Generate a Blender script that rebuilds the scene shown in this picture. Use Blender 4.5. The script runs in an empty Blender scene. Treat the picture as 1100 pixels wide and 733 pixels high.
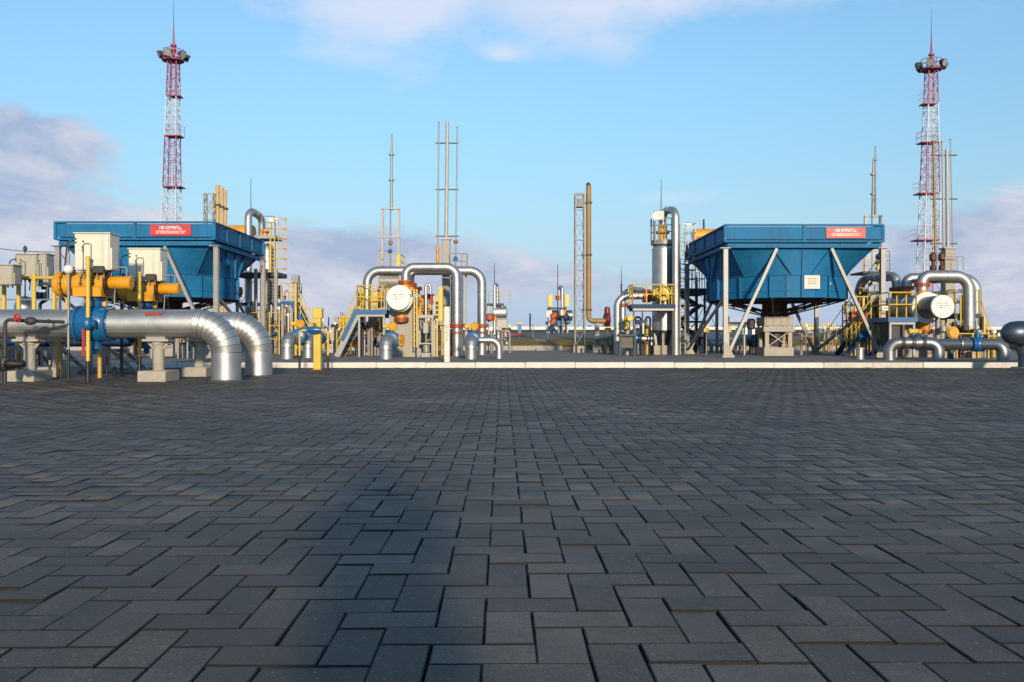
import bpy, math, random
import numpy as np
from mathutils import Vector, Matrix
random.seed(7)
rng = np.random.default_rng(7)
V = Vector
PI = math.pi
scene = bpy.context.scene
col = scene.collection

# ------------------------------------------------------------------ camera
CAMH = 0.9          # camera height, metres
F = 930.0           # focal length in pixels of the 1100 px wide photograph
cam_data = bpy.data.cameras.new('camera')
cam_data.sensor_width = 36.0
cam_data.lens = F / 1100 * 36.0
cam_data.shift_y = -3.5 / 1100
cam_data.clip_start = 0.05
cam_data.clip_end = 20000
cam = bpy.data.objects.new('camera', cam_data)
cam.location = (0, 0, CAMH)
cam.rotation_euler = (PI / 2, 0, 0)
col.objects.link(cam)
scene.camera = cam

# ------------------------------------------------------------------ light, sky, exposure
SUN_EL, SUN_AZ = math.radians(14.0), math.radians(9.0)   # behind the camera, 9 degrees to its right
SKY_STRENGTH = 0.13
SKY_TINT = (1.0, 1.07, 0.97)
sun_dir = V((math.sin(SUN_AZ) * math.cos(SUN_EL), -math.cos(SUN_AZ) * math.cos(SUN_EL), math.sin(SUN_EL)))
sl = bpy.data.lights.new('sun', 'SUN')
sl.energy = 4.9
sl.angle = math.radians(3.2)
sl.color = (1.0, 0.83, 0.60)
so = bpy.data.objects.new('sun', sl)
so.rotation_euler = sun_dir.to_track_quat('Z', 'Y').to_euler()
so.location = (20, -60, 40)
col.objects.link(so)
scene.view_settings.view_transform = 'Standard'
scene.view_settings.look = 'None'
scene.view_settings.gamma = 1
scene.view_settings.exposure = 0.0

world = bpy.data.worlds.new('World')
scene.world = world
world.use_nodes = True


def build_world():
    nt = world.node_tree
    N, L = nt.nodes, nt.links
    N.clear()
    out = N.new('ShaderNodeOutputWorld')
    bg = N.new('ShaderNodeBackground')
    bg.inputs['Strength'].default_value = SKY_STRENGTH
    sky = N.new('ShaderNodeTexSky')
    sky.sky_type = 'NISHITA'
    sky.sun_disc = False
    sky.sun_elevation = SUN_EL
    sky.sun_rotation = PI - SUN_AZ
    sky.altitude = 50
    sky.air_density = 1.0
    sky.dust_density = 0.0
    sky.ozone_density = 3.0

    def m(op, a, b=None, c=None, clamp=False):
        n = N.new('ShaderNodeMath')
        n.operation = op
        n.use_clamp = clamp
        for i, x in enumerate((a, b, c)):
            if x is None:
                continue
            if isinstance(x, (int, float)):
                n.inputs[i].default_value = x
            else:
                L.new(x, n.inputs[i])
        return n.outputs[0]

    def mixc(fac, a, b, mode='MIX'):
        n = N.new('ShaderNodeMix')
        n.data_type = 'RGBA'
        n.blend_type = mode
        for sock, x in ((n.inputs[0], fac), (n.inputs[6], a), (n.inputs[7], b)):
            if isinstance(x, (int, float)):
                sock.default_value = x
            elif isinstance(x, tuple):
                sock.default_value = (*x, 1)
            else:
                L.new(x, sock)
        return n.outputs[2]

    tc = N.new('ShaderNodeTexCoord')
    sep = N.new('ShaderNodeSeparateXYZ')
    L.new(tc.outputs['Generated'], sep.inputs[0])
    x, y, z = sep.outputs
    az = m('ARCTAN2', x, y)
    el = m('ARCSINE', z)
    # turbulence in the azimuth / elevation plane
    comb = N.new('ShaderNodeCombineXYZ')
    L.new(m('MULTIPLY', az, 5.0), comb.inputs[0])
    L.new(m('MULTIPLY', el, 11.0), comb.inputs[1])
    n1 = N.new('ShaderNodeTexNoise')
    n1.inputs['Scale'].default_value = 1.3
    n1.inputs['Detail'].default_value = 9
    n1.inputs['Roughness'].default_value = 0.58
    n1.inputs['Distortion'].default_value = 0.35
    L.new(comb.outputs[0], n1.inputs['Vector'])
    n2 = N.new('ShaderNodeTexNoise')
    n2.inputs['Scale'].default_value = 4.5
    n2.inputs['Detail'].default_value = 8
    n2.inputs['Roughness'].default_value = 0.6
    L.new(comb.outputs[0], n2.inputs['Vector'])
    noise = m('ADD', m('MULTIPLY', n1.outputs[0], 0.75), m('MULTIPLY', n2.outputs[0], 0.25))

    def blob(px, py, sx, sy, amp):
        a0 = math.atan((px - 550) / F)
        e0 = math.atan((363 - py) / F * math.cos(a0))
        da = m('DIVIDE', m('SUBTRACT', az, a0), sx / F)
        de = m('DIVIDE', m('SUBTRACT', el, e0), sy / F)
        r2 = m('ADD', m('MULTIPLY', da, da), m('MULTIPLY', de, de))
        return m('MULTIPLY', m('EXPONENT', m('MULTIPLY', r2, -1.0)), amp)

    def total(items):
        t = items[0]
        for i in items[1:]:
            t = m('ADD', t, i)
        return t

    # heavy lavender banks: low on the horizon all round, taller at the left and the right
    bank = total([
        m('MULTIPLY', m('EXPONENT', m('MULTIPLY', m('MAXIMUM', el, 0.0), -15.0)), 0.30),
        blob(15, 150, 85, 34, 0.50), blob(-40, 225, 130, 28, 0.34), blob(-330, 170, 260, 60, 0.4),
        blob(385, 278, 140, 36, 0.52), blob(620, 300, 130, 24, 0.20),
        blob(1120, 280, 160, 44, 0.58), blob(1400, 240, 250, 60, 0.42),
        blob(150, 300, 220, 45, 0.16)])
    bmask = m('MULTIPLY', m('SUBTRACT', m('ADD', bank, m('MULTIPLY', noise, 0.95)), 0.68), 6.5, clamp=True)
    bmask = m('MULTIPLY', bmask, m('SUBTRACT', 1.0, m('MULTIPLY', n2.outputs[0], 0.25)))
    # thin pink veils high up
    veil = total([blob(395, 42, 95, 42, 0.36), blob(640, 45, 70, 26, 0.32), blob(600, 5, 300, 22, 0.36), blob(540, 58, 24, 10, 0.30),
                  blob(720, 212, 60, 10, 0.18), blob(800, -80, 400, 60, 0.26), blob(200, -120, 300, 60, 0.22)])
    vmask = m('MULTIPLY', m('SUBTRACT', m('ADD', veil, m('MULTIPLY', noise, 0.9)), 0.57), 2.9, clamp=True)
    vmask = m('MULTIPLY', vmask, 0.75)
    k = 1.0 / SKY_STRENGTH
    mr = N.new('ShaderNodeMapRange')
    mr.interpolation_type = 'SMOOTHSTEP'
    for i, q in ((1, 0.05), (2, 0.40), (3, 0.98), (4, 1.62)):
        mr.inputs[i].default_value = q
    L.new(el, mr.inputs[0])
    sc = N.new('ShaderNodeVectorMath')
    sc.operation = 'SCALE'
    L.new(mixc(1.0, sky.outputs[0], SKY_TINT, 'MULTIPLY'), sc.inputs[0])
    L.new(mr.outputs[0], sc.inputs['Scale'])
    lowe = m('DIVIDE', m('MAXIMUM', el, 0.0), 0.135)
    low = m('MULTIPLY', m('EXPONENT', m('MULTIPLY', m('MULTIPLY', lowe, lowe), -1.0)), 0.96)
    base = mixc(low, sc.outputs[0], tuple(k * c for c in (0.43, 0.55, 0.76)))
    shade = m('MULTIPLY', m('SUBTRACT', n1.outputs[0], 0.42), 4.2, clamp=True)
    ccol = mixc(shade, tuple(k * c for c in (0.385, 0.465, 0.655)), tuple(k * c for c in (0.78, 0.75, 0.82)))
    c1 = mixc(bmask, base, ccol)
    c2 = mixc(vmask, c1, tuple(k * c for c in (0.78, 0.80, 0.93)))
    L.new(c2, bg.inputs['Color'])
    L.new(bg.outputs[0], out.inputs[0])


build_world()


# ------------------------------------------------------------------ helpers: pixels of the photograph -> metres at a chosen depth
def pt(px, py, D):
    return V(((px - 550) * D / F, D, CAMH - (py - 363) * D / F))


def X(px, D):
    return (px - 550) * D / F


def Z(py, D):
    return CAMH - (py - 363) * D / F


def W(n, D):
    return n * D / F


# ------------------------------------------------------------------ materials
def mat(name, c, rough=0.5, metal=0.0, var=0.18, scale=3.0, bump=0.04, bscale=30.0, spec=0.5, dirt=None, dirt_amt=0.0, coat=0.0, streak=None, streak_amt=0.0):
    m = bpy.data.materials.new(name)
    m.use_nodes = True
    N, L = m.node_tree.nodes, m.node_tree.links
    b = N['Principled BSDF']
    b.inputs['Metallic'].default_value = metal
    b.inputs['Specular IOR Level'].default_value = spec
    if coat:
        b.inputs['Coat Weight'].default_value = coat
    tc = N.new('ShaderNodeTexCoord')
    n = N.new('ShaderNodeTexNoise')
    n.inputs['Scale'].default_value = scale
    n.inputs['Detail'].default_value = 6
    n.inputs['Roughness'].default_value = 0.62
    L.new(tc.outputs['Object'], n.inputs['Vector'])
    r = N.new('ShaderNodeValToRGB')
    r.color_ramp.elements[0].position = 0.3
    r.color_ramp.elements[1].position = 0.72
    r.color_ramp.elements[0].color = (*[x * (1 - var) for x in c], 1)
    r.color_ramp.elements[1].color = (*[min(1, x * (1 + var * 0.6)) for x in c], 1)
    L.new(n.outputs[0], r.inputs[0])
    colr = r.outputs[0]
    if dirt:
        n3 = N.new('ShaderNodeTexNoise')
        n3.inputs['Scale'].default_value = scale * 2.3
        n3.inputs['Detail'].default_value = 9
        n3.inputs['Roughness'].default_value = 0.7
        L.new(tc.outputs['Object'], n3.inputs['Vector'])
        mr = N.new('ShaderNodeMapRange')
        mr.inputs[1].default_value = 0.55
        mr.inputs[2].default_value = 0.75
        mr.inputs[4].default_value = dirt_amt
        L.new(n3.outputs[0], mr.inputs[0])
        mx = N.new('ShaderNodeMix')
        mx.data_type = 'RGBA'
        L.new(mr.outputs[0], mx.inputs[0])
        L.new(colr, mx.inputs[6])
        mx.inputs[7].default_value = (*dirt, 1)
        colr = mx.outputs[2]
    if streak:
        mp = N.new('ShaderNodeMapping')
        mp.inputs['Scale'].default_value = (7.0, 7.0, 0.55)
        L.new(tc.outputs['Object'], mp.inputs['Vector'])
        n4 = N.new('ShaderNodeTexNoise')
        n4.inputs['Scale'].default_value = 1.0
        n4.inputs['Detail'].default_value = 7
        n4.inputs['Roughness'].default_value = 0.6
        L.new(mp.outputs[0], n4.inputs['Vector'])
        ms = N.new('ShaderNodeMapRange')
        ms.inputs[1].default_value = 0.52
        ms.inputs[2].default_value = 0.72
        ms.inputs[4].default_value = streak_amt
        L.new(n4.outputs[0], ms.inputs[0])
        mx5 = N.new('ShaderNodeMix')
        mx5.data_type = 'RGBA'
        L.new(ms.outputs[0], mx5.inputs[0])
        L.new(colr, mx5.inputs[6])
        mx5.inputs[7].default_value = (*streak, 1)
        colr = mx5.outputs[2]
    L.new(colr, b.inputs['Base Color'])
    n2 = N.new('ShaderNodeTexNoise')
    n2.inputs['Scale'].default_value = bscale
    n2.inputs['Detail'].default_value = 5
    L.new(tc.outputs['Object'], n2.inputs['Vector'])
    mr = N.new('ShaderNodeMapRange')
    mr.inputs[3].default_value = max(0.03, rough - 0.09)
    mr.inputs[4].default_value = min(1, rough + 0.09)
    L.new(n.outputs[0], mr.inputs[0])
    L.new(mr.outputs[0], b.inputs['Roughness'])
    bp = N.new('ShaderNodeBump')
    bp.inputs['Strength'].default_value = bump
    bp.inputs['Distance'].default_value = 0.05
    L.new(n2.outputs[0], bp.inputs['Height'])
    L.new(bp.outputs[0], b.inputs['Normal'])
    return m


RUST = (0.10, 0.055, 0.03)
GRIME = (0.10, 0.09, 0.075)
M = dict(
    clad=mat('aluminium_cladding', (0.45, 0.45, 0.45), 0.46, 0.84, 0.16, 2.0, 0.10, 4.0, dirt=(0.27, 0.26, 0.25), dirt_amt=0.4),
    clad_dull=mat('weathered_cladding', (0.27, 0.28, 0.29), 0.42, 0.85, 0.15, 2.0, 0.05, 3.0, dirt=GRIME, dirt_amt=0.35),
    sealant=mat('dark_sealant', (0.10, 0.10, 0.11), 0.6, 0.2, 0.2, 4, 0.02),
    tan_pipe=mat('tan_yellow_stack_paint', (0.52, 0.31, 0.075), 0.5, 0, 0.2, 1.2, 0.03, dirt=RUST, dirt_amt=0.3),
    cabinet_old=mat('weathered_cabinet', (0.36, 0.34, 0.28), 0.5, 0, 0.1, 2, 0.01, dirt=(0.2, 0.18, 0.15), dirt_amt=0.4),
    clad_dark=mat('dark_weathered_cladding', (0.085, 0.115, 0.15), 0.42, 0.75, 0.2, 2.0, 0.05, 3.0, dirt=GRIME, dirt_amt=0.4),
    mast_grey=mat('grey_mast_paint', (0.36, 0.355, 0.35), 0.5, 0.1, 0.12, 2, 0.02, dirt=GRIME, dirt_amt=0.2),
    lattice_grey=mat('lattice_grey', (0.175, 0.17, 0.165), 0.55, 0.2, 0.2, 3, 0.02, dirt=RUST, dirt_amt=0.4),
    dark_red=mat('dark_red_paint', (0.17, 0.018, 0.018), 0.45, 0, 0.2, 4, 0.02),
    kerb_grey=mat('kerb_concrete_grey', (0.53, 0.49, 0.43), 0.85, 0, 0.16, 3, 0.2, 40, 0.3, dirt=(0.24, 0.21, 0.18), dirt_amt=0.45),
    neck=mat('dark_neck_steel', (0.13, 0.14, 0.15), 0.4, 0.5, 0.2, 4, 0.03),
    band=mat('cladding_band', (0.40, 0.41, 0.42), 0.40, 0.9, 0.1, 4.0, 0.02),
    yellow=mat('yellow_paint', (0.60, 0.41, 0.055), 0.42, 0, 0.14, 3.0, 0.02, dirt=RUST, dirt_amt=0.25),
    orange=mat('yellow_orange_paint', (0.62, 0.285, 0.010), 0.45, 0, 0.16, 3.0, 0.04, dirt=RUST, dirt_amt=0.3, streak=(0.22, 0.10, 0.02), streak_amt=0.4),
    blue=mat('blue_paint', (0.010, 0.14, 0.31), 0.62, 0, 0.18, 0.9, 0.02, spec=0.22, dirt=(0.04, 0.14, 0.24), dirt_amt=0.5, streak=(0.035, 0.05, 0.06), streak_amt=0.5),
    valve_blue=mat('valve_blue_paint', (0.008, 0.105, 0.27), 0.34, 0, 0.15, 4, 0.02, dirt=GRIME, dirt_amt=0.2),
    navy=mat('dark_blue_steel', (0.012, 0.04, 0.11), 0.6, 0, 0.2, 3, 0.02, spec=0.25),
    galv=mat('galvanised_steel', (0.28, 0.272, 0.26), 0.48, 0.25, 0.16, 4, 0.03, dirt=GRIME, dirt_amt=0.25),
    beige=mat('beige_painted_steel', (0.315, 0.285, 0.24), 0.55, 0, 0.14, 3, 0.03, dirt=RUST, dirt_amt=0.3),
    white=mat('white_paint', (0.72, 0.69, 0.62), 0.45, 0, 0.06, 2, 0.01, dirt=(0.35, 0.31, 0.25), dirt_amt=0.22),
    cabinet=mat('off_white_cabinet', (0.68, 0.62, 0.51), 0.45, 0, 0.08, 2, 0.01, dirt=(0.42, 0.37, 0.28), dirt_amt=0.4, streak=(0.25, 0.20, 0.13), streak_amt=0.35),
    red=mat('red_paint', (0.36, 0.025, 0.025), 0.4, 0, 0.15, 4, 0.02),
    sign_red=mat('sign_red', (0.55, 0.035, 0.035), 0.4, 0, 0.06, 2, 0.0),
    flange=mat('orange_red_flange', (0.34, 0.06, 0.022), 0.45, 0, 0.2, 6, 0.03, dirt=RUST, dirt_amt=0.4),
    black=mat('black_paint', (0.012, 0.012, 0.014), 0.45, 0, 0.3, 4, 0.03),
    dark=mat('dark_steel', (0.035, 0.036, 0.040), 0.6, 0.0, 0.3, 4, 0.04, dirt=RUST, dirt_amt=0.4),
    fan=mat('dark_red_fan_steel', (0.09, 0.03, 0.022), 0.55, 0, 0.3, 4, 0.04),
    magenta=mat('faded_red_mast_paint', (0.30, 0.045, 0.10), 0.5, 0, 0.2, 1, 0.02),
    mast_white=mat('mast_white_paint', (0.50, 0.50, 0.53), 0.5, 0, 0.12, 1, 0.02),
    concrete=mat('pale_concrete', (0.36, 0.33, 0.28), 0.85, 0, 0.18, 4, 0.25, 40, 0.3, dirt=(0.16, 0.14, 0.12), dirt_amt=0.5),
    kerb=mat('kerb_concrete', (0.64, 0.60, 0.53), 0.85, 0, 0.14, 3, 0.2, 40, 0.3, dirt=(0.30, 0.27, 0.23), dirt_amt=0.35),
    post_white=mat('marker_white', (0.62, 0.58, 0.50), 0.6, 0, 0.08, 5, 0.03, dirt=(0.3, 0.27, 0.2), dirt_amt=0.3),
    ochre=mat('ochre_stack_paint', (0.29, 0.165, 0.035), 0.5, 0, 0.2, 1.2, 0.03, dirt=RUST, dirt_amt=0.45),
    glass=mat('lamp_glass', (0.30, 0.29, 0.28), 0.15, 0, 0.1, 5, 0.0),
    asphalt=mat('yard_asphalt', (0.21, 0.19, 0.175), 0.85, 0, 0.3, 0.6, 0.3, 60, 0.3, dirt=(0.23, 0.21, 0.19), dirt_amt=0.5),
    grass=mat('dry_bank_turf', (0.24, 0.16, 0.055), 0.95, 0, 0.4, 1.2, 0.6, 12, 0.1, dirt=(0.06, 0.07, 0.02), dirt_amt=0.7),
    upper=mat('grey_gravel_pad', (0.15, 0.15, 0.16), 0.9, 0, 0.25, 0.4, 0.2, 20, 0.2, dirt=(0.22, 0.2, 0.18), dirt_amt=0.4),
    field=mat('dry_steppe', (0.13, 0.10, 0.055), 0.95, 0, 0.3, 0.05, 0.2, 2, 0.1, dirt=(0.2, 0.16, 0.1), dirt_amt=0.4),
    sand=mat('joint_sand', (0.012, 0.011, 0.010), 0.95, 0, 0.4, 5, 0.3, 60, 0.1, dirt=(0.035, 0.022, 0.012), dirt_amt=0.5),
    text=mat('white_lettering', (0.78, 0.76, 0.72), 0.5, 0, 0.02, 2, 0.0),
    ink=mat('grey_lettering', (0.10, 0.10, 0.10), 0.6, 0, 0.02, 2, 0.0),
    green_ink=mat('yellow_green_lettering', (0.30, 0.27, 0.05), 0.6, 0, 0.02, 2, 0.0),
)


def paver_material():
    m = bpy.data.materials.new('concrete_paver')
    m.use_nodes = True
    N, L = m.node_tree.nodes, m.node_tree.links
    b = N['Principled BSDF']
    geo = N.new('ShaderNodeNewGeometry')
    at = N.new('ShaderNodeAttribute')
    at.attribute_name = 'tint'
    oi = N.new('ShaderNodeObjectInfo')

    def math_(op, a, b_=None, clamp=False):
        n = N.new('ShaderNodeMath')
        n.operation = op
        n.use_clamp = clamp
        for i, x in enumerate((a, b_)):
            if x is None:
                continue
            if isinstance(x, (int, float)):
                n.inputs[i].default_value = x
            else:
                L.new(x, n.inputs[i])
        return n.outputs[0]
    tint = math_('FRACT', math_('ADD', at.outputs['Fac'], oi.outputs['Random']))

    def noise(scale, detail, rough):
        n = N.new('ShaderNodeTexNoise')
        n.inputs['Scale'].default_value = scale
        n.inputs['Detail'].default_value = detail
        n.inputs['Roughness'].default_value = rough
        L.new(geo.outputs['Position'], n.inputs['Vector'])
        return n.outputs[0]
    big = noise(0.55, 4, 0.55)
    mid = noise(9.0, 6, 0.65)
    fine = noise(140.0, 4, 0.7)
    speck = noise(55.0, 2, 0.5)
    r = N.new('ShaderNodeValToRGB')
    e = r.color_ramp.elements
    e[0].position, e[0].color = 0.0, (0.038, 0.0325, 0.0280, 1)
    e[1].position, e[1].color = 1.0, (0.190, 0.161, 0.136, 1)
    e2 = r.color_ramp.elements.new(0.5)
    e2.color = (0.079, 0.0675, 0.0580, 1)
    val = math_('ADD', math_('ADD', math_('MULTIPLY', tint, 0.29), math_('MULTIPLY', mid, 0.50)), math_('MULTIPLY', math_('SUBTRACT', big, 0.36), 1.2))
    val = math_('ADD', val, math_('MULTIPLY', math_('SUBTRACT', fine, 0.5), 1.3), clamp=True)
    L.new(val, r.inputs[0])
    # pale dust and chips
    chips = N.new('ShaderNodeMapRange')
    chips.inputs[1].default_value = 0.685
    chips.inputs[2].default_value = 0.72
    chips.inputs[4].default_value = 0.75
    L.new(speck, chips.inputs[0])
    mx = N.new('ShaderNodeMix')
    mx.data_type = 'RGBA'
    L.new(chips.outputs[0], mx.inputs[0])
    L.new(r.outputs[0], mx.inputs[6])
    mx.inputs[7].default_value = (0.26, 0.24, 0.21, 1)
    # brown soil smears here and there
    soil = N.new('ShaderNodeMapRange')
    soil.inputs[1].default_value = 0.50
    soil.inputs[2].default_value = 0.68
    soil.inputs[4].default_value = 0.6
    L.new(noise(2.1, 7, 0.7), soil.inputs[0])
    mx2 = N.new('ShaderNodeMix')
    mx2.data_type = 'RGBA'
    L.new(soil.outputs[0], mx2.inputs[0])
    L.new(mx.outputs[2], mx2.inputs[6])
    mx2.inputs[7].default_value = (0.090, 0.068, 0.049, 1)
    # old oil and damp marks
    oil = N.new('ShaderNodeMapRange')
    oil.inputs[1].default_value = 0.60
    oil.inputs[2].default_value = 0.72
    oil.inputs[4].default_value = 0.55
    L.new(noise(0.9, 5, 0.6), oil.inputs[0])
    mx4 = N.new('ShaderNodeMix')
    mx4.data_type = 'RGBA'
    L.new(oil.outputs[0], mx4.inputs[0])
    L.new(mx2.outputs[2], mx4.inputs[6])
    mx4.inputs[7].default_value = (0.030, 0.027, 0.025, 1)
    mx2 = mx4
    # sides and arrises turn near-black where the face tilts away from level
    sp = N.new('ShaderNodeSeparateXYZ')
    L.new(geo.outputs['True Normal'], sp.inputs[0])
    side_dark = N.new('ShaderNodeMapRange')
    side_dark.inputs[1].default_value = 0.985
    side_dark.inputs[2].default_value = 0.90
    side_dark.inputs[4].default_value = 1.0
    L.new(sp.outputs[2], side_dark.inputs[0])
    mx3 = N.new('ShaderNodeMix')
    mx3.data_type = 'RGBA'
    L.new(side_dark.outputs[0], mx3.inputs[0])
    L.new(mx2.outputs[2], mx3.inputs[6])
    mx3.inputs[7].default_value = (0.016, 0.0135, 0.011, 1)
    L.new(mx3.outputs[2], b.inputs['Base Color'])
    rr = N.new('ShaderNodeMapRange')
    rr.inputs[3].default_value = 0.50
    rr.inputs[4].default_value = 0.72
    L.new(mid, rr.inputs[0])
    L.new(rr.outputs[0], b.inputs['Roughness'])
    b.inputs['Specular IOR Level'].default_value = 0.32
    bp = N.new('ShaderNodeBump')
    bp.inputs['Strength'].default_value = 0.6
    bp.inputs['Distance'].default_value = 0.005
    h = math_('ADD', math_('MULTIPLY', mid, 0.8), fine)
    L.new(h, bp.inputs['Height'])
    L.new(bp.outputs[0], b.inputs['Normal'])
    return m


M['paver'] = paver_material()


# ------------------------------------------------------------------ mesh builder
class MB:
    def __init__(self):
        self.v, self.f = [], []

    def add(self, vs, fs):
        o = len(self.v)
        self.v += [V(p) for p in vs]
        self.f += [tuple(i + o for i in f) for f in fs]
        return self

    def bx(self, x0, x1, y0, y1, z0, z1):
        return self.add([(x0, y0, z0), (x1, y0, z0), (x1, y1, z0), (x0, y1, z0), (x0, y0, z1), (x1, y0, z1), (x1, y1, z1), (x0, y1, z1)],
                        [(3, 2, 1, 0), (4, 5, 6, 7), (0, 1, 5, 4), (1, 2, 6, 5), (2, 3, 7, 6), (3, 0, 4, 7)])

    def cbx(self, x0, x1, y0, y1, z0, z1, b=0.01):
        """box with chamfered vertical edges and top"""
        def ring(i, z):
            return [(x0 + i + b, y0 + i, z), (x1 - i - b, y0 + i, z), (x1 - i, y0 + i + b, z), (x1 - i, y1 - i - b, z),
                    (x1 - i - b, y1 - i, z), (x0 + i + b, y1 - i, z), (x0 + i, y1 - i - b, z), (x0 + i, y0 + i + b, z)]
        vs = ring(0, z0) + ring(0, z1 - b) + ring(b, z1)
        fs = [tuple(range(7, -1, -1)), tuple(range(16, 24))]
        for k in (0, 8):
            fs += [(k + i, k + (i + 1) % 8, k + 8 + (i + 1) % 8, k + 8 + i) for i in range(8)]
        return self.add(vs, fs)

    def bar(self, p0, p1, w, h=None, up=(0, 0, 1)):
        h = w if h is None else h
        p0, p1 = V(p0), V(p1)
        d = (p1 - p0).normalized()
        u = V(up)
        if abs(d.dot(u)) > 0.98:
            u = V((0, 1, 0))
        s = d.cross(u).normalized() * w / 2
        t = s.cross(d).normalized() * h / 2
        vs = [p + a * s + b * t for p in (p0, p1) for a, b in ((-1, -1), (1, -1), (1, 1), (-1, 1))]
        return self.add(vs, [(3, 2, 1, 0), (4, 5, 6, 7), (0, 1, 5, 4), (1, 2, 6, 5), (2, 3, 7, 6), (3, 0, 4, 7)])

    def rings(self, rings, closed_caps=True):
        n = len(rings[0])
        vs = [p for r in rings for p in r]
        fs = []
        for k in range(len(rings) - 1):
            for i in range(n):
                j = (i + 1) % n
                fs.append((k * n + i, k * n + j, (k + 1) * n + j, (k + 1) * n + i))
        if closed_caps:
            fs.append(tuple(range(n - 1, -1, -1)))
            fs.append(tuple((len(rings) - 1) * n + i for i in range(n)))
        return self.add(vs, fs)

    def cyl(self, p0, p1, r, r2=None, n=12, caps=True):
        return self.tube([p0, p1], r, n, caps, radii=[r, r if r2 is None else r2])

    def tube(self, path, r, n=12, caps=True, radii=None):
        path = [V(p) for p in path]
        radii = radii or [r] * len(path)
        d = (path[1] - path[0]).normalized()
        u = V((0, 0, 1)) if abs(d.z) < 0.9 else V((0, 1, 0))
        s = d.cross(u).normalized()
        rings = []
        for k, p in enumerate(path):
            if k == 0:
                t = d
            elif k == len(path) - 1:
                t = (path[k] - path[k - 1]).normalized()
            else:
                t = ((path[k] - path[k - 1]).normalized() + (path[k + 1] - path[k]).normalized()).normalized()
            s = (s - t * s.dot(t)).normalized()
            b = t.cross(s)
            sc = 1.0
            rings.append([p + (s * math.cos(2 * PI * i / n) + b * math.sin(2 * PI * i / n)) * radii[k] * sc for i in range(n)])
        return self.rings(rings, caps)

    def lathe(self, prof, c, axis, n=24, caps=True):
        """prof: (distance along axis, radius)"""
        c, a = V(c), V(axis).normalized()
        u = V((0, 0, 1)) if abs(a.z) < 0.9 else V((0, 1, 0))
        s = a.cross(u).normalized()
        b = a.cross(s)
        rings = [[c + a * d + (s * math.cos(2 * PI * i / n) + b * math.sin(2 * PI * i / n)) * max(r, 1e-4) for i in range(n)] for d, r in prof]
        return self.rings(rings, caps)

    def sphere(self, c, r, n=14, k=8, sz=1.0):
        prof = [(-r * sz * math.cos(PI * i / k), r * math.sin(PI * i / k)) for i in range(k + 1)]
        return self.lathe(prof, c, (0, 0, 1), n, True)

    def torus(self, c, axis, R, r, n=20, k=6):
        c, a = V(c), V(axis).normalized()
        u = V((0, 0, 1)) if abs(a.z) < 0.9 else V((0, 1, 0))
        s = a.cross(u).normalized()
        b = a.cross(s)
        o = len(self.v)
        for i in range(n):
            d = s * math.cos(2 * PI * i / n) + b * math.sin(2 * PI * i / n)
            for j in range(k):
                self.v.append(c + d * (R + r * math.cos(2 * PI * j / k)) + a * r * math.sin(2 * PI * j / k))
        for i in range(n):
            for j in range(k):
                self.f.append((o + i * k + j, o + ((i + 1) % n) * k + j, o + ((i + 1) % n) * k + (j + 1) % k, o + i * k + (j + 1) % k))
        return self


def fillet(path, R, seg=6):
    path = [V(p) for p in path]
    out = [path[0]]
    for k in range(1, len(path) - 1):
        a, b, c = path[k - 1], path[k], path[k + 1]
        d1, d2 = (a - b).normalized(), (c - b).normalized()
        ang = d1.angle(d2)
        t = min(R / math.tan(ang / 2), (a - b).length * 0.499, (c - b).length * 0.499)
        r = t * math.tan(ang / 2)
        p1, p2 = b + d1 * t, b + d2 * t
        cen = b + (d1 + d2).normalized() * (r / math.sin(ang / 2))
        v1, v2 = p1 - cen, p2 - cen
        tot = v1.angle(v2)
        for i in range(seg + 1):
            w = i / seg
            v = (v1 * math.sin((1 - w) * tot) + v2 * math.sin(w * tot)) / math.sin(tot)
            out.append(cen + v)
    out.append(path[-1])
    return out


ROOT = {}


def mesh_from(name, mb, material, off, smooth=True):
    me = bpy.data.meshes.new(name)
    me.from_pydata([tuple(p - off) for p in mb.v], [], mb.f)
    if smooth:
        me.polygons.foreach_set('use_smooth', [True] * len(me.polygons))
        me.set_sharp_from_angle(angle=math.radians(38))
    me.materials.append(M[material] if isinstance(material, str) else material)
    return me


def thing(name, label, cat, loc, group=None):
    o = bpy.data.objects.new(name, None)
    o.empty_display_size = 0.2
    col.objects.link(o)
    o.location = loc
    o['label'] = label
    o['category'] = cat
    if group:
        o['group'] = group
    ROOT[o.name] = V(loc)
    return o


def part(name, mb, material, parent, label=None, stuff=False):
    off = ROOT[parent.name]
    o = bpy.data.objects.new(name, mesh_from(name, mb, material, off))
    col.objects.link(o)
    o.parent = parent
    ROOT[o.name] = off
    if label:
        o['label'] = label
    if stuff:
        o['kind'] = 'stuff'
    return o


def single(name, label, cat, mb, material, group=None):
    c = sum(mb.v, V()) / len(mb.v)
    c.z = min(p.z for p in mb.v)
    o = bpy.data.objects.new(name, mesh_from(name, mb, material, c))
    o.location = c
    col.objects.link(o)
    o['label'] = label
    o['category'] = cat
    if group:
        o['group'] = group
    ROOT[o.name] = c
    return o


def structure(name, mb, material, smooth=False):
    o = bpy.data.objects.new(name, mesh_from(name, mb, material, V(), smooth))
    col.objects.link(o)
    o['kind'] = 'structure'
    ROOT[o.name] = V()
    return o


def copy_tree(o, offset=None, parent=None):
    c = o.copy()
    col.objects.link(c)
    if parent:
        c.parent = parent
    if offset is not None:
        c.location = V(o.location) + V(offset)
    for ch in list(o.children):
        copy_tree(ch, None, c)
    return c


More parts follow.
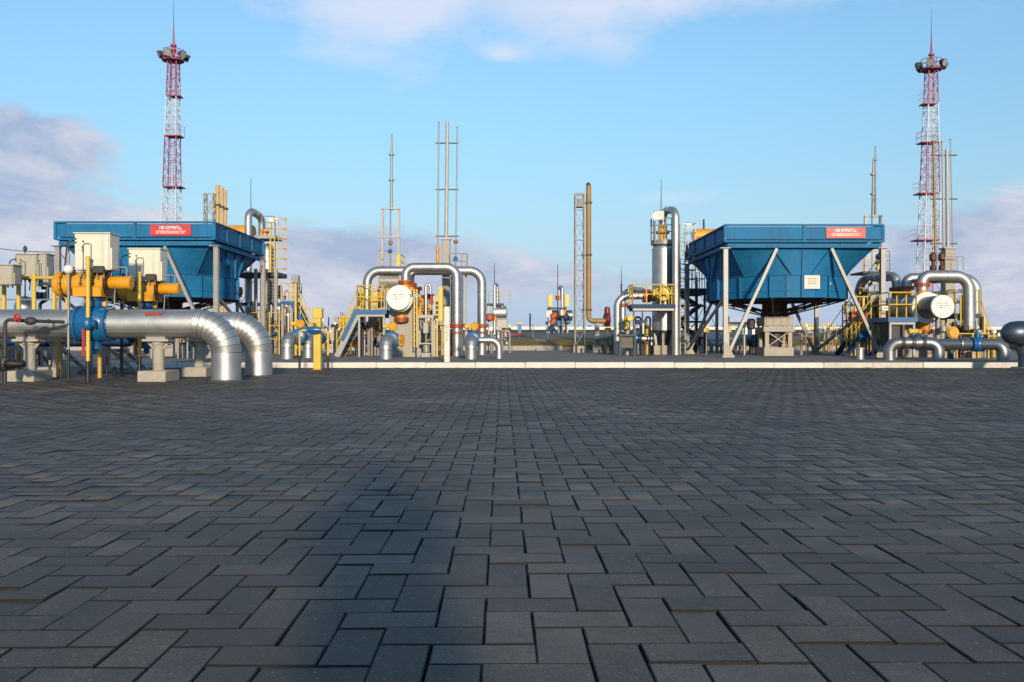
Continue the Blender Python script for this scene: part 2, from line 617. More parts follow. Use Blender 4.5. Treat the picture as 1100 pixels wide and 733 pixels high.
def text_part(txt, size, c, material, parent, wide=1.0):
    cu = bpy.data.curves.new('lettering', 'FONT')
    cu.body = txt
    cu.size = size
    cu.align_x = 'CENTER'
    cu.align_y = 'CENTER'
    cu.offset = size * 0.02
    tmp = bpy.data.objects.new('lettering_tmp', cu)
    col.objects.link(tmp)
    dg = bpy.context.evaluated_depsgraph_get()
    me = bpy.data.meshes.new_from_object(tmp.evaluated_get(dg))
    bpy.data.objects.remove(tmp)
    mtx = Matrix.Translation(V(c) - ROOT[parent.name]) @ Matrix.Rotation(PI / 2, 4, 'X') @ Matrix.Diagonal((wide, 1, 1, 1))
    me.transform(mtx)
    me.materials.clear()
    me.materials.append(M[material])
    o = bpy.data.objects.new('lettering', me)
    col.objects.link(o)
    o.parent = parent
    ROOT[o.name] = ROOT[parent.name]
    return o


# ------------------------------------------------------------------ ground
YK = 26.1      # kerb face
ZY = 0.15      # level of the yard behind the kerb


def ground_z(D):
    prof = [(-50, -0.06), (YK, -0.06), (YK + 0.2, ZY - 0.006), (51.5, ZY - 0.006), (51.6, 0.40), (56, 0.83), (85, 1.44), (400, 4.7), (2500, 30), (9000, 110)]
    for (a, za), (b, zb) in zip(prof, prof[1:]):
        if D <= b:
            return za + (zb - za) * (D - a) / (b - a)
    return prof[-1][1]


def build_ground():
    mb = MB()
    ys = [-60, 0, YK, YK + 0.2, 51.5, 51.6, 56, 85, 150, 400, 1000, 2500, 9000]
    for k in range(len(ys) - 1):
        a, b = ys[k], ys[k + 1]
        w0, w1 = max(120, 1.6 * abs(a)), max(120, 1.6 * abs(b))
        w = max(w0, w1)
        mb.add([(-w, a, ground_z(a) - .02), (w, a, ground_z(a) - .02), (w, b, ground_z(b) - .02), (-w, b, ground_z(b) - .02)], [(0, 1, 2, 3)])
    structure('ground', mb, 'field')
    mb = MB().add([(-60, YK + .18, ZY), (60, YK + .18, ZY), (60, 51.4, ZY), (-60, 51.4, ZY)], [(0, 1, 2, 3)])
    structure('yard', mb, 'asphalt')
    # bank: a rough strip of dry turf
    mb = MB()
    nx, ny = 160, 10
    vs = []
    for j in range(ny + 1):
        for i in range(nx + 1):
            x = -60 + 120 * i / nx
            y = 51.75 + 4.4 * j / ny
            z = ground_z(y) + 0.02 + random.uniform(0, 0.07) * (1 if 0 < j < ny else .3)
            vs.append((x, y, z))
    fs = [(j * (nx + 1) + i, j * (nx + 1) + i + 1, (j + 1) * (nx + 1) + i + 1, (j + 1) * (nx + 1) + i) for j in range(ny) for i in range(nx)]
    mb.add(vs, fs)
    structure('bank', mb, 'grass', True)
    mb = MB().add([(-70, 56.0, ground_z(56) + .02), (70, 56.0, ground_z(56) + .02), (70, 84.8, ground_z(84.8) + .02), (-70, 84.8, ground_z(84.8) + .02)], [(0, 1, 2, 3)])
    structure('gravel_pad', mb, 'upper')
    # low concrete edge wall in front of the bank, built of panels
    t = thing('edge_wall', 'low pale concrete wall along the foot of the brown turf bank', 'wall', (0, 51.55, ZY))
    for i in range(-14, 15):
        x0 = i * 3.0
        if i in (1,):
            continue
        part('panel', MB().cbx(x0 + .01, x0 + 2.99, 51.45, 51.65, ZY - .02, ZY + .29 + random.uniform(-.01, .01), .012), 'concrete', t)
    # steps up the bank
    t = thing('garden_steps', 'short flight of pale steps up the turf bank left of the lattice stack', 'steps', (pt(583, 376, 51).x, 51, ZY))
    xa, xb = X(575.5, 52), X(589.5, 52)
    for i in range(6):
        part('step', MB().cbx(xa, xb, 51.0 + i * .75, 51.9 + i * .75, ZY - .02, ZY + .115 * (i + 1), .01), 'concrete', t)
    for s in (xa - .08, xb + .08):
        part('rail_post', MB().cyl((s, 55.4, .7), (s, 55.4, 1.75), .03, n=8), 'galv', t)


build_ground()


# ------------------------------------------------------------------ herringbone paving
MOD = 0.152


def build_paving():
    base = structure('pavement', MB().add([(-24, -4, -0.013), (24, -4, -0.013), (24, YK, -0.013), (-24, YK, -0.013)], [(0, 1, 2, 3)]), 'sand')
    yaw = math.atan(10 / F)       # the bond runs a hair to the left of the view
    cy, sy = math.cos(yaw), math.sin(yaw)
    u0, v0 = -0.057, 1.69 * 1.5   # phase of the pattern, measured on the nearest pavers
    cols = range(-165, 166)
    rows = range(-46, 162)
    L_, S_ = 2 * MOD, MOD
    rec = []
    for i in cols:
        for j in rows:
            a = (j + i) % 4
            if a == 0:            # long side along the view
                rec.append((u0 + (i + .5) * MOD, v0 + (j + 1) * MOD, 1))
            elif a == 2:          # long side across
                rec.append((u0 + (i + 1) * MOD, v0 + (j + .5) * MOD, 0))
    rec = np.array(rec)
    wx = rec[:, 0] * cy - rec[:, 1] * sy
    wy = rec[:, 0] * sy + rec[:, 1] * cy
    keep = (np.abs(wx) < 23.7) & (wy > -3.6) & (wy < YK - 0.17)
    rec, wx, wy = rec[keep], wx[keep], wy[keep]
    n = len(rec)
    wx = wx + rng.normal(0, .0013, n)
    wy = wy + rng.normal(0, .0013, n)
    wz = rng.normal(0, .0017, n) - .0015 + 0.004 * np.sin(wx * .9 + 1) * np.sin(wy * .7)
    ang = yaw + rng.normal(0, .006, n)
    tx, ty = rng.normal(0, .0062, n), rng.normal(0, .0062, n)
    tint = rng.random(n)
    # which ones show largest
    vis = (wy > 1.2) & (np.abs(wx) < wy * .62 + .1)
    order = np.argsort(np.where(vis, wy * wy + wx * wx * .2, 1e9))
    near = set(order[:300].tolist())

    def quad_rings(vert, cham):
        gx, gy = .0046, .0042
        hx, hy = ((S_ - gx) / 2, (L_ - gy) / 2) if vert else ((L_ - gx) / 2, (S_ - gy) / 2)
        q = lambda ax, ay, z: [(-ax, -ay, z), (ax, -ay, z), (ax, ay, z), (-ax, ay, z)]
        c = .0040
        if cham:
            return q(hx, hy, -.03) + q(hx, hy, -c * .8) + q(hx - c, hy - c, 0)
        return q(hx, hy, -.03) + q(hx - .002, hy - .002, 0)
    F3 = [(8, 9, 10, 11)] + [(k + i, k + (i + 1) % 4, k + 4 + (i + 1) % 4, k + 4 + i) for k in (0, 4) for i in range(4)]
    F2 = [(4, 5, 6, 7)] + [(i, (i + 1) % 4, 4 + (i + 1) % 4, 4 + i) for i in range(4)]
    shared = {}
    for vert in (0, 1):
        me = bpy.data.meshes.new('paver')
        me.from_pydata(quad_rings(vert, True), [], F3)
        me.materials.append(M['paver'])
        shared[vert] = me
    for i in order[:300]:
        o = bpy.data.objects.new('paver', shared[int(rec[i, 2])])
        o.location = (wx[i], wy[i], wz[i])
        o.rotation_euler = (tx[i], ty[i], ang[i])
        o.parent = base
        col.objects.link(o)
    verts, faces, tints = [], [], []
    o_ = 0
    tmpl = {(vt, ch): np.array(quad_rings(vt, ch)) for vt in (0, 1) for ch in (0, 1)}
    for i in range(n):
        if i in near:
            continue
        ch = 1 if (wy[i] < 10 and abs(wx[i]) < wy[i] * .75 + 1) else 0
        t = tmpl[(int(rec[i, 2]), ch)]
        c, s = math.cos(ang[i]), math.sin(ang[i])
        x, y, z = t[:, 0], t[:, 1], t[:, 2]
        verts.append(np.stack([x * c - y * s + wx[i], x * s + y * c + wy[i], z + wz[i] + x * ty[i] - y * tx[i]], 1))
        fs = F3 if ch else F2
        faces.append(np.array(fs) + o_)
        tints.append(np.full(len(fs), tint[i]))
        o_ += len(t)
    verts = np.concatenate(verts)
    faces = np.concatenate(faces)
    tints = np.concatenate(tints)
    me = bpy.data.meshes.new('paver_field')
    me.vertices.add(len(verts))
    me.vertices.foreach_set('co', verts.ravel())
    me.loops.add(faces.size)
    me.loops.foreach_set('vertex_index', faces.ravel().astype(np.int32))
    me.polygons.add(len(faces))
    me.polygons.foreach_set('loop_start', np.arange(0, faces.size, 4, dtype=np.int32))
    me.polygons.foreach_set('loop_total', np.full(len(faces), 4, dtype=np.int32))
    at = me.attributes.new('tint', 'FLOAT', 'FACE')
    at.data.foreach_set('value', tints.astype(np.float32))
    me.update(calc_edges=True)
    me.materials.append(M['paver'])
    o = bpy.data.objects.new('paver_field', me)
    o['kind'] = 'stuff'
    o.parent = base
    col.objects.link(o)


build_paving()


def build_kerb():
    k = structure('kerb', MB().bx(-24, 24, YK + .02, YK + .17, -.05, .10), 'concrete')
    for i in range(-15, 16):
        x0 = i * 1.5 + .4
        mb = MB().cbx(x0 + .006, x0 + 1.494, YK + random.uniform(-.010, .006), YK + .19, -.03, ZY + .010 + random.uniform(-.008, .006), .014)
        part('kerb_stone', mb, random.choice(['kerb', 'kerb', 'kerb_grey']), k)
    # a plain strip of mortar along the foot of the kerb
    part('mortar_strip', MB().bx(-24, 24, YK - .17, YK + .02, -.03, -.006), 'asphalt', k)


build_kerb()


# ------------------------------------------------------------------ shared builders for the plant
def gored_elbow(root, a, corner, b, r, R, n, material='clad'):
    """straight run a..corner..b with a mitred, gored elbow; every gore a part"""
    a, corner, b = V(a), V(corner), V(b)
    arc = fillet([a, corner, b], R, n)
    # straight claddings in metre-long shells with a raised lap at each seam
    def shells(p, q):
        d = (q - p)
        Ls = d.length
        k = max(1, round(Ls / 1.55))
        for i in range(k):
            s0, s1 = p + d * (i / k), p + d * ((i + 1) / k)
            u = d.normalized()
            part('cladding', MB().lathe([(0, r * .9), (0, r + .004), ((s1 - s0).length - .03, r + .004), ((s1 - s0).length - .03, r + .009), ((s1 - s0).length, r + .009), ((s1 - s0).length, r * .9)], s0, u, 36), material, root)
    shells(arc[0], arc[1])
    for i in range(1, n + 1):
        p, q = arc[i], arc[i + 1]
        mb = MB()
        t0 = ((arc[i] - arc[i - 1]).normalized() + (q - p).normalized()).normalized()
        t1 = ((q - p).normalized() + (arc[min(i + 2, len(arc) - 1)] - q).normalized()).normalized() if i + 2 < len(arc) else (q - p).normalized()
        d = (q - p).normalized()
        side = d.cross((corner - p).normalized() if (corner - p).length > 1e-3 else V((0, 0, 1))).normalized()
        up = side.cross(d).normalized()
        rr = [r + .018, r + .004]
        rings = []
        for c, t, rad in ((p, t0, rr[0]), (q, t1, rr[1])):
            ring = []
            for j in range(36):
                w = side * math.cos(2 * PI * j / 36) + up * math.sin(2 * PI * j / 36)
                w = w * rad
                w = w - d * (w.dot(t) / d.dot(t))
                ring.append(c + w)
            rings.append(ring)
        mb.rings(rings, True)
        part('elbow_gore', mb, material, root)
        rs = []
        for dd, rad in ((-.007, r), (-.007, r + .021), (.007, r + .021), (.007, r)):
            ring = []
            for j in range(36):
                w = (side * math.cos(2 * PI * j / 36) + up * math.sin(2 * PI * j / 36)) * rad
                ring.append(p + d * dd + w - d * (w.dot(t0) / d.dot(t0)))
            rs.append(ring)
        part('elbow_seam', MB().rings(rs, False), 'sealant', root) if i > 1 else None
    shells(arc[-2], arc[-1])
    if r > .28:
        mb = MB()
        for aa in (-38, 65):
            w = V((0, -math.cos(math.radians(aa)), math.sin(math.radians(aa)))) * (r + .008)
            mb.bar(arc[0] + w, arc[1] + w, .03, .010, up=w)
        part('lap_seam', mb, 'band', root)
        part('ground_collar', MB().lathe([(0, r * 1.02), (0, r * 1.16), (.02, r * 1.13), (.035, r * 1.02)], (b.x, b.y, -.008), (0, 0, 1), 36), 'sealant', root)


def pipe_part(root, name, path, r, R=0.3, material='clad', n=16, seg=7, seams=1.2):
    p = fillet(path, R, seg) if len(path) > 2 else [V(q) for q in path]
    part(name, MB().tube(p, r, n), material, root)
    mb = MB()
    any_ = False
    P = [V(q) for q in path]
    for a, b in zip(P, P[1:]):
        Ls = (b - a).length
        if Ls < 1.0:
            continue
        k = int(Ls / seams)
        for i in range(1, k + 1):
            c = a + (b - a) * (i / (k + 1))
            mb.lathe([(-.015, r), (-.015, r + .006), (.015, r + .006), (.015, r)], c, b - a, n)
            any_ = True
    if any_:
        part('seam_band', mb, 'band', root)


def flange(root, c, axis, r, t, material, gap=0.02, bolts=10, name='flange'):
    c, a = V(c), V(axis).normalized()
    mb = MB()
    for s in (-1, 1):
        mb.lathe([(s * (gap / 2), r), (s * (gap / 2 + t), r)], c, a, 20)
    u = V((0, 0, 1)) if abs(a.z) < .9 else V((0, 1, 0))
    s_ = a.cross(u).normalized()
    b_ = a.cross(s_)
    for i in range(bolts):
        d = (s_ * math.cos(2 * PI * i / bolts) + b_ * math.sin(2 * PI * i / bolts)) * r * .86
        mb.cyl(c + d - a * (gap / 2 + t * 1.6), c + d + a * (gap / 2 + t * 1.6), r * .06, n=6)
    part(name, mb, material, root)


def railing(root, base, h, mats=('yellow', 'yellow'), nr=2, step=1.1, rp=0.022, rr=0.02, kick=0):
    """base: polyline of deck-edge points"""
    base = [V(p) for p in base]
    for a, b in zip(base, base[1:]):
        Ls = (b - a).length
        k = max(1, round(Ls / step))
        for i in range(k):
            p = a + (b - a) * (i / k)
            part('post', MB().cyl(p, p + V((0, 0, h)), rp, n=8), mats[0], root)
    part('post', MB().cyl(base[-1], base[-1] + V((0, 0, h)), rp, n=8), mats[0], root)
    for j in range(nr):
        z = h * (1 - j / nr * .95)
        part('rail', MB().tube([p + V((0, 0, z)) for p in base], rr, 8), mats[1], root)
    if kick:
        mb = MB()
        for a, b in zip(base, base[1:]):
            mb.bar(a + V((0, 0, kick / 2)), b + V((0, 0, kick / 2)), .012, kick)
        part('kick_plate', mb, 'yellow', root)


def deck(root, x0, x1, y0, y1, z, t=0.14, material='navy', fascia=None):
    part('deck', MB().bx(x0 + .02, x1 - .02, y0 + .02, y1 - .02, z - t * .45, z), 'dark', root)
    mb = MB()
    e = .05
    mb.bx(x0, x1, y0 - e, y0, z - t, z + .02).bx(x0, x1, y1, y1 + e, z - t, z + .02).bx(x0 - e, x0, y0 - e, y1 + e, z - t + .003, z + .017).bx(x1, x1 + e, y0 - e, y1 + e, z - t + .003, z + .017)
    part('edge_beam', mb, fascia or material, root)


def stairs(root, top, bot, width, n, material='galv', tread='dark', rail=0.95, railmat='yellow', sideplate=None):
    """width: vector across the flight"""
    top, bot, w = V(top), V(bot), V(width)
    for o in (V(), w):
        part('stringer', MB().bar(bot + o, top + o, .05, .22), material, root)
    for i in range(1, n + 1):
        c = bot + (top - bot) * (i / (n + .5))
        d = V((top.x - bot.x, top.y - bot.y, 0)).normalized() * .11
        a = [c - d, c + d, c + d + w, c - d + w]
        part('tread', MB().add([p + V((0, 0, z)) for z in (-.02, .02) for p in a], [(3, 2, 1, 0), (4, 5, 6, 7), (0, 1, 5, 4), (1, 2, 6, 5), (2, 3, 7, 6), (3, 0, 4, 7)]), tread, root)
    if rail:
        for o in (V(), w):
            for i in range(4):
                p = bot + (top - bot) * (i / 3) + o
                part('post', MB().cyl(p, p + V((0, 0, rail)), .022, n=8), railmat, root)
            for z in (rail, rail * .55):
                part('handrail', MB().cyl(bot + o + V((0, 0, z)), top + o + V((0, 0, z)), .02, n=8), railmat, root)
    if sideplate:
        part('side_plate', MB().bar(bot + (top - bot) * .25 - w.normalized() * .03 + V((0, 0, .22)), top - w.normalized() * .03 + V((0, 0, .22)), .02, .17), sideplate, root)


def lattice(root, c0, c1, w0, w1, bays, leg=0.06, brace=0.03, material='galv', name='leg'):
    """square lattice between two centre points; legs are parts, bracing one part"""
    c0, c1 = V(c0), V(c1)
    q = [(-1, -1), (1, -1), (1, 1), (-1, 1)]
    for sx, sy in q:
        part(name, MB().bar(c0 + V((sx * w0, sy * w0, 0)) / 2, c1 + V((sx * w1, sy * w1, 0)) / 2, leg), material, root)
    mb = MB()
    for k in range(bays):
        a, b = k / bays, (k + 1) / bays
        pa, pb = c0.lerp(c1, a), c0.lerp(c1, b)
        wa, wb = w0 + (w1 - w0) * a, w0 + (w1 - w0) * b
        for i in range(4):
            s, e = q[i], q[(i + 1) % 4]
            if k % 2:
                s, e = e, s
            mb.bar(pa + V((s[0] * wa, s[1] * wa, 0)) / 2, pb + V((e[0] * wb, e[1] * wb, 0)) / 2, brace)
            mb.bar(pb + V((s[0] * wb, s[1] * wb, 0)) / 2, pb + V((e[0] * wb, e[1] * wb, 0)) / 2, brace)
    part('bracing', mb, material, root)


# ------------------------------------------------------------------ foreground: two clad gas pipes, their piers, valves and risers
D1, D2 = 18.15, 20.4


def gas_pipe(label, pxc, D, r, zc):
    x = X(pxc, D)
    t = thing('gas_pipe', label, 'pipe', (x, D, 0), 'silver clad gas pipes at the left')
    gored_elbow(t, (x - 13.0, D, zc), (x, D, zc), (x, D, -.02), r, .72, 8)
    # red pipeline marking band painted on a plate over the pier
    mb = MB()
    xm = X(170, D)
    ring = []
    for i in range(7):
        a = math.radians(100 + 6 * i - 20)
        ring.append((xm, D - math.cos(math.radians(46 - 2.2 * i)) * (r + .012), zc + math.sin(math.radians(46 - 2.2 * i)) * (r + .012)))
    vs = [V(p) + V((dx, 0, 0)) for p in ring for dx in (-.18, .18)]
    part('marking_band', MB().add(vs, [(2 * i, 2 * i + 1, 2 * i + 3, 2 * i + 2) for i in range(6)]), 'flange', t) if D < 19 else None
    return t, x


ZP1 = Z(348, D1)
gp1, xg1 = gas_pipe('large silver clad gas pipe nearest the camera, bending down into the paving', 243, D1, W(15.3, D1), ZP1)
gp2, xg2 = gas_pipe('large silver clad gas pipe second from the camera, elbow just right of the nearest one', 278, D2, W(14.0, D2), ZP1)


def pier(label, px, D, zc, r):
    x = X(px, D)
    t = thing('pipe_pier', label, 'pier', (x, D, 0), 'concrete piers under the gas pipes')
    part('footing', MB().cbx(x - .29, x + .29, D - .38, D + .38, -.03, .22, .015), 'concrete', t)
    part('column', MB().cyl((x, D, .2), (x, D, zc - r - .09), .115, n=20), 'concrete', t)
    zt = zc - r - .02
    mb = MB()
    mb.bx(x - .27, x + .27, D - .2, D + .2, zt - .05, zt)
    for s in (-1, 1):
        mb.add([(x + s * .09, D - .02, zt - .05), (x + s * .26, D - .02, zt - .05), (x + s * .09, D - .02, zt - .24), (x + s * .09, D + .02, zt - .05), (x + s * .26, D + .02, zt - .05), (x + s * .09, D + .02, zt - .24)],
               [(0, 1, 2), (5, 4, 3), (0, 3, 4, 1), (1, 4, 5, 2), (2, 5, 3, 0)])
    mb.cyl((x, D, zt - .12), (x, D, zt - .05), .14, n=20)
    part('bracket', mb, 'concrete', t)
    part('saddle', MB().bx(x - .2, x + .2, D - .16, D + .16, zt, zt + .05), 'galv', t)
    return t


pier('pale concrete pipe pier at the far left, behind the bent black riser', 32, D1, ZP1, W(15.3, D1))
pier('pale concrete pipe pier under the nearest gas pipe, below the red band', 170.5, D1, ZP1, W(15.3, D1))
pier('pale concrete pipe pier under the second gas pipe, half behind the nearest elbow', 214, D2, ZP1, W(14, D2))
pier('pale concrete pipe pier under the second gas pipe, behind the yellow and black riser', 62, D2, ZP1, W(14, D2))


def ball_valve(label, px, D, zc, r, ztop):
    """welded-body ball valve in the line with a horizontal yellow actuator on top"""
    x = X(px, D)
    s = r / W(15.3, D1)
    t = thing('ball_valve', label, 'valve', (x, D, 0), 'blue ball valves with yellow actuators')
    part('body', MB().lathe([(-.42 * s, r * .98), (-.36 * s, r * 1.02), (-.30 * s, r * 1.16), (-.12 * s, r * 1.3), (.12 * s, r * 1.3), (.30 * s, r * 1.16), (.36 * s, r * 1.02), (.42 * s, r * .98)], (x, D, zc), (1, 0, 0), 32), 'valve_blue', t)
    for q in (-.31, .31):
        part('flange_ring', MB().lathe([(-.03, r * 1.18), (-.03, r * 1.27), (.03, r * 1.27), (.03, r * 1.18)], (x + q * s, D, zc), (1, 0, 0), 32), 'valve_blue', t)
    mb = MB()
    for i in range(16):
        a = 2 * PI * i / 16
        for q in (-.31, .31):
            mb.cyl((x + q * s - .05, D + math.cos(a) * r * 1.21, zc + math.sin(a) * r * 1.21), (x + q * s + .05, D + math.cos(a) * r * 1.21, zc + math.sin(a) * r * 1.21), .016, n=6)
    part('bolts', mb, 'dark', t)
    part('trunnion', MB().lathe([(0, .14), (.16, .14), (.16, .20), (.22, .20), (.22, .12), (.34, .12)], (x, D, zc + r * 1.15), (0, 0, 1), 20), 'valve_blue', t)
    part('drain_boss', MB().lathe([(0, .12), (.12, .12), (.12, .16), (.18, .16), (.18, .07), (.3, .06)], (x, D, zc - r * 1.15), (0, 0, -1), 16), 'valve_blue', t)
    za = Z(305.5, D1) + (zc - ZP1)
    # actuator
    R = .245
    xL, xR = x - .80, x + .27
    part('actuator_housing', MB().lathe([(0, R * .9), (.03, R), (.10, R), (.10, R * 1.1), (.15, R * 1.1), (.15, R), (.44, R), (.44, R * .96), (.46, R * .96), (.46, R), (.66, R), (.66, R * .93), (1.0, R * .93), (1.0, R * 1.02), (xR - xL, R * 1.02)], (xL, D, za), (1, 0, 0), 28), 'orange', t)
    part('gear_case', MB().cbx(x - .34, x + .26, D - .3, D + .3, za - R * 1.1, za - R * .2, .03), 'orange', t)
    mb = MB()
    for q in (.2, .62, .88):
        mb.lathe([(-.012, R * .9), (-.012, R * 1.075), (.012, R * 1.075), (.012, R * .9)], (xL + q, D, za), (1, 0, 0), 26)
        for k in range(12):
            a = 2 * PI * k / 12
            mb.cyl((xL + q - .03, D + math.cos(a) * R * 1.03, za + math.sin(a) * R * 1.03), (xL + q + .03, D + math.cos(a) * R * 1.03, za + math.sin(a) * R * 1.03), .012, n=5)
    part('bolted_joint', mb, 'dark', t)
    part('gasket', MB().lathe([(0, R * 1.04), (0.05, R * 1.04)], (xR, D, za), (1, 0, 0), 24), 'black', t)
    part('piston_cylinder', MB().lathe([(0, .125), (.02, .135), (.40, .135), (.40, .145), (.44, .145), (.46, .12)], (xR + .05, D, za + .03), (1, 0, 0), 24), 'orange', t)
    part('mounting_stem', MB().lathe([(0, .13), (za - R * 1.05 - (zc + r * 1.15) - .3, .13)], (x, D, zc + r * 1.15 + .3), (0, 0, 1), 16), 'orange', t)
    mb = MB()
    for i in range(4):
        mb.tube(fillet([(x - .1 + .14 * i, D - .27, za + .1), (x - .1 + .14 * i, D - .29, za + .34), (x - .2 + .18 * i, D - .2, ztop - .75)], .06, 4), .011, 6)
    mb.tube(fillet([(xR + .1, D - .05, za + .16), (xR + .1, D - .05, za + .34), (xR + .42, D - .05, za + .36), (xR + .42, D - .05, za + .16)], .05, 4), .013, 6)
    mb.tube(fillet([(xR + .22, D - .15, za - .12), (xR + .22, D - .2, za - .5), (x + .12, D - .2, za - .55)], .06, 4), .013, 6)
    part('conduit', mb, 'galv', t)
    part('limit_switch', MB().cbx(x + .1, x + .34, D - .34, D - .2, za + .22, za + .36, .02), 'dark', t)
    mb = MB()
    for q in (-.5, -.1, .25):
        mb.bar((x + q, D - .1, za + R * .7), (x + q, D - .1, za + R + .13), .05)
        mb.bar((x + q, D + .12, za + R * .7), (x + q, D + .12, za + R + .13), .05)
    part('cabinet_bracket', mb, 'dark', t)
    for q, c in ((-.62, .30), (.17, .2)):
        part('support_strut', MB().bar((x + q, D + .1, za - R * .8), (x + q, D + .1, zc + r * .5), .07), 'yellow', t)
    return t


bv1 = ball_valve('blue ball valve with orange-yellow actuator in the nearest gas pipe', 102, D1, ZP1, W(15.3, D1), Z(251, D1))
bv2 = ball_valve('blue ball valve with orange-yellow actuator in the second gas pipe', X(102, D1) * F / D2 + 550 + 6, D2, ZP1, W(14.6, D2), Z(267, D2))


def control_cabinet(label, pxl, pxr, pyt, pyb, D, depth, group='off-white control cabinets'):
    cm = 'cabinet' if group else 'cabinet_old'
    x0, x1, z0, z1 = X(pxl, D), X(pxr, D), Z(pyb, D), Z(pyt, D)
    t = thing('control_cabinet', label, 'cabinet', ((x0 + x1) / 2, D, z0), group)
    part('enclosure', MB().cbx(x0, x1, D, D + depth, z0, z1, .012), cm, t)
    part('door', MB().cbx(x0 + .02, x1 - .02, D - .022, D, z0 + .02, z1 - .02, .006), cm, t)
    w, h = x1 - x0, z1 - z0
    mb = MB()
    for u, v in ((.06, .75), (.06, .85), (.27, .78), (.25, .62), (.36, .16), (.44, .16)):
        mb.cyl((x0 + u * w, D - .05, z0 + v * h), (x0 + u * w, D - .022, z0 + v * h), .017, n=10)
    part('knob', mb, 'black', t)
    part('door_handle', MB().bx(x0 + .245 * w, x0 + .275 * w, D - .05, D - .022, z0 + .48 * h, z0 + .66 * h), 'black', t)
    part('gauge_pipe', MB().tube(fillet([(x0 + .28 * w, D - .06, z0 - .1), (x0 + .28 * w, D - .06, z0 + .72 * h), (x0 + .5 * w, D - .06, z0 + .72 * h), (x0 + .5 * w, D - .06, z0 + .2 * h)], .03, 3), .008, 6), 'galv', t)
    part('side_panel', MB().bx(x1, x1 + .03, D + .03, D + depth * .7, z0 + .02, z0 + .6 * h), cm, t)
    part('hood', MB().bx(x0 - .015, x1 + .02, D - .03, D + depth + .02, z1, z1 + .02), cm, t)
    part('cable', MB().tube(fillet([(x0 - .02, D + .1, z0 + .82 * h), (x0 - .2, D + .1, z0 + .8 * h), (x0 - .24, D + .05, z0 - .1)], .12, 6), .014, 6), 'black', t)
    mb = MB()
    for i in range(5):
        px_ = x0 + w * (.12 + .18 * i)
        mb.cyl((px_, D + depth * .4, z0 - .07), (px_, D + depth * .4, z0 + .01), .02, n=8)
    part('cable_gland', mb, 'dark', t)
    return t


control_cabinet('large off-white control cabinet on the actuator of the nearest blue valve', 80, 118, 251, 290, D1 - .25, .44)
control_cabinet('large off-white control cabinet on the actuator of the second valve, right of the first', 138, 172, 267.5, 302, D2 - .2, .44)
control_cabinet('weathered grey-beige control cabinet at the far left, left of a pair', 16.5, 39.5, 273.5, 300, 22.8, .4, None)
control_cabinet('weathered grey-beige control cabinet at the far left, right of a pair', 40.3, 50, 273, 308, 22.9, .4, None)
control_cabinet('pale grey cabinet cut by the left edge of the photo', -14, 14, 285, 306, 21.5, .4, None)


def far_left_gear():
    D = 22.4
    t = thing('pipe_fence', 'yellow pipe fence of posts and a long rail at the far left', 'fence', (X(20, D), D, 0))
    for px in (20, 36.5):
        part('post', MB().cyl((X(px, D), D, -.02), (X(px, D), D, Z(294, D)), .055, n=12), 'yellow', t)
    part('post', MB().cyl((X(58, D), D, -.02), (X(58, D), D, Z(297, D)), .05, n=12), 'yellow', t)
    part('post', MB().cyl((X(4, D), D, -.02), (X(4, D), D, Z(304, D)), .06, n=12), 'yellow', t)
    part('rail', MB().cyl((X(-30, D), D, Z(298.5, D)), (X(59, D), D, Z(298.5, D)), .04, n=12), 'yellow', t)
    part('mid_rail', MB().cyl((X(-30, D), D, Z(322, D)), (X(62, D), D, Z(322, D)), .02, n=8), 'galv', t)
    D = 23.5
    t = thing('drip_pot', 'short silver vertical vessel behind the yellow frame at the far left', 'vessel', (X(26, D), D, 0))
    part('shell', MB().lathe([(0, .26), (1.4, .26), (1.4, .30), (1.46, .30), (1.46, .27), (1.8, .27), (2.0, .18), (2.06, .02)], (X(27, D), D, -.02), (0, 0, 1), 24), 'clad', t)
    part('aerial', MB().cyl((X(27, D), D, 2.0), (X(27, D), D, Z(264, D)), .018, n=8), 'dark', t)
    part('insulator', MB().lathe([(0, .02), (.03, .05), (.1, .05), (.14, .02)], (X(27, D), D, Z(270, D)), (0, 0, 1), 10), 'dark', t)
    part('vent_pipe', MB().tube(fillet([(X(29, D), D, Z(288, D)), (X(54, D), D, Z(290.5, D)), (X(54, D), D, Z(300, D))], .1, 4), .045, 8), 'black', t)
    D = 23.0
    t = thing('hand_valve', 'small dark hand valve with wheel and bent pipes left of the yellow actuator', 'valve', (X(46, D), D, 0))
    part('pipe', MB().tube(fillet([(X(51, D), D, Z(300, D)), (X(51, D), D, Z(322, D)), (X(43, D), D, Z(326, D)), (X(43, D), D, -.02)], .1, 4), .045, 8), 'black', t)
    part('body', MB().sphere((X(45, D), D, Z(318, D)), .10, 14, 8).lathe([(-.14, .11), (-.09, .11)], (X(45, D), D, Z(318, D)), (1, 0, 0), 14).lathe([(.09, .11), (.14, .11)], (X(45, D), D, Z(318, D)), (1, 0, 0), 14), 'navy', t)
    part('handwheel', MB().torus((X(42, D), D, Z(303, D)), (0, 1, 0), .1, .012), 'dark', t)
    # overhead cable to the left
    a, b = pt(-40, 258, 30), pt(58, 271, 26)
    path = [a.lerp(b, i / 10) - V((0, 0, .12 * math.sin(PI * i / 10))) for i in range(11)]
    single('overhead_cable', 'thin sagging black cable crossing the sky at the left edge', 'cable', MB().tube(path, .012, 6), 'black')


far_left_gear()


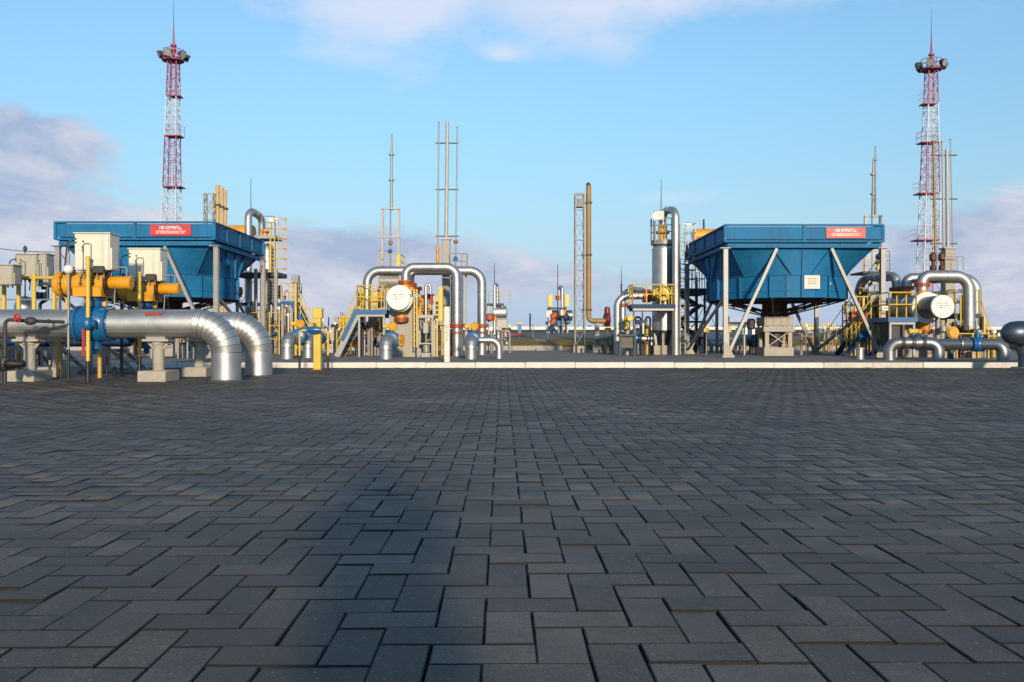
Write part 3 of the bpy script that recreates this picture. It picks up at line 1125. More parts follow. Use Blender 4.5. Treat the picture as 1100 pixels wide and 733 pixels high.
def riser(label, px, ytop, ymid, ybot, wpx, upper, group, extra=None):
    D = .9 * F / (ybot - 363)
    x, r = X(px, D), W(wpx, D) / 2
    t = thing('riser_post', label, 'post', (x, D, 0), group)
    part('base', MB().cyl((x, D, -.02), (x, D, Z(ymid, D)), r * 1.12, n=14), 'black', t)
    part('upper_pipe', MB().cyl((x, D, Z(ymid, D) - .01), (x, D, Z(ytop, D)), r, n=14), upper, t)
    if extra:
        extra(t, x, D, r)
    return t


GR = 'thin riser posts beside the gas pipes'


def ex_lamp(t, x, D, r):
    part('globe', MB().sphere((x, D, Z(289.5, D)), .095, 18, 12), 'white', t)
    part('tip', MB().cyl((x, D, Z(285, D)), (x, D, Z(261, D)), .016, n=8), 'dark', t)
    part('sleeve', MB().cyl((x, D, Z(284, D)), (x, D, Z(272, D)), .03, n=10), 'galv', t)


def ex_valve(t, x, D, r):
    z = Z(348, D)
    part('valve_body', MB().lathe([(-.13, .05), (-.1, .09), (-.05, .11), (.05, .11), (.1, .09), (.13, .05)], (x, D - .02, z), (0, 0, 1), 16), 'valve_blue', t)
    part('side_outlet', MB().lathe([(0, .05), (.13, .05), (.13, .08), (.17, .08)], (x, D - .02, z), (1, 0, 0), 14), 'valve_blue', t)
    part('marker_plate', MB().bx(x - .11, x - .055, D - .03, D - .015, Z(382, D), Z(347, D)), 'red', t)
    part('cap', MB().lathe([(0, r * 1.3), (.05, r * 1.3), (.07, r * .6)], (x, D, Z(279, D)), (0, 0, 1), 12), 'yellow', t)


def ex_red(t, x, D, r):
    part('marker_plate', MB().bx(x - .09, x - .04, D - .03, D - .015, Z(383, D), Z(356, D)), 'red', t)


riser('grey and black riser post with a white globe left of the blue valve', 73.5, 288, 375.5, 410, 2.6, 'galv', GR, ex_lamp)
riser('yellow and black riser post with small blue valve in front of the blue ball valve', 94.6, 278, 388, 410.3, 4.2, 'yellow', GR, ex_valve)
riser('yellow and black riser post with a red plate, left of the red-banded pier', 150, 292, 383, 405.2, 3.6, 'yellow', GR, ex_red)
riser('dark grey and black riser post between the two yellow risers', 130.7, 326, 372, 404, 2.8, 'dark', GR)
for lab, px, yt, ym, yb, u in (('short black stub with pale cap left of the lamp riser, nearer one', 53.5, 387, 392, 408, 'galv'),
                               ('short black stub left of the lamp riser, farther small one', 63, 395, 397, 406.5, 'dark'),
                               ('short black stub with red and white top right of the first pier', 45, 376, 384, 396.5, 'red'),
                               ('short red and black stub right of the tall yellow risers', 115, 383, 390, 403.5, 'red'),
                               ('lowest black stub right of the red and black one', 122.8, 394, 396, 402, 'dark')):
    riser(lab, px, yt, ym, yb, 2.4, u, 'short stubs under the gas pipes')


def bent_riser():
    D = .9 * F / (413 - 363)
    D = 17.0
    x = X(5.5, D)
    t = thing('bent_riser', 'black bent riser with a red handwheel in front of the nearest gas pipe', 'pipe', (x, D, 0))
    part('pipe', MB().tube(fillet([(x, D, -.02), (x, D, Z(343.5, D)), (X(22, D), D, Z(344.5, D)), (X(52, D), D + .6, Z(345.5, D))], .09, 5), .035, 10), 'dark', t)
    part('handwheel', MB().torus((X(21.5, D), D - .09, Z(342, D)), (.25, 1, 0), .075, .017), 'red', t)
    part('wheel_hub', MB().cyl((X(21.5, D), D - .12, Z(342, D)), (X(21.5, D), D, Z(344, D)), .04, n=12), 'red', t)
    part('valve_body', MB().lathe([(-.1, .04), (-.07, .07), (0, .085), (.07, .07), (.1, .04)], pt(33, 345, D + .15), (1, .2, 0), 14), 'dark', t)
    part('cap', MB().lathe([(0, .045), (.04, .045)], pt(51, 345.3, D + .57), (1, .2, 0), 10), 'flange', t)
    zb = Z(391, D)
    part('lower_valve', MB().lathe([(-.14, .06), (-.10, .08), (.10, .08), (.14, .06)], (x - .03, D, zb), (0, 0, 1), 16), 'black', t)
    part('outlet', MB().lathe([(0, .06), (.12, .06), (.12, .10), (.16, .10), (.26, .075), (.38, .07), (.42, .02)], (x, D - .02, zb), (1, 0, 0), 18), 'black', t)
    part('side_flange', MB().lathe([(-.22, .09), (-.17, .09)], (x, D, zb + .28), (0, 0, 1), 16), 'dark', t)
    part('guide_pipe', MB().cyl((x - .07, D, -.02), (x - .07, D, Z(378, D)), .02, n=8), 'dark', t)


bent_riser()


def stile(label, px, py, D, n=3):
    """little crossover step of grey plate"""
    p = pt(px, py, D)
    t = thing('step_over', label, 'steps', (p.x, D, 0), 'small grey step-overs behind the gas pipes')
    w = .55
    h = p.z
    for dy in (0, .7):
        mb = MB()
        mb.add([(p.x - w, D + dy, h - .09), (p.x, D + dy, h - .09), (p.x + h, D + dy, -.02), (p.x + h + .14, D + dy, -.02), (p.x + .05, D + dy, h), (p.x - w, D + dy, h)] +
               [(p.x - w, D + dy + .05, h - .09), (p.x, D + dy + .05, h - .09), (p.x + h, D + dy + .05, -.02), (p.x + h + .14, D + dy + .05, -.02), (p.x + .05, D + dy + .05, h), (p.x - w, D + dy + .05, h)],
               [(0, 1, 4, 5), (1, 2, 3, 4), (11, 10, 7, 6), (10, 9, 8, 7), (0, 5, 11, 6), (5, 4, 10, 11), (4, 3, 9, 10), (1, 0, 6, 7), (2, 1, 7, 8), (3, 2, 8, 9)])
        part('stringer', mb, 'galv', t)
    for i in range(n):
        zz = h * (1 - (i + .5) / n)
        part('tread', MB().bx(p.x + h - zz - .1, p.x + h - zz + .14, D + .051, D + .699, zz - .03, zz), 'galv', t)
    part('top_tread', MB().bx(p.x - w, p.x - .02, D + .051, D + .699, h - .04, h - .005), 'galv', t)
    for q in (-w + .05, -.1):
        part('leg', MB().bar((p.x + q, D + .02, -.02), (p.x + q, D + .02, h - .09), .05), 'galv', t)


stile('small grey step-over under the far left end of the gas pipes', 17, 372, 21.9)
stile('small grey step-over just right of the first concrete pier', 49, 373, 21.9)
stile('small grey step-over between the two yellow risers', 119, 375, 21.9)


def yellow_valve_station():
    D = .9 * F / (397.5 - 363)
    xm = X(341.3, D)
    t = thing('marker_column', 'stout yellow square column with a boxed head in front of the kerb', 'column', (xm, D, 0))
    r = W(3.9, D)
    part('shaft', MB().cbx(xm - r, xm + r, D - r, D + r, -.02, Z(340, D), .012), 'yellow', t)
    part('head', MB().cbx(X(336.5, D), X(346.7, D), D - W(4.6, D), D + W(4.6, D), Z(342, D), Z(331, D), .015), 'yellow', t)
    part('head_door', MB().bx(X(337.5, D), X(345.7, D), D - W(4.6, D) - .012, D - W(4.6, D), Z(341, D), Z(332, D)), 'yellow', t)
    part('base_plate', MB().cbx(xm - r * 1.4, xm + r * 1.4, D - r * 1.4, D + r * 1.4, -.02, .02, .008), 'flange', t)
    D2_ = D - .22
    t = thing('vent_valve', 'small blue ball valve on a yellow pipe bridge with black feet', 'valve', (X(337, D2_), D2_, 0))
    xl, xr, zt = X(321.8, D2_), X(352.3, D2_), Z(355, D2_)
    for x in (xl, xr):
        part('foot', MB().cyl((x, D2_, -.02), (x, D2_, Z(382, D2_)), .034, n=12), 'black', t)
    part('pipe', MB().tube(fillet([(xl, D2_, Z(382, D2_) - .01), (xl, D2_, zt), (X(330, D2_), D2_, zt)], .11, 6), .03, 12), 'yellow', t)
    part('pipe', MB().tube(fillet([(xr, D2_, Z(382, D2_) - .01), (xr, D2_, zt), (X(345, D2_), D2_, zt)], .11, 6), .03, 12), 'yellow', t)
    part('body', MB().lathe([(-.20, .05), (-.19, .08), (-.12, .085), (-.07, .10), (0, .105), (.07, .10), (.12, .085), (.19, .08), (.2, .05)], (X(337.3, D2_), D2_, Z(354.5, D2_)), (1, 0, 0), 20), 'valve_blue', t)
    part('stem', MB().cyl((X(337.5, D2_), D2_, Z(354, D2_)), (X(337.5, D2_), D2_, Z(348, D2_)), .028, n=10), 'red', t)
    part('lever', MB().bar((X(336, D2_), D2_, Z(348, D2_)), (X(341, D2_), D2_ - .1, Z(347.5, D2_)), .03, .02), 'red', t)


yellow_valve_station()


# ------------------------------------------------------------------ the two blue air coolers
def air_cooler(label, x0, x1, y0, y1, sign_u0, sign_u1, group, plaque_u, tri):
    ztop, zp, zb = 5.19, 4.58, 4.36           # rim top, bottom of the panel, bottom of the beam
    zd1, zd0 = 3.32, 2.45                     # drum
    cx, cy = (x0 + x1) / 2, (y0 + y1) / 2
    w, d = x1 - x0, y1 - y0
    rx, ry = w * .455, d * .455
    t = thing('air_cooler', label, 'cooler', (cx, cy, ZY), group)
    bays_x, bays_y = 2, 4
    e = .045
    # rim panels, each bay its own sheet set back between ribs
    for k in range(bays_x):
        a, b = x0 + w * k / bays_x, x0 + w * (k + 1) / bays_x
        part('rim_panel', MB().bx(a + .05, b - .05, y0 + e, y0 + .08, zp + .065, ztop - .06), 'blue', t)
        part('rim_panel', MB().bx(a + .05, b - .05, y1 - .08, y1 - e, zp + .065, ztop - .06), 'blue', t)
    for k in range(bays_y):
        a, b = y0 + d * k / bays_y, y0 + d * (k + 1) / bays_y
        part('rim_panel', MB().bx(x0 + e, x0 + .08, a + .05, b - .05, zp + .065, ztop - .06), 'blue', t)
        part('rim_panel', MB().bx(x1 - .08, x1 - e, a + .05, b - .05, zp + .065, ztop - .06), 'blue', t)
    for k in range(bays_x + 1):
        a = x0 + w * k / bays_x
        for yy, s in ((y0, 1), (y1, -1)):
            ins = .05 if k in (0, bays_x) else .05
            part('rib', MB().bx(a - ins, a + ins, min(yy, yy + s * .1), max(yy, yy + s * .1), zp - .02, ztop), 'blue', t)
    for k in range(1, bays_y):
        a = y0 + d * k / bays_y
        for xx, s in ((x0, 1), (x1, -1)):
            part('rib', MB().bx(min(xx, xx + s * .1), max(xx, xx + s * .1), a - .04, a + .04, zp - .02, ztop - .01), 'blue', t)
    mb = MB()
    for z0_, z1_, o in ((ztop - .03, ztop + .03, .02), (zp - .05, zp + .02, .03)):
        mb.bx(x0 - o, x1 + o, y0 - o, y0 + .12, z0_, z1_).bx(x0 - o, x1 + o, y1 - .12, y1 + o, z0_, z1_)
        mb.bx(x0 - o, x0 + .12, y0 + .12, y1 - .12, z0_ + .002, z1_ - .002).bx(x1 - .12, x1 + o, y0 + .12, y1 - .12, z0_ + .002, z1_ - .002)
    part('rim_lip', mb, 'blue', t)
    mb = MB()
    for o, z0_, z1_ in ((.10, zb, zp - .09),):
        mb.bx(x0 + o, x1 - o, y0 + o - .03, y0 + o + .08, z0_, z1_).bx(x0 + o, x1 - o, y1 - o - .08, y1 - o + .03, z0_, z1_)
        mb.bx(x0 + o - .03, x0 + o + .08, y0 + o + .08, y1 - o - .08, z0_, z1_).bx(x1 - o - .08, x1 - o + .03, y0 + o + .08, y1 - o - .08, z0_, z1_)
    mb.bx(x0 + .06, x1 - .06, y0 + .06, y0 + .24, zb - .03, zb).bx(x0 + .06, x1 - .06, y1 - .24, y1 - .06, zb - .03, zb)
    mb.bx(x0 + .06, x0 + .24, y0 + .24, y1 - .24, zb - .028, zb - .002).bx(x1 - .24, x1 - .06, y0 + .24, y1 - .24, zb - .028, zb - .002)
    part('ring_beam', mb, 'blue', t)
    mb = MB()
    for k in range(5):
        a = x0 + .2 + (w - .4) * k / 4
        mb.bx(a - .02, a + .02, y0 + .045, y0 + .069, zb, zp - .09)
    part('beam_stiffener', mb, 'blue', t)
    # tube bundle closing the top, fins seen from above
    part('tube_bundle', MB().bx(x0 + .12, x1 - .12, y0 + .12, y1 - .12, zp + .05, ztop - .12), 'galv', t)
    # funnel: square to round
    n = 48
    sq, rd = [], []
    for i in range(n):
        a = 2 * PI * i / n + PI / 4
        c, s = math.cos(a), math.sin(a)
        k = 1 / max(abs(c), abs(s))
        sq.append(V((cx + c * k * (w / 2 - .26), cy + s * k * (d / 2 - .26), zb)))
        rd.append(V((cx + c * rx, cy + s * ry, zd1)))
    mb = MB()
    mb.rings([sq, rd], False)
    part('funnel', mb, 'blue', t)
    mb = MB()
    for i in (0, 3, 9, 15, 21, 24, 27, 33, 39, 45, 12, 36, 6, 18, 30, 42):
        j = i if i % 12 == 0 or i % 6 == 0 else (i + (2 if (i % 12) < 6 else -2)) % n
        out = (sq[i] + rd[j]) / 2 - V((cx, cy, 0))
        out.z = 0
        part('funnel_rib', MB().bar(sq[i] + out.normalized() * .02, rd[j] + out.normalized() * .02, .03, .09, up=(out.x, out.y, .001)), 'blue', t)
    # drum of flat sheets
    nd = 30
    for i in range(nd):
        a0, a1 = 2 * PI * i / nd + PI / nd, 2 * PI * (i + 1) / nd + PI / nd
        p0, p1 = V((cx + rx * math.cos(a0), cy + ry * math.sin(a0), 0)), V((cx + rx * math.cos(a1), cy + ry * math.sin(a1), 0))
        q0, q1 = V((cx + (rx - .03) * math.cos(a0), cy + (ry - .03) * math.sin(a0), 0)), V((cx + (rx - .03) * math.cos(a1), cy + (ry - .03) * math.sin(a1), 0))
        g = (p1 - p0) * .012
        vs = [p0 + g, p1 - g, q1 - g, q0 + g]
        part('drum_sheet', MB().add([v + V((0, 0, z)) for z in (zd0, zd1) for v in vs], [(3, 2, 1, 0), (4, 5, 6, 7), (0, 1, 5, 4), (1, 2, 6, 5), (2, 3, 7, 6), (3, 0, 4, 7)]), 'blue', t)
    mb = MB()
    for z, o in ((zd1 - .01, .05), (zd0 + .26, .022), (zd0, .05)):
        r1 = [V((cx + (rx + o) * math.cos(2 * PI * i / nd + PI / nd), cy + (ry + o) * math.sin(2 * PI * i / nd + PI / nd), z)) for i in range(nd)]
        r0 = [V((cx + (rx - .05) * math.cos(2 * PI * i / nd + PI / nd), cy + (ry - .05) * math.sin(2 * PI * i / nd + PI / nd), z)) for i in range(nd)]
        up = V((0, 0, .025))
        mb.rings([r0, r1, [p + up for p in r1], [p + up for p in r0], r0], False)
    for i in range(0, nd, 2):
        a = 2 * PI * i / nd + PI / nd
        p = V((cx + (rx + .015) * math.cos(a), cy + (ry + .015) * math.sin(a), 0))
        mb.bar(p + V((0, 0, zd0 + .02)), p + V((0, 0, zd1 - .02)), .05, .16, up=(math.cos(a), math.sin(a), 0))
    part('drum_rib', mb, 'blue', t)
    # underside: conical plenum, fan spokes and blades
    r1 = [V((cx + (rx - .06) * math.cos(2 * PI * i / 32), cy + (ry - .06) * math.sin(2 * PI * i / 32), zd0 + .06)) for i in range(32)]
    r0 = [V((cx + .62 * math.cos(2 * PI * i / 32), cy + .62 * math.sin(2 * PI * i / 32), zd0 + .55)) for i in range(32)]
    part('plenum', MB().rings([r1, r0], False), 'dark', t)
    for k in range(6):
        a = 2 * PI * k / 6 + .3
        dr = V((math.cos(a), math.sin(a), 0))
        sd = V((-dr.y, dr.x, 0))
        c = V((cx, cy, zd0 + .28))
        vs = [c + dr * .3 - sd * .1 + V((0, 0, -.05)), c + dr * .3 + sd * .1 + V((0, 0, .05)), c + dr * (min(rx, ry) - .15) + sd * .26 + V((0, 0, .06)), c + dr * (min(rx, ry) - .15) - sd * .22 + V((0, 0, -.06))]
        part('fan_blade', MB().add(vs + [v + V((0, 0, .04)) for v in vs], [(3, 2, 1, 0), (4, 5, 6, 7), (0, 1, 5, 4), (1, 2, 6, 5), (2, 3, 7, 6), (3, 0, 4, 7)]), 'fan', t)
    part('fan_hub', MB().lathe([(0, .30), (.3, .34), (.34, .2), (.5, .12)], (cx, cy, zd0 + .12), (0, 0, 1), 20), 'fan', t)
    zs = 1.92
    for k in range(8):
        a = 2 * PI * k / 8 + PI / 8
        p = V((cx + (rx - .05) * math.cos(a), cy + (ry - .05) * math.sin(a), zd0 + .02))
        c0 = V((cx + .5 * math.cos(a), cy + .5 * math.sin(a), zs + .1))
        c1 = V((cx + .5 * math.cos(a), cy + .5 * math.sin(a), zs - .08))
        mb = MB().bar(p, c0, .06).bar(p - V((0, 0, .12)) * .4, c1, .05)
        for q in (.3, .5, .7, .85):
            mb.bar(c1.lerp(p, q), c0.lerp(p, q + .08), .03)
        part('spoke_truss', mb, 'fan', t)
    part('drive_shroud', MB().lathe([(0, .48), (.0, .56), (.12, .56), (.12, .48), (.42, .48), (.42, .58), (.46, .58)], (cx, cy, zs - .02), (0, 0, 1), 28), 'fan', t)
    mb = MB()
    for i in range(28):
        a = 2 * PI * i / 28
        mb.bx(cx + .5 * math.cos(a) - .012, cx + .5 * math.cos(a) + .012, cy + .5 * math.sin(a) - .012, cy + .5 * math.sin(a) + .012, zs + .1, zs + .4)
    part('shroud_rib', mb, 'fan', t)
    # pedestal
    pw = .62
    part('pedestal_block', MB().cbx(cx - pw, cx + pw, cy - pw, cy + pw, ZY - .02, ZY + .36, .015), 'beige', t)
    for sx in (-1, 1):
        for sy in (-1, 1):
            part('pedestal_leg', MB().bar((cx + sx * (pw - .14), cy + sy * (pw - .14), ZY + .34), (cx + sx * (pw - .14), cy + sy * (pw - .14), 1.2), .16), 'beige', t)
    for sy in (-1, 1):
        yy = cy + sy * (pw - .14)
        part('cross_brace', MB().bar((cx - pw + .2, yy - .02, ZY + .4), (cx + pw - .2, yy - .02, 1.14), .07, .04), 'beige', t)
        part('cross_brace', MB().bar((cx + pw - .2, yy + .03, ZY + .4), (cx - pw + .2, yy + .03, 1.14), .07, .04), 'beige', t)
    part('pedestal_beam', MB().bx(cx - pw - .03, cx + pw + .03, cy - pw - .03, cy - pw + .22, 1.15, 1.35).bx(cx - pw - .03, cx + pw + .03, cy + pw - .22, cy + pw + .03, 1.15, 1.35)
         .bx(cx - pw - .03, cx - pw + .2, cy - pw + .22, cy + pw - .22, 1.152, 1.348).bx(cx + pw - .2, cx + pw + .03, cy - pw + .22, cy + pw - .22, 1.152, 1.348), 'beige', t)
    part('motor_table', MB().bx(cx - pw + .02, cx + pw - .02, cy - pw + .02, cy + pw - .02, 1.40, 1.77), 'beige', t)
    mb = MB()
    for q in (-.5, -.2, .1, .4):
        mb.bx(cx + q - .02, cx + q + .02, cy - pw - .01, cy - pw + .02, 1.345, 1.80)
    part('table_rib', mb, 'beige', t)
    part('motor', MB().lathe([(0, .30), (.08, .34), (.5, .34), (.58, .28)], (cx, cy, .6), (0, 0, 1), 24), 'dark', t)
    part('motor_top', MB().bx(cx - pw + .15, cx + pw - .15, cy - .4, cy + .4, 1.77, 1.92), 'dark', t)
    part('side_motor', MB().lathe([(0, .1), (.05, .17), (.4, .17), (.46, .1)], (cx - pw - .4, cy - .1, 1.25), (0, 0, 1), 18), 'dark', t)
    # legs with feet and diagonals
    lx0, lx1, ly0, ly1 = x0 + .04, x1 + .03, y0 + .16, y1 - .16
    for lx in (lx0, lx1):
        for ly in (ly0, ly1):
            mb = MB()
            mb.bx(lx - .085, lx + .085, ly - .08, ly - .062, ZY + .02, zb - .03).bx(lx - .085, lx + .085, ly + .062, ly + .08, ZY + .02, zb - .03).bx(lx - .012, lx + .012, ly - .062, ly + .062, ZY + .02, zb - .03)
            part('leg', mb, 'galv', t)
            s = 1 if lx == lx0 else -1
            mb = MB().cbx(lx - .30 if s < 0 else lx - .16, lx + .16 if s < 0 else lx + .30, ly - .2, ly + .2, ZY - .02, ZY + .09, .01)
            mb.add([(lx - s * .09, ly - .10, ZY + .09), (lx + s * .28, ly - .10, ZY + .09), (lx + s * .10, ly - .10, ZY + .50), (lx - s * .09, ly - .10, ZY + .62),
                    (lx - s * .09, ly - .084, ZY + .09), (lx + s * .28, ly - .084, ZY + .09), (lx + s * .10, ly - .084, ZY + .50), (lx - s * .09, ly - .084, ZY + .62)],
                   [(0, 1, 2, 3), (7, 6, 5, 4), (0, 4, 5, 1), (1, 5, 6, 2), (2, 6, 7, 3), (3, 7, 4, 0)])
            part('foot_plate', mb, 'beige', t)
            part('cap_plate', MB().bx(lx - .22, lx + .16, ly - .16, ly + .16, zb - .06, zb - .031), 'galv', t)
    for ly in (ly0, ly1):
        for lx, s in ((lx0, 1), (lx1, -1)):
            part('diagonal', MB().bar((lx + s * .12, ly + .02, ZY + .18), (lx + s * w * .325, ly + .02, zb - .05), .15, .11), 'galv', t)
    for lx in (lx0, lx1):
        part('diagonal', MB().bar((lx, ly1 - .12, ZY + .2), (lx, ly0 + .1, 2.45), .09, .09), 'galv', t)
        part('tie_rod', MB().cyl((lx, ly0, ZY + .4), (lx, ly1, zb - .2), .014, n=6).cyl((lx, ly1, ZY + .4), (lx, ly0, zb - .2), .014, n=6), 'dark', t)
    # sign on the rim
    sx0, sx1 = x0 + w * sign_u0, x0 + w * sign_u1
    sg = part('warning_sign', MB().bx(sx0, sx1, y0 - .012, y0 + .044, zp + .11, ztop - .10), 'sign_red', t)
    zc = (zp + ztop) / 2
    cxs = (sx0 + sx1) / 2
    text_part('НЕ КУРИТЬ,', .16, (cxs, y0 - .016, zc + .085), 'text', sg, .9)
    text_part('ОГНЕОПАСНО ГАЗ', .135, (cxs, y0 - .016, zc - .075), 'text', sg, .88)
    # plaque on the drum front
    yf = cy - ry * .985
    if plaque_u:
        pxm, pw_ = plaque_u
        px0 = cx + rx * pxm
        yy = cy - ry * math.sqrt(max(.02, 1 - (pxm) ** 2)) - .05
        pl = part('plaque', MB().bx(px0 - pw_ / 2, px0 + pw_ / 2, yy - .02, yy + .03, zd0 + .33, zd0 + .33 + pw_ * .86), 'post_white', t)
        mb = MB()
        for r_ in range(3):
            for c_ in range(3):
                mb.bx(px0 - pw_ * .28 + c_ * pw_ * .2, px0 - pw_ * .12 + c_ * pw_ * .2, yy - .024, yy - .02, zd0 + .33 + pw_ * (.62 - .16 * r_), zd0 + .33 + pw_ * (.67 - .16 * r_))
        part('plaque_print', mb, 'flange', pl)
    if tri:
        px0 = cx + rx * tri
        yy = cy - ry * math.sqrt(1 - tri ** 2) - .035
        part('warning_triangle', MB().add([(px0 - .08, yy, zd0 + .52), (px0 + .08, yy, zd0 + .52), (px0, yy, zd0 + .67), (px0 - .08, yy + .05, zd0 + .52), (px0 + .08, yy + .05, zd0 + .52), (px0, yy + .05, zd0 + .67)],
             [(0, 1, 2), (5, 4, 3), (0, 3, 4, 1), (1, 4, 5, 2), (2, 5, 3, 0)]), 'post_white', t)
    return t


GC = 'blue air coolers on steel legs'
air_cooler('big blue square-topped air cooler behind the white cabinets and gas pipes', -16.95, -11.05, 32.1, 38.5, .60, .855, GC, (.52, .17), None)
air_cooler('big blue square-topped air cooler on splayed grey legs, standing clear right of centre', 8.11, 14.12, 32.9, 40.4, .637, .885, GC, (.145, .60), .43)


# ------------------------------------------------------------------ process pipework
def pipe_loop(label, path, r, R, group, flanges=(), cat='pipe', material='clad', name='pipe_loop'):
    t = thing(name, label, cat, (path[0].x, path[0].y, 0), group)
    pipe_part(t, 'pipe', path, r, R, material)
    for c, ax, fr, th, m_ in flanges:
        flange(t, c, ax, fr, th, m_, bolts=8)
    return t


def P(x, D, py):      # fixed x in metres, height from a picture row
    return V((x, D, Z(py, D)))


def vessel(label, x, zc, y0, y1, r_lid, r_ring, r_body, ring_y, group, nozzles, saddles, flip=1):
    """horizontal scraper trap / separator with a round closure towards the camera"""
    t = thing('separator_vessel', label, 'vessel', (x, y0, ZY), group)
    part('closure_lid', MB().lathe([(0, .02), (0, r_lid * .96), (.02, r_lid), (.10, r_lid)], (x, y0, zc), (0, 1, 0), 40), 'white', t)
    part('neck', MB().lathe([(.10, r_lid * .985), (ring_y - y0, r_lid * .985)], (x, y0, zc), (0, 1, 0), 36), 'neck', t)
    part('closure_ring', MB().lathe([(0, r_ring * .8), (0, r_ring * .97), (.03, r_ring), (.16, r_ring), (.19, r_ring * .95), (.19, r_body)], (x, ring_y, zc), (0, 1, 0), 40), 'white', t)
    part('shell', MB().lathe([(.1, r_body), (y1 - ring_y - .4, r_body), (y1 - ring_y - .1, r_body * .7), (y1 - ring_y, .05)], (x, ring_y, zc), (0, 1, 0), 36), 'clad', t)
    mb = MB()
    for q in (.25, .5, .75):
        mb.lathe([(-.02, r_body), (-.02, r_body + .008), (.02, r_body + .008), (.02, r_body)], (x, ring_y + (y1 - ring_y) * q, zc), (0, 1, 0), 36)
    part('seam_band', mb, 'band', t)
    mb = MB()
    for i, wd in enumerate((.42, .5, .26)):
        zz = zc + .12 * r_lid / .45 - i * .085
        n_ = int(wd / .045)
        for k in range(n_):
            if (k * 7 + i) % 5 == 3:
                continue
            xx = x - wd / 2 + k * .045
            mb.bx(xx, xx + .032, y0 - .004, y0 + .001, zz, zz + (.035 if i != 1 else .028))
    part('stencil_print', mb, 'ink', t)
    part('lid_handle', MB().tube(fillet([(x + r_lid * .8, y0 + .06, zc + .1), (x + r_lid * 1.2, y0 - .03, zc + .14), (x + r_lid * 1.2, y0 - .03, zc + .3)], .05, 3), .02, 8), 'dark', t)
    for yy, w in saddles:
        mb = MB()
        ang = [math.radians(200 + 140 * i / 12) for i in range(13)]
        arc = [V((x + math.cos(a) * r_body * 1.02, 0, zc + math.sin(a) * r_body * 1.02)) for a in ang]
        loop = [V((x - w / 2, 0, ZY)), V((x - w / 2, 0, arc[0].z))] + arc + [V((x + w / 2, 0, arc[-1].z)), V((x + w / 2, 0, ZY))]
        nn = len(loop)
        vs = [p + V((0, yy - .2, 0)) for p in loop] + [p + V((0, yy + .2, 0)) for p in loop]
        mb.add(vs, [tuple(range(nn)), tuple(range(2 * nn - 1, nn - 1, -1))] + [(i, nn + i, nn + (i + 1) % nn, (i + 1) % nn) for i in range(nn)])
        part('saddle', mb, 'beige', t)
    for yy, s, ln in nozzles:
        m_ = 'flange'
        c = V((x, yy, zc + s * r_body))
        part('nozzle', MB().cyl(c - V((0, 0, s * .1)), c + V((0, 0, s * ln)), .19, n=18), 'orange', t)
        flange(t, c + V((0, 0, s * ln * .75)), (0, 0, 1), .29, .05, m_, .02, 10)
    return t


def elbow_to_ground(label, x, D, py_c, r, ylen, group, base_z=ZY):
    """pipe from behind that turns down into the ground facing the camera"""
    zc = Z(py_c, D)
    t = thing('outlet_pipe', label, 'pipe', (x, D, base_z), group)
    gored_elbow(t, (x, D + ylen, zc), (x, D, zc), (x, D, base_z - .02), r, r * 1.55, 5)
    return t


def gear_valve(label, x, D, zc, r, group, wheel_side=1, axis=(0, 1, 0), gear=True, ls=1.0):
    """blue valve along the axis with a yellow gearbox and handwheel"""
    t = thing('gear_valve', label, 'valve', (x, D, ZY), group)
    a = V(axis)
    part('body', MB().lathe([(q * ls, e) for q, e in ((-.42, r * .9), (-.38, r * 1.25), (-.32, r * 1.25), (-.30, r), (-.15, r * 1.28), (.15, r * 1.28), (.30, r), (.32, r * 1.25), (.38, r * 1.25), (.42, r * .9))], (x, D, zc), a, 26), 'valve_blue', t)
    part('stem', MB().cyl((x, D, zc + r), (x, D, zc + r * 1.9), r * .4, n=14), 'valve_blue', t)
    zt = zc + r * 2.1
    if not gear:
        part('stem_cap', MB().lathe([(0, r * .5), (.02, r * .5), (.04, r * .2)], (x, D, zc + r * 1.85), (0, 0, 1), 14), 'valve_blue', t)
        return t
    part('gearbox', MB().lathe([(-.09, r * .55), (-.06, r * .68), (.06, r * .68), (.09, r * .55)], (x + .05, D - .05, zt), (0, 1, .15), 20), 'orange', t)
    part('gear_arm', MB().lathe([(0, .09), (.2, .075), (.22, .10), (.30, .10), (.32, .05)], (x, D - .03, zt), (-1, 0, 0), 14), 'yellow', t)
    part('handwheel', MB().torus((x + wheel_side * r * 1.5, D - .05, zc - r * .1), (1, -.45, 0), r * .85, .04, 24, 8).lathe([(-.04, .1), (.04, .1)], (x + wheel_side * r * 1.5, D - .05, zc - r * .1), (1, -.45, 0), 12), 'orange', t)
    mb = MB()
    c = V((x + wheel_side * r * 1.5, D - .05, zc - r * .1))
    for i in range(4):
        u = V((-.41, -.9, 0)) * math.cos(PI * i / 4) + V((0, 0, 1)) * math.sin(PI * i / 4)
        mb.bar(c - u * r * .85, c + u * r * .85, .03)
    part('wheel_spoke', mb, 'orange', t)
    return t


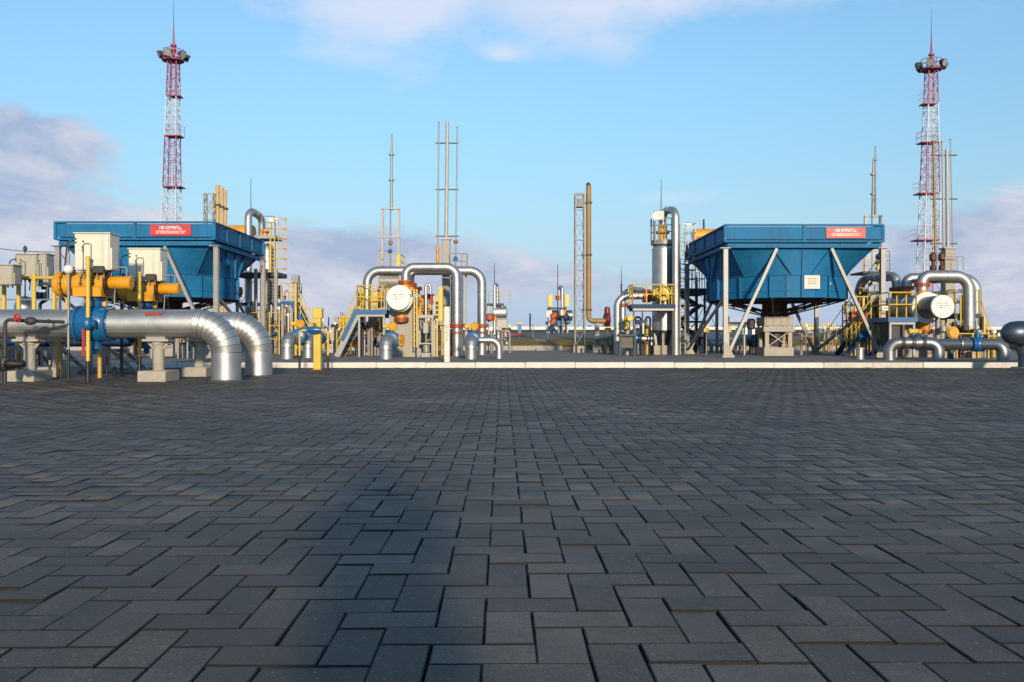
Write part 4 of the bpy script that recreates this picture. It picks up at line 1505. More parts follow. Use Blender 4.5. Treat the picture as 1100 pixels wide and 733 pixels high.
def access_platform(label, x0, x1, y0, y1, z, group=None, rail=1.0, sides='lbr', material='valve_blue', fascia=None, legs=True, rail_mat='yellow'):
    t = thing('access_platform', label, 'platform', ((x0 + x1) / 2, y0, ZY), group)
    deck(t, x0, x1, y0, y1, z, .15, material, fascia)
    part('support_beam', MB().bx(x0 + .02, x1 - .02, y0, y0 + .1, z - .25, z - .152).bx(x0 + .02, x1 - .02, y1 - .1, y1, z - .25, z - .152), 'galv', t)
    if legs:
        for lx in (x0 + .06, x1 - .06):
            for ly in (y0 + .06, y1 - .06):
                part('leg', MB().bar((lx, ly, ZY), (lx, ly, z - .25), .08), 'galv', t)
    runs = {'f': [(x0, y0, z), (x1, y0, z)], 'b': [(x0, y1, z), (x1, y1, z)], 'l': [(x0, y0, z), (x0, y1, z)], 'r': [(x1, y0, z), (x1, y1, z)]}
    for s in sides:
        railing(t, runs[s], rail, step=.7, rp=.03, rr=.024)
    return t


# ---- separator unit left of centre
XS = -4.33
UC = 'pipework of the separator unit left of centre'
vessel('white round lid and silver shell of the horizontal vessel left of centre', XS, Z(320.5, 33.0), 33.0, 40.5, .452, .52, .47, 33.25, 'horizontal separator vessels', [(35.2, 1, .36), (36.8, 1, .36), (38.9, 1, .3), (33.9, -1, .42)], [(34.3, 1.02), (38.0, 1.02)])
XR = X(490.5, 35.2)
r_ = W(4.8, 35.2)
pipe_loop('tall silver pipe loop rising from the vessel left of centre, front one of two', [P(XS, 35.2, 306), P(XS, 35.2, 287.2), P(XR, 35.2, 287.2), V((XR, 35.2, ZY - .02))], r_, .43, UC,
          [(P(XR, 35.2, 350), (0, 0, 1), r_ * 1.5, .06, 'flange'), (P(XR, 35.2, 357.5), (0, 0, 1), r_ * 1.25, .03, 'flange')])
pipe_loop('tall silver pipe loop close behind the front loop on the vessel left of centre', [P(XS, 36.8, 307), P(XS, 36.8, 290), P(XR, 36.8, 290), V((XR, 36.8, ZY - .02))], r_, .43, UC,
          [(P(XR, 36.8, 350), (0, 0, 1), r_ * 1.5, .06, 'flange')])
Dr = 38.2
xl_, xr_ = X(394.5, Dr), X(517.6, Dr)
pipe_loop('widest silver pipe loop, rearmost, passing behind the vessel left of centre', [V((xl_, Dr, ZY - .02)), P(xl_, Dr, 291), P(xr_, Dr, 291), V((xr_, Dr, ZY - .02))], W(4.8, Dr), .55, UC,
          [(P(xl_, Dr, 363), (0, 0, 1), .33, .05, 'valve_blue'), (P(xl_, Dr, 370), (0, 0, 1), .33, .05, 'valve_blue'), (P(xr_, Dr, 350), (0, 0, 1), .31, .06, 'flange'), (P(xr_, Dr, 357.5), (0, 0, 1), .26, .03, 'flange')])
single('block_valve', 'blue valve body on the left leg of the widest silver loop, under the platform', 'valve', MB().lathe([(-.16, .2), (-.12, .29), (0, .33), (.12, .29), (.16, .2)], P(xl_, Dr, 366.5), (0, 0, 1), 20), 'valve_blue')
GE = 'silver outlet elbows turning down in front of the units'
elbow_to_ground('silver outlet elbow in front of the white vessel lid left of centre', X(414.6, 30.3), 30.3, 366, W(6.6, 30.3), 1.0, GE)
gear_valve('blue valve with yellow gearbox and wheel below the white vessel lid', X(414.6, 30.3), 31.75, Z(365.5, 31.75), .24, 'geared blue valves behind the outlet elbows')
elbow_to_ground('silver outlet elbow right of the white marker post', X(506, 30.2), 30.2, 366, W(6.0, 30.2), 1.0, GE)
gear_valve('blue valve with yellow gearbox just right of the white marker post', X(506.5, 30.2), 31.6, Z(364.5, 31.6), .22, 'geared blue valves behind the outlet elbows', .25)
pipe_loop('short thin silver pipe bending down right of the marker post elbow', [pt(515, 365.5, 31.2), pt(536, 365.5, 31.2), V((X(536, 31.2), 31.2, ZY - .02))], W(3.6, 31.2), .3, GE)


def separator_stairs():
    D = 34.0
    t = access_platform('blue-edged access platform with yellow rails left of the white vessel lid', X(384, D), X(414, D), D, 36.6, Z(333.5, D), None, .98, 'flbr', 'valve_blue')
    s = thing('platform_stairs', 'steel stairs with yellow rails climbing right to the blue-edged platform', 'stairs', (X(362, D), D, ZY))
    stairs(s, (X(383.3, D), D + .05, Z(338.5, D)), (X(361.5, D), D + .05, ZY), (0, 1.15, 0), 7, 'galv', 'dark', .98, 'yellow', 'valve_blue')


separator_stairs()


def platform_gear():
    D = 36.9
    t = thing('local_panel', 'yellow instrument panel and valves behind the rails of the blue-edged platform', 'panel', (X(403, D), D, ZY))
    part('panel_box', MB().cbx(X(400, D), X(406.5, D), D, D + .3, Z(331, D), Z(313, D), .015), 'yellow', t)
    part('panel_door', MB().bx(X(400.8, D), X(405.8, D), D - .02, D, Z(330, D), Z(314, D)), 'yellow', t)
    part('panel_post', MB().bar((X(403, D), D + .1, ZY), (X(403, D), D + .1, Z(330, D)), .1), 'galv', t)
    part('riser', MB().bar((X(388, D), D, ZY), P(X(388, D), D, 309), .12), 'yellow', t)
    part('riser', MB().bar((X(409.5, D), D, ZY), P(X(409.5, D), D, 310), .1), 'yellow', t)
    for px, py, m_ in ((387, 318, 'dark'), (387, 326, 'fan'), (409.5, 318, 'orange'), (409.5, 327, 'dark')):
        part('valve', MB().lathe([(-.13, .06), (-.1, .12), (.1, .12), (.13, .06)], P(X(px, D), D - .12, py), (0, 0, 1), 12), m_, t)


platform_gear()


def pump_frame():
    D = 33.6
    x0, x1 = X(449, D), X(464.5, D)
    t = thing('sampling_rack', 'grey steel frame holding small pump gear, right of the white vessel lid', 'frame', (x0, D, ZY))
    zt = Z(338.5, D)
    for x in (x0, x1):
        for y in (D, D + .7):
            part('leg', MB().bar((x, y, ZY), (x, y, zt), .07), 'galv', t)
    part('top_beam', MB().bx(x0 - .06, x1 + .06, D - .06, D + .76, zt - .12, zt), 'galv', t)
    part('shelf', MB().bx(x0 + .04, x1 - .04, D + .04, D + .66, Z(370, D), Z(368.5, D)), 'galv', t)
    part('pump_head', MB().cbx(X(454, D), X(460, D), D + .1, D + .45, Z(358, D), Z(346, D), .02), 'galv', t)
    part('pump_motor', MB().lathe([(0, .1), (.02, .14), (.36, .14), (.4, .08)], (X(457, D), D + .3, Z(379, D)), (0, 0, 1), 16), 'galv', t)
    part('pump_base', MB().cbx(X(452, D), X(462, D), D + .1, D + .5, ZY - .02, Z(379, D), .015), 'galv', t)
    mb = MB()
    mb.tube(fillet([(X(451, D), D + .2, Z(343, D)), (X(451, D), D + .2, Z(352, D)), (X(456, D), D + .2, Z(352, D))], .1, 4), .03, 8)
    mb.tube(fillet([(X(462.5, D), D + .2, Z(343, D)), (X(462.5, D), D + .2, Z(366, D)), (X(457, D), D + .2, Z(366, D))], .1, 4), .03, 8)
    mb.tube([(X(457, D), D + .2, Z(346, D)), (X(457, D), D + .2, Z(379, D))], .035, 8)
    part('tubing', mb, 'galv', t)
    D = 33.2
    t = thing('caged_ladder', 'yellow vertical ladder right of the white vessel lid', 'ladder', (X(446.5, D), D, ZY))
    for px in (445, 448):
        part('stile', MB().bar((X(px, D), D, Z(373, D)), (X(px, D), D, Z(311, D)), .045, .06), 'yellow', t)
    for i in range(11):
        z = Z(372, D) + (Z(312, D) - Z(372, D)) * i / 10
        part('rung', MB().cyl((X(445, D), D, z), (X(448, D), D, z), .016, n=6), 'yellow', t)
    D = 34.2
    t = thing('yellow_locker', 'tall narrow yellow locker hung in front of the thick grey mast', 'locker', (X(473, D), D, ZY))
    part('body', MB().cbx(X(470.8, D), X(475.6, D), D, D + .35, Z(345, D), Z(308, D), .012), 'yellow', t)
    part('door', MB().bx(X(471.2, D), X(475.2, D), D - .015, D, Z(344.4, D), Z(308.6, D)), 'yellow', t)
    for px in (466.7, 469.3):
        part('leg', MB().bar((X(px, D), D + .1, ZY), (X(px, D), D + .1, Z(318, D)), .06), 'yellow', t)
    part('bracket', MB().bx(X(466, D), X(472, D), D + .1, D + .2, Z(330, D), Z(328.5, D)), 'dark', t)
    mb = MB()
    for k in range(4):
        mb.bx(X(468, D), X(470.7, D), D + .02, D + .2, Z(342 - 5 * k, D), Z(339 - 5 * k, D))
    part('instrument', mb, 'dark', t)
    D = 36
    t = thing('gooseneck_vent', 'thin silver gooseneck vent pipe above the grey pump frame', 'pipe', (X(457.5, D), D, ZY))
    pipe_part(t, 'pipe', [V((X(457.5, D), D, ZY)), P(X(457.5, D), D, 306), P(X(462.5, D), D, 306), P(X(462.5, D), D, 313)], .065, .1)
    D = 37.2
    t = thing('relief_valve', 'orange-red relief valve on yellow pipe between the vessel and the thick mast', 'valve', (X(461, D), D, ZY))
    part('body', MB().lathe([(-.2, .08), (-.2, .17), (-.14, .17), (-.1, .1), (.1, .1), (.14, .17), (.2, .17), (.2, .08)], P(X(462.5, D), D, 321), (0, 0, 1), 16), 'flange', t)
    part('side_flange', MB().lathe([(-.05, .2), (.05, .2)], P(X(454.5, D), D, 322), (1, 0, 0), 18).lathe([(-.12, .2), (-.08, .2)], P(X(454.5, D), D, 322), (1, 0, 0), 18), 'flange', t)
    part('pipe', MB().cyl(P(X(446, D), D, 322), P(X(461, D), D, 322), .09, n=14), 'orange', t)
    part('riser', MB().cyl((X(462.5, D), D, ZY), P(X(462.5, D), D, 322), .07, n=12), 'galv', t)
    part('gauge', MB().lathe([(0, .13), (.05, .13)], P(X(452.5, D), D - .3, 329), (0, -1, 0), 16), 'white', t)


pump_frame()


def marker_post():
    D = 26.75
    t = thing('marker_post', 'white square marker post with yellow-green marks standing behind the kerb', 'post', (X(480, D), D, ZY))
    x0, x1 = X(477.1, D), X(483, D)
    part('shaft', MB().cbx(x0, x1, D, D + .17, ZY - .02, Z(329.5, D), .012), 'post_white', t)
    mb = MB()
    for py, a, b in ((349, .2, .75), (351.3, .15, .8), (354, .3, .7), (357, .2, .8), (359.5, .35, .8), (361.5, .2, .6), (364.5, .25, .75), (367, .2, .5)):
        x = x0 + (x1 - x0) * a
        mb.bx(x, x0 + (x1 - x0) * b, D - .004, D + .001, Z(py + .9, D), Z(py, D))
    part('painted_mark', mb, 'green_ink', t)


marker_post()


def mast_cluster(label, px_col, ycol, wcol, px_mast, ymast, D, poles, bars, group, xb):
    x = X(px_col, D)
    t = thing('vent_mast', label, 'mast', (x, D, ZY), group)
    w = W(wcol, D) / 2
    part('column', MB().cbx(x - w, x + w, D - w, D + w, ZY - .02, Z(ycol, D), .02), 'beige', t)
    part('column_cap', MB().bx(x - w * 1.3, x + w * 1.3, D - w * 1.3, D + w * 1.3, Z(ycol, D), Z(ycol - 1.6, D)), 'galv', t)
    xm = X(px_mast, D)
    part('mast', MB().cyl((x, D, Z(ycol, D)), (xm, D, Z(ymast, D)), W(2.1, D), W(1.8, D), 14), 'mast_grey', t)
    for px0, px1, y0, y1, wd, m_ in poles:
        part('vent_pipe', MB().cyl((X(px0, D), D, Z(y0, D)), (X(px1, D), D, Z(y1, D)), W(wd, D) / 2, n=10).cyl((X(px1, D), D, Z(y1 + 1, D)), (X(px1, D), D, Z(y1 - .6, D)), W(wd, D) * .75, n=10), m_, t)
    for y in bars:
        part('cross_bar', MB().bar((X(xb[0], D), D, Z(y, D)), (X(xb[1], D), D, Z(y, D)), .05), 'dark', t)
    return t


D = 38.6
mt = mast_cluster('tall grey mast with thin vent pipes behind the silver loops left of centre', 479.3, 258, 8.2, 480.6, 131, D,
                  [(470.3, 471.4, 270, 131.5, 1.6, 'beige'), (489.5, 491.3, 286, 136.5, 1.5, 'galv')], (154, 203.8, 254), 'grey vent masts', (468, 492.6))
part('flame_arrester', MB().lathe([(-.42, .04), (-.38, .07), (-.1, .08), (0, .05), (.1, .08), (.35, .07), (.4, .04)], P(X(470.2, D), D, 273.5), (0, 0, 1), 12), 'orange', mt)
part('flame_arrester', MB().lathe([(-.08, .05), (-.06, .10), (.06, .10), (.08, .05)], P(X(489.6, D), D, 260), (0, 0, 1), 12), 'flange', mt)
part('hand_valve', MB().sphere(P(X(489.4, D), D, 278.5), .11, 12, 8).bar(P(X(486, D), D - .05, 278), P(X(493.5, D), D - .05, 279.5), .06), 'valve_blue', mt)
railing(mt, [P(X(484, D), D - .4, 290), P(X(496.5, D), D - .4, 290), P(X(501, D), D + .8, 290)], .72, ('galv', 'galv'), 2)
part('side_frame', MB().bar((X(496.5, D), D - .35, ZY), P(X(496.5, D), D - .35, 270), .08), 'galv', mt)
part('side_frame', MB().bar((X(500.6, D), D - .1, ZY), P(X(500.6, D), D - .1, 273), .08), 'beige', mt)
part('cable_ladder', MB().bar((X(484.5, D), D + .2, ZY), P(X(484.5, D), D + .2, 297), .05).bar((X(487.8, D), D + .2, ZY), P(X(487.8, D), D + .2, 297), .05), 'dark', mt)
mb = MB()
for k in range(14):
    mb.bar(P(X(484.5, D), D + .2, 300 + 5.5 * k), P(X(487.8, D), D + .2, 300 + 5.5 * k), .03)
part('ladder_rung', mb, 'dark', mt)


def framed_mast(label, pxa, pxb, ytop, yframe, ybase, pxm, D, group, bars=(255,), valve=True, ybot=303):
    t = thing('framed_mast', label, 'mast', (X(pxm, D), D, ZY), group)
    for px in (pxa, pxb):
        part('leg', MB().bar((X(px, D), D, ZY), (X(px, D), D, Z(yframe, D)), .11), 'galv', t)
    for y in (yframe,) + tuple(bars):
        part('cross_bar', MB().bar((X(pxa - 1.5, D), D - .08, Z(y, D)), (X(pxb + 1.5, D), D - .08, Z(y, D)), .08), 'galv', t)
    part('mast', MB().tube([P(X(pxm, D), D, yframe), P(X(pxm + .2, D), D, ytop + (yframe - ytop) * .62), P(X(pxm + .4, D), D, ytop + (yframe - ytop) * .3), P(X(pxm + .6, D), D, ytop)], .06, 10, True, [.075, .06, .055, .035]), 'galv', t)
    mb = MB()
    for q in (.28, .62, 1.0):
        mb.lathe([(-.05, .05), (-.04, .13), (.04, .13), (.05, .05)], P(X(pxm + .3, D), D, ytop + (yframe - ytop) * q), (0, 0, 1), 12)
    part('joint', mb, 'galv', t)
    part('vent_pipe', MB().cyl(P(X(pxm - .8, D), D, yframe), P(X(pxm - .8, D), D, ybot), .035, n=8), 'galv', t)
    if valve:
        part('arrester', MB().lathe([(-.11, .04), (-.08, .10), (.08, .10), (.11, .04)], P(X(pxm - .8, D), D, 261), (0, 0, 1), 12), 'ochre', t)
        part('valve', MB().sphere(P(X(pxm - 1.2, D), D, 270), .11, 12, 8), 'valve_blue', t)
        part('valve_lever', MB().cyl(P(X(pxm - 14, D), D, 269.6), P(X(pxm - 1, D), D, 269.6), .025, n=6), 'galv', t)
    return t


fm = framed_mast('thin mast on a grey goalpost frame behind the left silver loop', 411, 428.3, 143.5, 224.5, 300, 420.3, 42, 'masts on goalpost frames')
D = 42
z_ = Z(290, D)
part('platform', MB().bx(X(408.5, D), X(433, D), D - .8, D + .8, z_ - .1, z_), 'dark', fm)
railing(fm, [(X(409, D), D - .8, z_), (X(432.5, D), D - .8, z_)], .68, ('yellow', 'yellow'), 2, .8)
railing(fm, [(X(432.5, D), D - .8, z_), (X(432.5, D), D + .8, z_)], .68, ('yellow', 'yellow'), 2, .8)
part('gate_panel', MB().bx(X(428.5, D), X(432.5, D), D - .85, D - .82, z_ + .05, z_ + .66), 'yellow', fm)
part('tank', MB().lathe([(0, .02), (0, .36), (1.05, .36), (1.05, .02)], P(X(407.5, D), D + .2, 302.5), (1, 0, 0), 24), 'galv', fm)
part('leg', MB().bar((X(409, D), D - .7, ZY), (X(409, D), D - .7, z_), .1), 'galv', fm)
part('leg', MB().bar((X(432, D), D - .7, ZY), (X(432, D), D - .7, z_), .1), 'galv', fm)


def lattice_stack():
    D = 44.0
    xa, xb = X(617.6, D), X(627.6, D)
    xc, w = (xa + xb) / 2, xb - xa
    t = thing('lattice_tower', 'slim grey lattice tower on a concrete block right of centre', 'tower', (xc, D, ZY))
    part('base_block', MB().cbx(xc - w * .75, xc + w * .55, D - .55, D + .55, ZY - .02, Z(371.5, D), .02), 'concrete', t)
    lattice(t, (xc, D, Z(372, D)), (xc, D, Z(209.5, D)), w, w * .94, 10, .075, .026, 'lattice_grey')
    for y in (209, 222):
        part('ring_frame', MB().bx(xc - w * .52, xc + w * .52, D - w * .52, D - w * .46, Z(y, D) - .04, Z(y, D) + .04).bx(xc - w * .52, xc + w * .52, D + w * .46, D + w * .52, Z(y, D) - .04, Z(y, D) + .04)
             .bx(xc - w * .52, xc - w * .46, D - w * .46, D + w * .46, Z(y, D) - .038, Z(y, D) + .038).bx(xc + w * .46, xc + w * .52, D - w * .46, D + w * .46, Z(y, D) - .038, Z(y, D) + .038), 'lattice_grey', t)
    part('top_pulley', MB().bx(xc - .12, xc + .2, D - .2, D + .2, Z(222, D), Z(214, D)), 'lattice_grey', t)
    t = thing('vent_stack', 'tall ochre vent stack strapped to the slim lattice tower', 'stack', (X(632, D), D, ZY))
    x, r = X(632.3, D), W(2.8, D)
    part('pipe', MB().tube(fillet([P(x, D, 199.5), P(x, D, 345), P(X(651, D), D, 345)], .24, 6), r, 18), 'ochre', t)
    part('stack_tip', MB().tube([P(x, D, 200), P(x - .02, D, 197.8), P(X(632, D), D, 196.3)], r * .6, 12, True, [r, r * .8, r * .35]), 'dark', t)
    for y in (218, 274, 333):
        part('clamp', MB().bx(x - r * 2.6, x + r * 1.2, D - r * 1.2, D + r * 1.2, Z(y, D) - .05, Z(y, D) + .05), 'dark', t)
    t2 = thing('flame_arrester', 'dark red flame arrester at the foot of the ochre vent stack', 'valve', (X(652, D), D, ZY))
    part('body', MB().lathe([(-.11, .14), (-.11, .32), (-.07, .32), (-.06, .36), (-.02, .38), (.03, .36), (.05, .32), (.10, .32), (.10, .14)], P(X(652, D), D, 343.5), (1, .25, 0), 24), 'dark_red', t2)
    part('top_cover', MB().lathe([(0, .16), (.35, .14), (.4, .05)], P(X(652.3, D), D, 338), (0, 0, 1), 14), 'dark_red', t2)
    part('outlet', MB().cyl(P(X(653, D), D, 352), P(X(653, D), D, 362), .16, n=14), 'yellow', t2)
    part('stand', MB().cyl(P(X(653, D), D, 361), (X(653, D), D, ZY - .02), .1, n=10), 'galv', t2)
    t3 = thing('pipe_stand', 'square grey pipe stand carrying the foot of the ochre vent stack', 'stand', (X(641.3, D), D, ZY))
    part('post', MB().cbx(X(638.8, D), X(643.8, D), D - .12, D + .12, ZY - .02, Z(347.5, D), .01), 'galv', t3)
    part('base', MB().cbx(X(636.5, D), X(646, D), D - .22, D + .22, ZY - .02, Z(371, D), .015), 'concrete', t3)
    # low run of silver pipe towards the scrubber
    D2_ = 42.5
    pipe_loop('low sloping silver pipe between the ochre stack and the upright vessel', [pt(641, 364.5, D2_ + 1.5), pt(662, 360, D2_), pt(704, 360, D2_ - .5)], W(3.6, D2_), .6, None, [])
    for px in (619, 629, 650, 655):
        x = X(px, 42.6)
        single('bollard', {619: 'short dark bollard left of the ochre stack foot', 629: 'short dark bollard right under the ochre stack', 650: 'short dark bollard below the dark red arrester, left one', 655: 'short dark bollard below the dark red arrester, right one'}[px], 'bollard',
               MB().cyl((x, 42.6, ZY - .02), (x, 42.6, Z(371.5, 42.6)), .05, n=10).lathe([(0, .05), (.02, .07), (.06, .07), (.08, .02)], (x, 42.6, Z(371.5, 42.6) - .01), (0, 0, 1), 10), 'dark', 'short dark bollards at the stack foot')


lattice_stack()


# ---- upright scrubbers
def hoops(root, x, y, z0, z1, n, r, ang0, material='yellow'):
    for i in range(n):
        z = z0 + (z1 - z0) * i / (n - 1)
        path = []
        for k in range(13):
            a = ang0 + math.radians(-125 + 250 * k / 12)
            path.append(V((x + math.cos(a) * r, y + math.sin(a) * r, z)))
        part('cage_hoop', MB().tube(path, .018, 6), material, root)
    for k in (1, 4, 6, 8, 11):
        a = ang0 + math.radians(-125 + 250 * k / 12)
        part('cage_strap', MB().bar((x + math.cos(a) * r, y + math.sin(a) * r, z0), (x + math.cos(a) * r, y + math.sin(a) * r, z1), .02), material, root)


def scrubber_right():
    D = 39.0
    x, r = X(712.6, D), W(12.0, D)
    t = thing('scrubber', 'tall upright silver vessel with railed top platform right of centre', 'vessel', (x, D, ZY))
    part('plinth', MB().cbx(x - r * 1.02, x + r * 1.02, D - r * 1.02, D + r * 1.02, ZY - .02, Z(371, D), .02), 'concrete', t)
    part('skirt', MB().lathe([(0, r * .55), (.25, r * .62), (Z(355, D) - Z(371, D) - .12, r * .92), (Z(355, D) - Z(371, D), r * .98)], (x, D, Z(371, D)), (0, 0, 1), 32), 'dark', t)
    mb = MB()
    for k in range(6):
        a = k * PI / 3 + .3
        mb.bar((x + math.cos(a) * r * .7, D + math.sin(a) * r * .7, Z(371, D)), (x + math.cos(a) * r * .85, D + math.sin(a) * r * .85, Z(358, D)), .1)
    part('skirt_leg', mb, 'galv', t)
    ys = [355, 333, 312, 289, 268]
    for a, b in zip(ys, ys[1:]):
        part('shell', MB().lathe([(0, r), (Z(b, D) - Z(a, D) - .04, r), (Z(b, D) - Z(a, D) - .04, r + .006), (Z(b, D) - Z(a, D), r + .006), (Z(b, D) - Z(a, D), r)], (x, D, Z(a, D)), (0, 0, 1), 48), 'clad', t)
    part('head', MB().lathe([(0, r), (.08, r * .97), (.25, r * .7), (.35, .1)], (x, D, Z(268, D)), (0, 0, 1), 40), 'clad', t)
    zt = Z(263.5, D)
    part('top_deck', MB().lathe([(0, r * 1.12), (.2, r * 1.14), (.2, .1)], (x, D, zt), (0, 0, 1), 20), 'galv', t)
    pts = [(x + math.cos(a) * r * 1.12, D + math.sin(a) * r * 1.12, zt + .2) for a in [math.radians(150 + 30 * k) for k in range(9)]]
    railing(t, pts, .95, ('galv', 'galv'), 3, 9)
    part('nozzle', MB().lathe([(0, .2), (.3, .2), (.3, .3), (.42, .3), (.42, .2), (.7, .2)], (x - .05, D - .1, zt + .2), (0, 0, 1), 20), 'orange', t)
    part('lightning_rod', MB().cyl((x - .05, D + .3, zt), P(x - .05, D + .3, 193), .028, .012, 8), 'dark', t)
    lamp = part('floodlight', MB().cbx(X(699.8, D), X(711, D), D - r * 1.3, D - r * .9, Z(238, D), Z(228.5, D), .02), 'galv', t)
    part('lens', MB().bx(X(700.8, D - .6), X(710, D - .6), D - r * 1.3 - .012, D - r * 1.3, Z(237.2, D - .4), Z(229.5, D - .4)), 'glass', lamp)
    part('lamp_post', MB().cyl(P(X(702, D), D - r * .8, 262), P(X(702, D), D - r * .8, 238), .035, n=8), 'galv', t)
    # gooseneck
    g = thing('gooseneck_pipe', 'silver gooseneck pipe standing against the upright vessel right of centre', 'pipe', (X(726, 38), 38, ZY), 'gooseneck pipes of the upright vessels')
    pipe_part(g, 'pipe', [V((X(726, 37.8), 37.8, ZY - .02)), P(X(726, 37.8), 37.8, 226), P(X(712, 39), 39, 226), P(X(712, 39), 39, 249)], W(4.0, 38), .45)
    # caged ladder
    l = thing('caged_ladder', 'tall ladder with hoop cage right of the upright vessel, in line with the cooler edge', 'ladder', (X(734, D), D + .2, ZY))
    xl = X(734, D)
    for o in (-.1, .12):
        part('stile', MB().bar((xl + o, D + .2, ZY), (xl + o, D + .2, Z(240, D)), .05), 'beige', l)
    for k in range(26):
        z = ZY + .3 + k * .2
        part('rung', MB().cyl((xl - .1, D + .2, z), (xl + .12, D + .2, z), .015, n=6), 'galv', l)
    part('gate_plate', MB().bx(xl + .05, xl + .42, D + .18, D + .2, Z(243.5, D), Z(239.5, D)), 'white', l)
    hoops(l, xl + .28, D + .2, Z(300, D), Z(240, D), 7, .32, 0, 'galv')
    # mid platform
    Dm = 36.9
    p = access_platform('dark-blue service platform with yellow rails in front of the upright silver vessel', X(679.5, Dm), X(724.5, Dm), Dm, 38.2, Z(327.5, Dm), None, .86, 'flr', 'navy', None, False)
    for px in (681, 690.5, 723):
        part('leg', MB().bar((X(px, Dm), Dm + .1, ZY), (X(px, Dm), Dm + .1, Z(329, Dm)), .06), 'dark', p)
    # yellow actuator on the platform
    a = thing('wheel_actuator', 'yellow disc actuator with handwheel on the dark-blue service platform', 'valve', (X(710, 36.6), 36.6, Z(327, 36.6)))
    c = pt(711, 315.5, 37.4)
    part('housing', MB().lathe([(0, .2), (0, .33), (.12, .36), (.2, .36), (.22, .2)], c + V((0, -.2, 0)), (0, 1, 0), 28), 'yellow', a)
    part('handwheel', MB().torus(c + V((.02, -.3, 0)), (0, 1, 0), .30, .025, 26, 8), 'yellow', a)
    mb = MB()
    for k in range(4):
        d = V((math.cos(PI * k / 4), 0, math.sin(PI * k / 4))) * .30
        mb.bar(c + V((.02, -.3, 0)) - d, c + V((.02, -.3, 0)) + d, .035)
    part('wheel_spoke', mb, 'yellow', a)
    part('hub', MB().lathe([(0, .08), (.16, .1), (.2, .05)], c + V((0, -.2, 0)), (0, -1, 0), 14), 'orange', a)
    part('neck', MB().lathe([(0, .14), (.3, .14), (.3, .2), (.4, .2)], c, (-1, 0, 0), 16), 'yellow', a)
    part('foot', MB().bar(c + V((0, .0, -.3)), V((c.x, c.y, Z(327, 36.9))), .12), 'dark', a)
    D3 = 38.2
    g = pipe_loop('silver pipe rising left of the service platform, turning right to the vessel', [V((X(663, D3), D3, ZY - .02)), P(X(663, D3), D3, 318), P(X(706, D3), D3, 318)], W(3.9, D3), .5, None,
                  [(P(X(692, D3), D3, 318), (1, 0, 0), .29, .05, 'flange'), (P(X(697, D3), D3, 318), (1, 0, 0), .29, .05, 'flange')])
    part('insulating_sleeve', MB().cyl(P(X(698.5, D3), D3, 318), P(X(704, D3), D3, 318), .24, n=18), 'yellow', g)
    D4 = 43
    pipe_loop('farther silver pipe elbow seen above the left end of the service platform', [V((X(669, D4), D4, ZY - .02)), P(X(669, D4), D4, 317), pt(678, 311, D4 + 1.5), pt(690, 312, D4 + 4)], W(3.4, D4), .4, None, [(P(X(669, D4), D4, 328), (0, 0, 1), .28, .06, 'flange')])


scrubber_right()


def scrubber_clutter():
    D = 37.2
    t = thing('gear_cluster', 'yellow geared valve on a stub pipe below the service platform', 'valve', (X(674, D), D, ZY))
    part('body', MB().lathe([(-.3, .08), (-.26, .15), (-.2, .15), (-.18, .09), (.1, .11), (.12, .16), (.2, .16), (.3, .08)], P(X(674, D), D, 347), (0, 0, 1), 18), 'yellow', t)
    part('gearbox', MB().lathe([(-.12, .1), (-.08, .15), (.08, .15), (.12, .1)], P(X(676, D), D - .2, 342), (0, 1, 0), 18), 'yellow', t)
    part('handwheel', MB().torus(P(X(671, D), D - .3, 350), (.6, 1, 0), .2, .02), 'dark', t)
    part('pipe', MB().cyl((X(674, D), D, ZY), P(X(674, D), D, 354), .1, n=14), 'galv', t)
    t = thing('pump_skid', 'low dark pump skid with blue valve and silver line in front of the upright vessel', 'skid', (X(690, 36), 36, ZY))
    D = 36.4
    for px in (666, 682):
        part('frame_leg', MB().bar((X(px, D), D, ZY), (X(px, D), D, Z(360, D)), .08), 'dark', t)
    part('frame_beam', MB().bx(X(664.5, D), X(683.5, D), D - .06, D + .5, Z(361.5, D), Z(359, D)), 'dark', t)
    part('cabinet', MB().cbx(X(667, D), X(681, D), D + .1, D + .5, Z(374, D), Z(362, D), .02), 'black', t)
    part('line', MB().cyl(P(X(684, D), D + .2, 364), P(X(703, D), D + .2, 364), .12, n=16), 'clad', t)
    part('valve', MB().lathe([(-.16, .12), (-.12, .2), (.12, .2), (.16, .12)], P(X(684.5, D), D + .2, 363.5), (1, 0, 0), 18), 'valve_blue', t)
    part('filter', MB().lathe([(0, .1), (.05, .14), (.5, .14), (.6, .05)], P(X(690.5, D), D, 360), (0, 0, 1), 16), 'clad_dull', t)
    part('filter', MB().lathe([(0, .08), (.05, .12), (.35, .12), (.42, .05)], P(X(696.5, D), D, 360), (0, 0, 1), 16), 'yellow', t)
    for px in (687.5, 697.3, 700.3):
        part('stand', MB().cyl((X(px, D), D - .3, ZY), P(X(px, D), D - .3, 350), .035, n=8), 'black', t)
    part('stand_head', MB().cbx(X(693, D), X(702.5, D), D - .4, D - .2, Z(351.5, D), Z(349.3, D), .01), 'dark', t)
    part('junction_box', MB().cbx(X(684.5, D), X(692, D), D + .3, D + .6, Z(348.5, D), Z(343.5, D), .02), 'navy', t)


scrubber_clutter()


